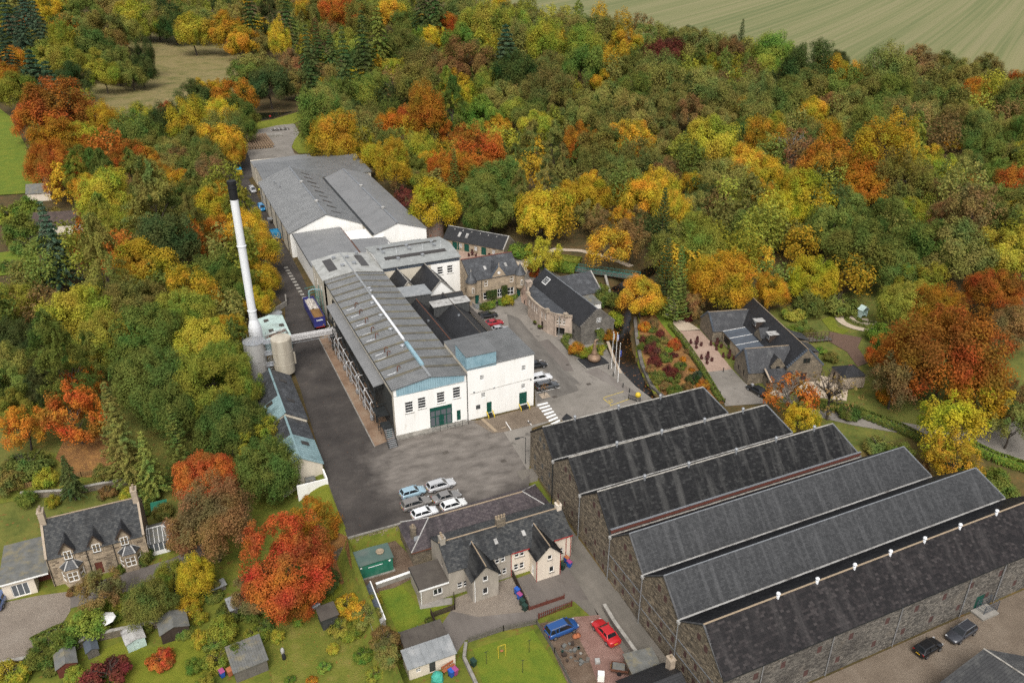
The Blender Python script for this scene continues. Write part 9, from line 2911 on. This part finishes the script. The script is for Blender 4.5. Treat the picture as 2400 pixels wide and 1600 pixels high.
# cage by the warehouse door
t = thing('wire_cage','blue grey wire cage against the warehouse front wall','cage',(at(2300,1440, GZ)[0], 46.1, GZ))
for x in (0,2.6):
 for y in (0,1.2):
  MB().box(x, x + .07, y, y + .07,0,1.7).build('post','slate_clad', t)
for z in (.1,.6,1.1,1.66):
 for y in (0,1.2):
  MB().bar((0, y + .03, z),(2.67, y + .03, z),.04).build('rail','slate_clad', t)
 for x in (0,2.6):
  MB().bar((x + .03,0, z),(x + .03,1.27, z),.04).build('rail','slate_clad', t)
for i in range(12):
 MB().bar((.15 + i * .2,.03,.1),(.15 + i * .2,.03,1.66),.02).build('wire','slate_clad', t)
# graffiti tank beside the stable range
t = thing('round_silo','round mottled tank splashed with orange paint behind the grey roofs','tank',(*at(1018,552),0))
MB().lathe(0,0, [(2.8,0),(2.8,5.0),(2.9,5.0),(2.9,5.15)], 28).build('shell','graffiti', t)
MB().lathe(0,0, [(2.85,5.16),(.3,5.7)], 28).build('lid','concrete', t)
for i in range(14):
 a_ = i * math.pi / 7
 MB().bar((2.7 * math.cos(a_),2.7 * math.sin(a_),5.24),(.3 * math.cos(a_),.3 * math.sin(a_),5.75),.06).build('lid_rib','rust', t)
# skips and pallets along the far lane
t = thing('waste_skip','yellow fronted skip with a blue lid beside the wood','skip',(*at(560,410),0))
MB().add([(-1.1,-1.4,.2),(1.1,-1.4,.2),(1.1,1.4,.2),(-1.1,1.4,.2),(-1.1,-1.7,2.3),(1.1,-1.7,2.3),(1.1,1.7,2.3),(-1.1,1.7,2.3)], [(0,3,2,1),(4,5,6,7),(0,1,5,4),(1,2,6,5),(2,3,7,6),(3,0,4,7)]).build('body','blue_skip', t)
MB().add([(-1.12,-1.5,.3),(1.12,-1.5,.3),(1.12,-1.76,2.2),(-1.12,-1.76,2.2)], [(0,1,2,3)]).build('front_panel','skip_yellow', t)
MB().box(-1.2,1.2,-1.8,1.8,2.305,2.45).build('lid','blue_skip', t)
t = thing('waste_skip','open blue skip against the far warehouse wall','skip',(*at(646,556),0))
bd = MB().box(-1.2,1.2,-2.2,2.2,.2,.3)
for q in ((-1.2,1.2,-2.2,-2.1),(-1.2,1.2,2.1,2.2),(-1.2,-1.1,-2.1,2.1),(1.1,1.2,-2.1,2.1)):
 bd.box(*q, .3,1.9)
bd.build('body','blue_skip', t)
MB().box(-1.05,1.05,-2.05,2.05,1.45,1.6).build('load','blue_skip', t)
t = thing('loading_table','grey steel loading table against the far warehouse wall','table',(*at(638,523),0))
MB().box(-1.2,1.2,-1.2,1.2,1.5,1.62).build('table_top','galv', t)
for x in (-1.1,1.0):
 for y in (-1.1,1.0):
  MB().box(x, x + .1, y, y + .1,0,1.5).build('leg','galv', t)
# casks stacked in the far yard
bm_ = MB()
bm_.lathe(0,0, [(.38,-.55),(.45,-.3),(.48,0),(.45,.3),(.38,.55)], 12)
me = bm_.mesh('cask'); me.materials.append(MATS['barrel_wood']); me.materials.append(MATS['barrel_end'])
me.transform(Matrix.Rotation(math.pi / 2,4,'X'))
for p in me.polygons:
 p.material_index = 1 if len(p.vertices) == 12 else 0
o0 = at(577,352)
nb = 0
for j in range(9):
 for i in range(11):
  for k in range(2):
   X, Y = o0[0] + 1.06 * i + .53 * k, o0[1] + 2.7 * j
   if X > o0[0] + 11.9 - .4 * k:
    continue
   o = bpy.data.objects.new('cask', me); C.objects.link(o)
   o.location = (X, Y, .5 + .9 * k); nb += 1
   tag(o, 'wooden cask in the %s layer of the %s row of casks from the warehouses' % (('bottom','top')[k], 'first second third fourth fifth sixth seventh eighth ninth'.split()[j]),'cask','casks stacked in the far yard')
t = thing('concrete_ramp','long pale concrete loading ramp beyond the casks','ramp',(*at(612,322),0))
MB().add([(-9,-2,0),(9,-2,0),(9,2.5,0),(-9,2.5,0),(-9,-2,1.2),(9,-2,.9),(9,2.5,.9),(-9,2.5,1.2)], [(0,3,2,1),(4,5,6,7),(0,1,5,4),(1,2,6,5),(2,3,7,6),(3,0,4,7)]).build('ramp','concrete', t)
t = thing('timber_pile','heap of grey pallets and timber at the edge of the far yard','pallet pile',(*at(655,305),0))
for i in range(14):
 MB().box(-4 + .6 * i, -3.5 + .6 * i, -1.5,1.5,.1 + .2 * (i % 4),.3 + .2 * (i % 4)).build('pallet','wood_grey' if i % 3 else 'lead_light', t)
t = thing('lifebuoy_post','red lifebuoy board on the pond bank','lifebuoy',(*at(634,279),0))
MB().box(-.08,.08,-.08,.08,0,1.6).build('post','wood_dark', t)
MB().lathe(0,0, [(.5,1.0),(.55,1.3),(.5,1.7),(.1,1.8)], 10).build('buoy','red_paint', t)
# planted bank: low shrubs and heathers
SH = [(30,1590,50,'YG'),(120,1560,40,'G2'),(170,1572,40,'G3'),(230,1575,30,'G2'),(290,1565,24,'G3'),(340,1468,26,'G2'),(430,1475,40,'G2'),(450,1555,36,'LG'),(470,1442,30,'YG'),(500,1505,44,'G2'),(490,1365,40,'OL'),(455,1402,40,'YG'),(310,1312,26,'G3'),(300,1428,30,'G2'),(270,1442,24,'LG'),(170,1382,26,'BR'),(590,1420,50,'G2'),(610,1545,30,'G3'),(650,1485,30,'YG'),(700,1445,30,'LG'),(780,1515,26,'YG'),(830,1465,40,'G3'),(880,1575,40,'G3'),(60,1162,40,'G2'),(30,1090,50,'OL'),(100,1112,50,'YG'),(240,1102,40,'OL'),(350,1152,40,'G2'),(380,1192,40,'OL'),(620,1465,40,'G2'),(570,1560,30,'G3'),(1530,770,22,'G2'),(1548,778,18,'MR'),(1505,790,22,'OL'),(1530,793,30,'G2'),(1508,792,16,'MR'),(1545,812,26,'OL'),(1505,808,20,'G2'),(1530,812,34,'MR'),(1582,802,28,'R'),(1560,835,30,'G2'),(1535,840,30,'MR'),(1580,830,18,'MR'),(1602,838,14,'O'),(1596,855,26,'G2'),(1550,825,26,'BR'),
      (1545,875,32,'G2'),(1572,868,34,'MR'),(1578,880,36,'G2'),(1622,864,14,'O'),(1625,885,30,'G1'),(1650,898,30,'O'),(1635,874,20,'BG'),(1582,910,32,'G2'),(1560,900,24,'BR'),(1610,905,26,'BR'),(1510,760,26,'O'),(1532,752,26,'BR'),(1555,795,24,'OL'),(1565,815,22,'LG'),(1590,872,20,'BR'),(1612,820,14,'BR'),(1525,860,22,'BR'),(1540,890,20,'OL'),
      (1352,812,34,'O'),(1375,822,30,'YG'),(1400,815,36,'YG'),(1150,712,20,'LG'),(1175,706,22,'LG'),(1190,700,26,'YG'),(1135,715,20,'G2'),(1252,622,26,'R'),(1250,640,20,'R'),(1610,738,32,'MR'),(1640,735,26,'BR'),(1855,770,26,'LG'),(1880,760,30,'G2'),(1900,775,30,'OL'),(1870,785,26,'LG'),(1920,790,22,'G2'),(1925,820,26,'LG'),(1950,830,30,'OL'),(1905,830,22,'G2'),
      (1900,705,60,'G2'),(1950,700,60,'OL'),(1860,730,50,'G3'),(2060,770,50,'LG'),(2085,800,60,'LG'),(2090,880,50,'G2'),(2130,900,60,'LG'),(2080,920,40,'O'),(1990,960,50,'G2'),(1870,960,40,'G2'),(2250,1090,60,'G2'),(2330,1115,60,'LG'),(2060,1040,60,'OL'),(2110,1060,60,'G2'),(2150,1090,50,'BR'),(1420,690,50,'G2'),(1405,670,40,'G3'),(1440,740,40,'YG'),(1430,780,36,'O'),
      (120,1170,30,'YG'),(250,1150,40,'BR'),(300,1150,36,'YG'),(860,1440,60,'OL'),(900,1490,60,'BR'),(910,1530,50,'OL'),(940,1510,50,'BR'),(870,1400,40,'YG'),(560,1520,50,'G2'),(520,1470,60,'G3'),(540,1430,60,'G2'),(510,1540,60,'G3'),(600,1480,50,'G3'),(640,1420,50,'G2'),(820,1480,40,'G3'),(850,1530,40,'LG'),(760,1560,30,'LG'),(730,1590,24,'O'),(680,1590,24,'LG'),
      (500,1390,40,'G2'),(470,1490,40,'YG'),(480,1590,40,'G3'),(15,1120,60,'OL'),(150,1210,30,'LG'),(330,1190,40,'G2'),(345,1240,30,'G2'),(180,1330,30,'O'),(150,1345,24,'R'),(280,1330,22,'G2'),(420,1260,50,'BR'),(1005,1450,18,'G2'),(1500,720,40,'YG'),(60,480,60,'LG'),(20,500,60,'G3'),(40,530,70,'G2'),(110,500,60,'OL'),(20,620,40,'G2'),(95,650,60,'G2'),(480,740,60,'G2'),(540,690,60,'OL'),(525,730,50,'BR'),(560,715,40,'G2')]
for x, y, w, c in SH:
 z = GZ if y > 1200 and x < 1450 else 0
 plant(x, y, w, c, 's')
# ------------------------------------------------------------------ labels of trees and shrubs
MARKS = [(60,60,'at the far corner above the paddock'),(250,60,'on the ridge left of the meadow'),(350,40,'behind the meadow'),(600,60,'beyond the meadow towards the pond'),(200,170,'on the near side of the meadow'),(300,130,'beside the meadow slope'),(560,60,'at the head of the meadow'),(650,190,'overhanging the pond'),(740,130,'behind the pond'),(800,60,'in the dark wood behind the pond'),
         (120,260,'above the paddock edge'),(250,330,'below the meadow'),(400,240,'at the foot of the meadow'),(520,260,'between the meadow and the pond'),(500,340,'beside the casks'),(350,420,'in the belt west of the chimney top'),(230,450,'above the tiled bungalow'),(560,470,'behind the chimney top'),(450,520,'in the belt beside the chimney'),(250,620,'in the belt below the tiled bungalow'),(600,580,'beside the lane at the chimney'),(60,700,'at the west edge of the belt'),(350,760,'above the cypress garden'),(520,800,'beside the steel tanks'),(420,900,'above the low ranges'),
         (120,820,'beside the sloping garden'),(80,980,'in the sloping garden'),(300,1020,'in the sloping garden by the cypresses'),(540,980,'beside the low teal range'),(620,1080,'at the white gable of the low range'),(480,1150,'above the villa conservatory'),(660,1300,'on the grass bank below the yard'),(250,1360,'in front of the villa'),(400,1330,'between the villa and the sheds'),(180,1450,'beside the gravel drive'),(350,1530,'on the shed lawn'),(560,1480,'beside the plank shed'),(800,1420,'beside the black hut'),(900,1500,'beside the garages'),(720,1560,'on the rough lawn'),
         (900,60,'at the top of the wood'),(1050,50,'at the wood top by the field'),(950,140,'high in the wood behind the warehouses'),(1150,100,'in the wood below the field corner'),(1300,80,'along the edge of the stubble field'),(1500,110,'along the middle of the field edge'),(900,260,'in the wood behind the far warehouses'),(1050,250,'mid-wood above the stable range'),(1250,230,'in the middle of the wood'),(1450,220,'in the wood under the maroon tree'),(830,330,'at the back corner of the far warehouses'),(950,400,'beside the plain grey warehouse roof'),(1100,360,'in the wood above the round silo'),(1150,450,'behind the stable range'),(1300,350,'in the wood above the bow-fronted hall'),(1300,470,'beside the woodland path'),(1430,380,'above the green footbridge'),
         (1450,480,'behind the green footbridge'),(1700,110,'along the field edge beside the wood'),(1850,140,'along the field edge beyond the big dark tree'),(2050,150,'along the far stretch of the field edge'),(2300,200,'at the end of the field edge'),(1650,230,'in the wood below the field'),(1850,230,'in the wood below the dark edge tree'),(2050,250,'in the deep wood below the field'),(2250,300,'in the deep wood at the frame edge'),(1700,340,'in the wood above the terrace'),(1900,350,'beside the leafless tree in the wood'),(2100,400,'in the wood above the round lawn'),(2300,450,'in the wood at the frame edge'),(1650,450,'above the visitor footpath'),(1850,470,'above the visitor centre'),(2050,520,'behind the round lawn'),(2300,580,'above the big rust tree'),
         (1500,680,'on the stream bank'),(1560,800,'in the planted bank'),(1600,880,'at the lower end of the planted bank'),(1650,640,'behind the visitor centre'),(1900,640,'behind the visitor centre roof'),(1900,780,'beside the timber footbridge'),(2050,700,'beside the garden arbour'),(2150,800,'beside the bark path'),(1880,930,'in front of the visitor centre'),(2050,900,'beside the gravel court'),(2250,980,'beside the access road'),(2150,1070,'behind the warehouse ends'),(2320,1110,'behind the end warehouses'),(1380,810,'in the bed of the bow-fronted hall'),(1170,705,'under the turret house windows'),(1250,620,'beside the turret house path'),(1420,700,'behind the hall annex'),(1200,580,'at the end of the stable range'),(280,1160,'behind the villa'),(60,520,'beside the tiled bungalow'),(130,580,'near the tiled bungalow'),(1620,740,'beside the visitor footpath'),(2090,900,'beyond the stone store')]
by = {}
for T in TREES:
 px, py = T['x'], T['y']
 T['mark'] = min(MARKS, key=lambda m: math.hypot(m[0] - px, m[1] - py))[2]
 T['text'] = '%s %s %s' % (CNAME[T['col']], KWORD[T['k']], T['mark'])
 by.setdefault(T['text'], []).append(T)
ORD = ['first','second','third','fourth','fifth','sixth','seventh','eighth','ninth','tenth']
for text, ts in by.items():
 ts.sort(key=lambda T: T['x'])
 n = len(ts)
 for i, T in enumerate(ts):
  lab = text
  if n == 2:
   lab = text + (', the more westerly' if i == 0 else ', the more easterly')
  elif n > 2:
   lab = text + ', %s from west' % ORD[min(i, 9)]
  if len(lab.split()) > 16:
   lab = lab.replace('thin-leaved tree','thin tree').replace(' the ',' ')
  T['o']['label'] = lab
  T['o']['category'] = 'shrub' if T['k'] == 's' else 'tree'
  T['o']['group'] = 'shrubs' if T['k'] == 's' else 'autumn trees ' + T['mark']
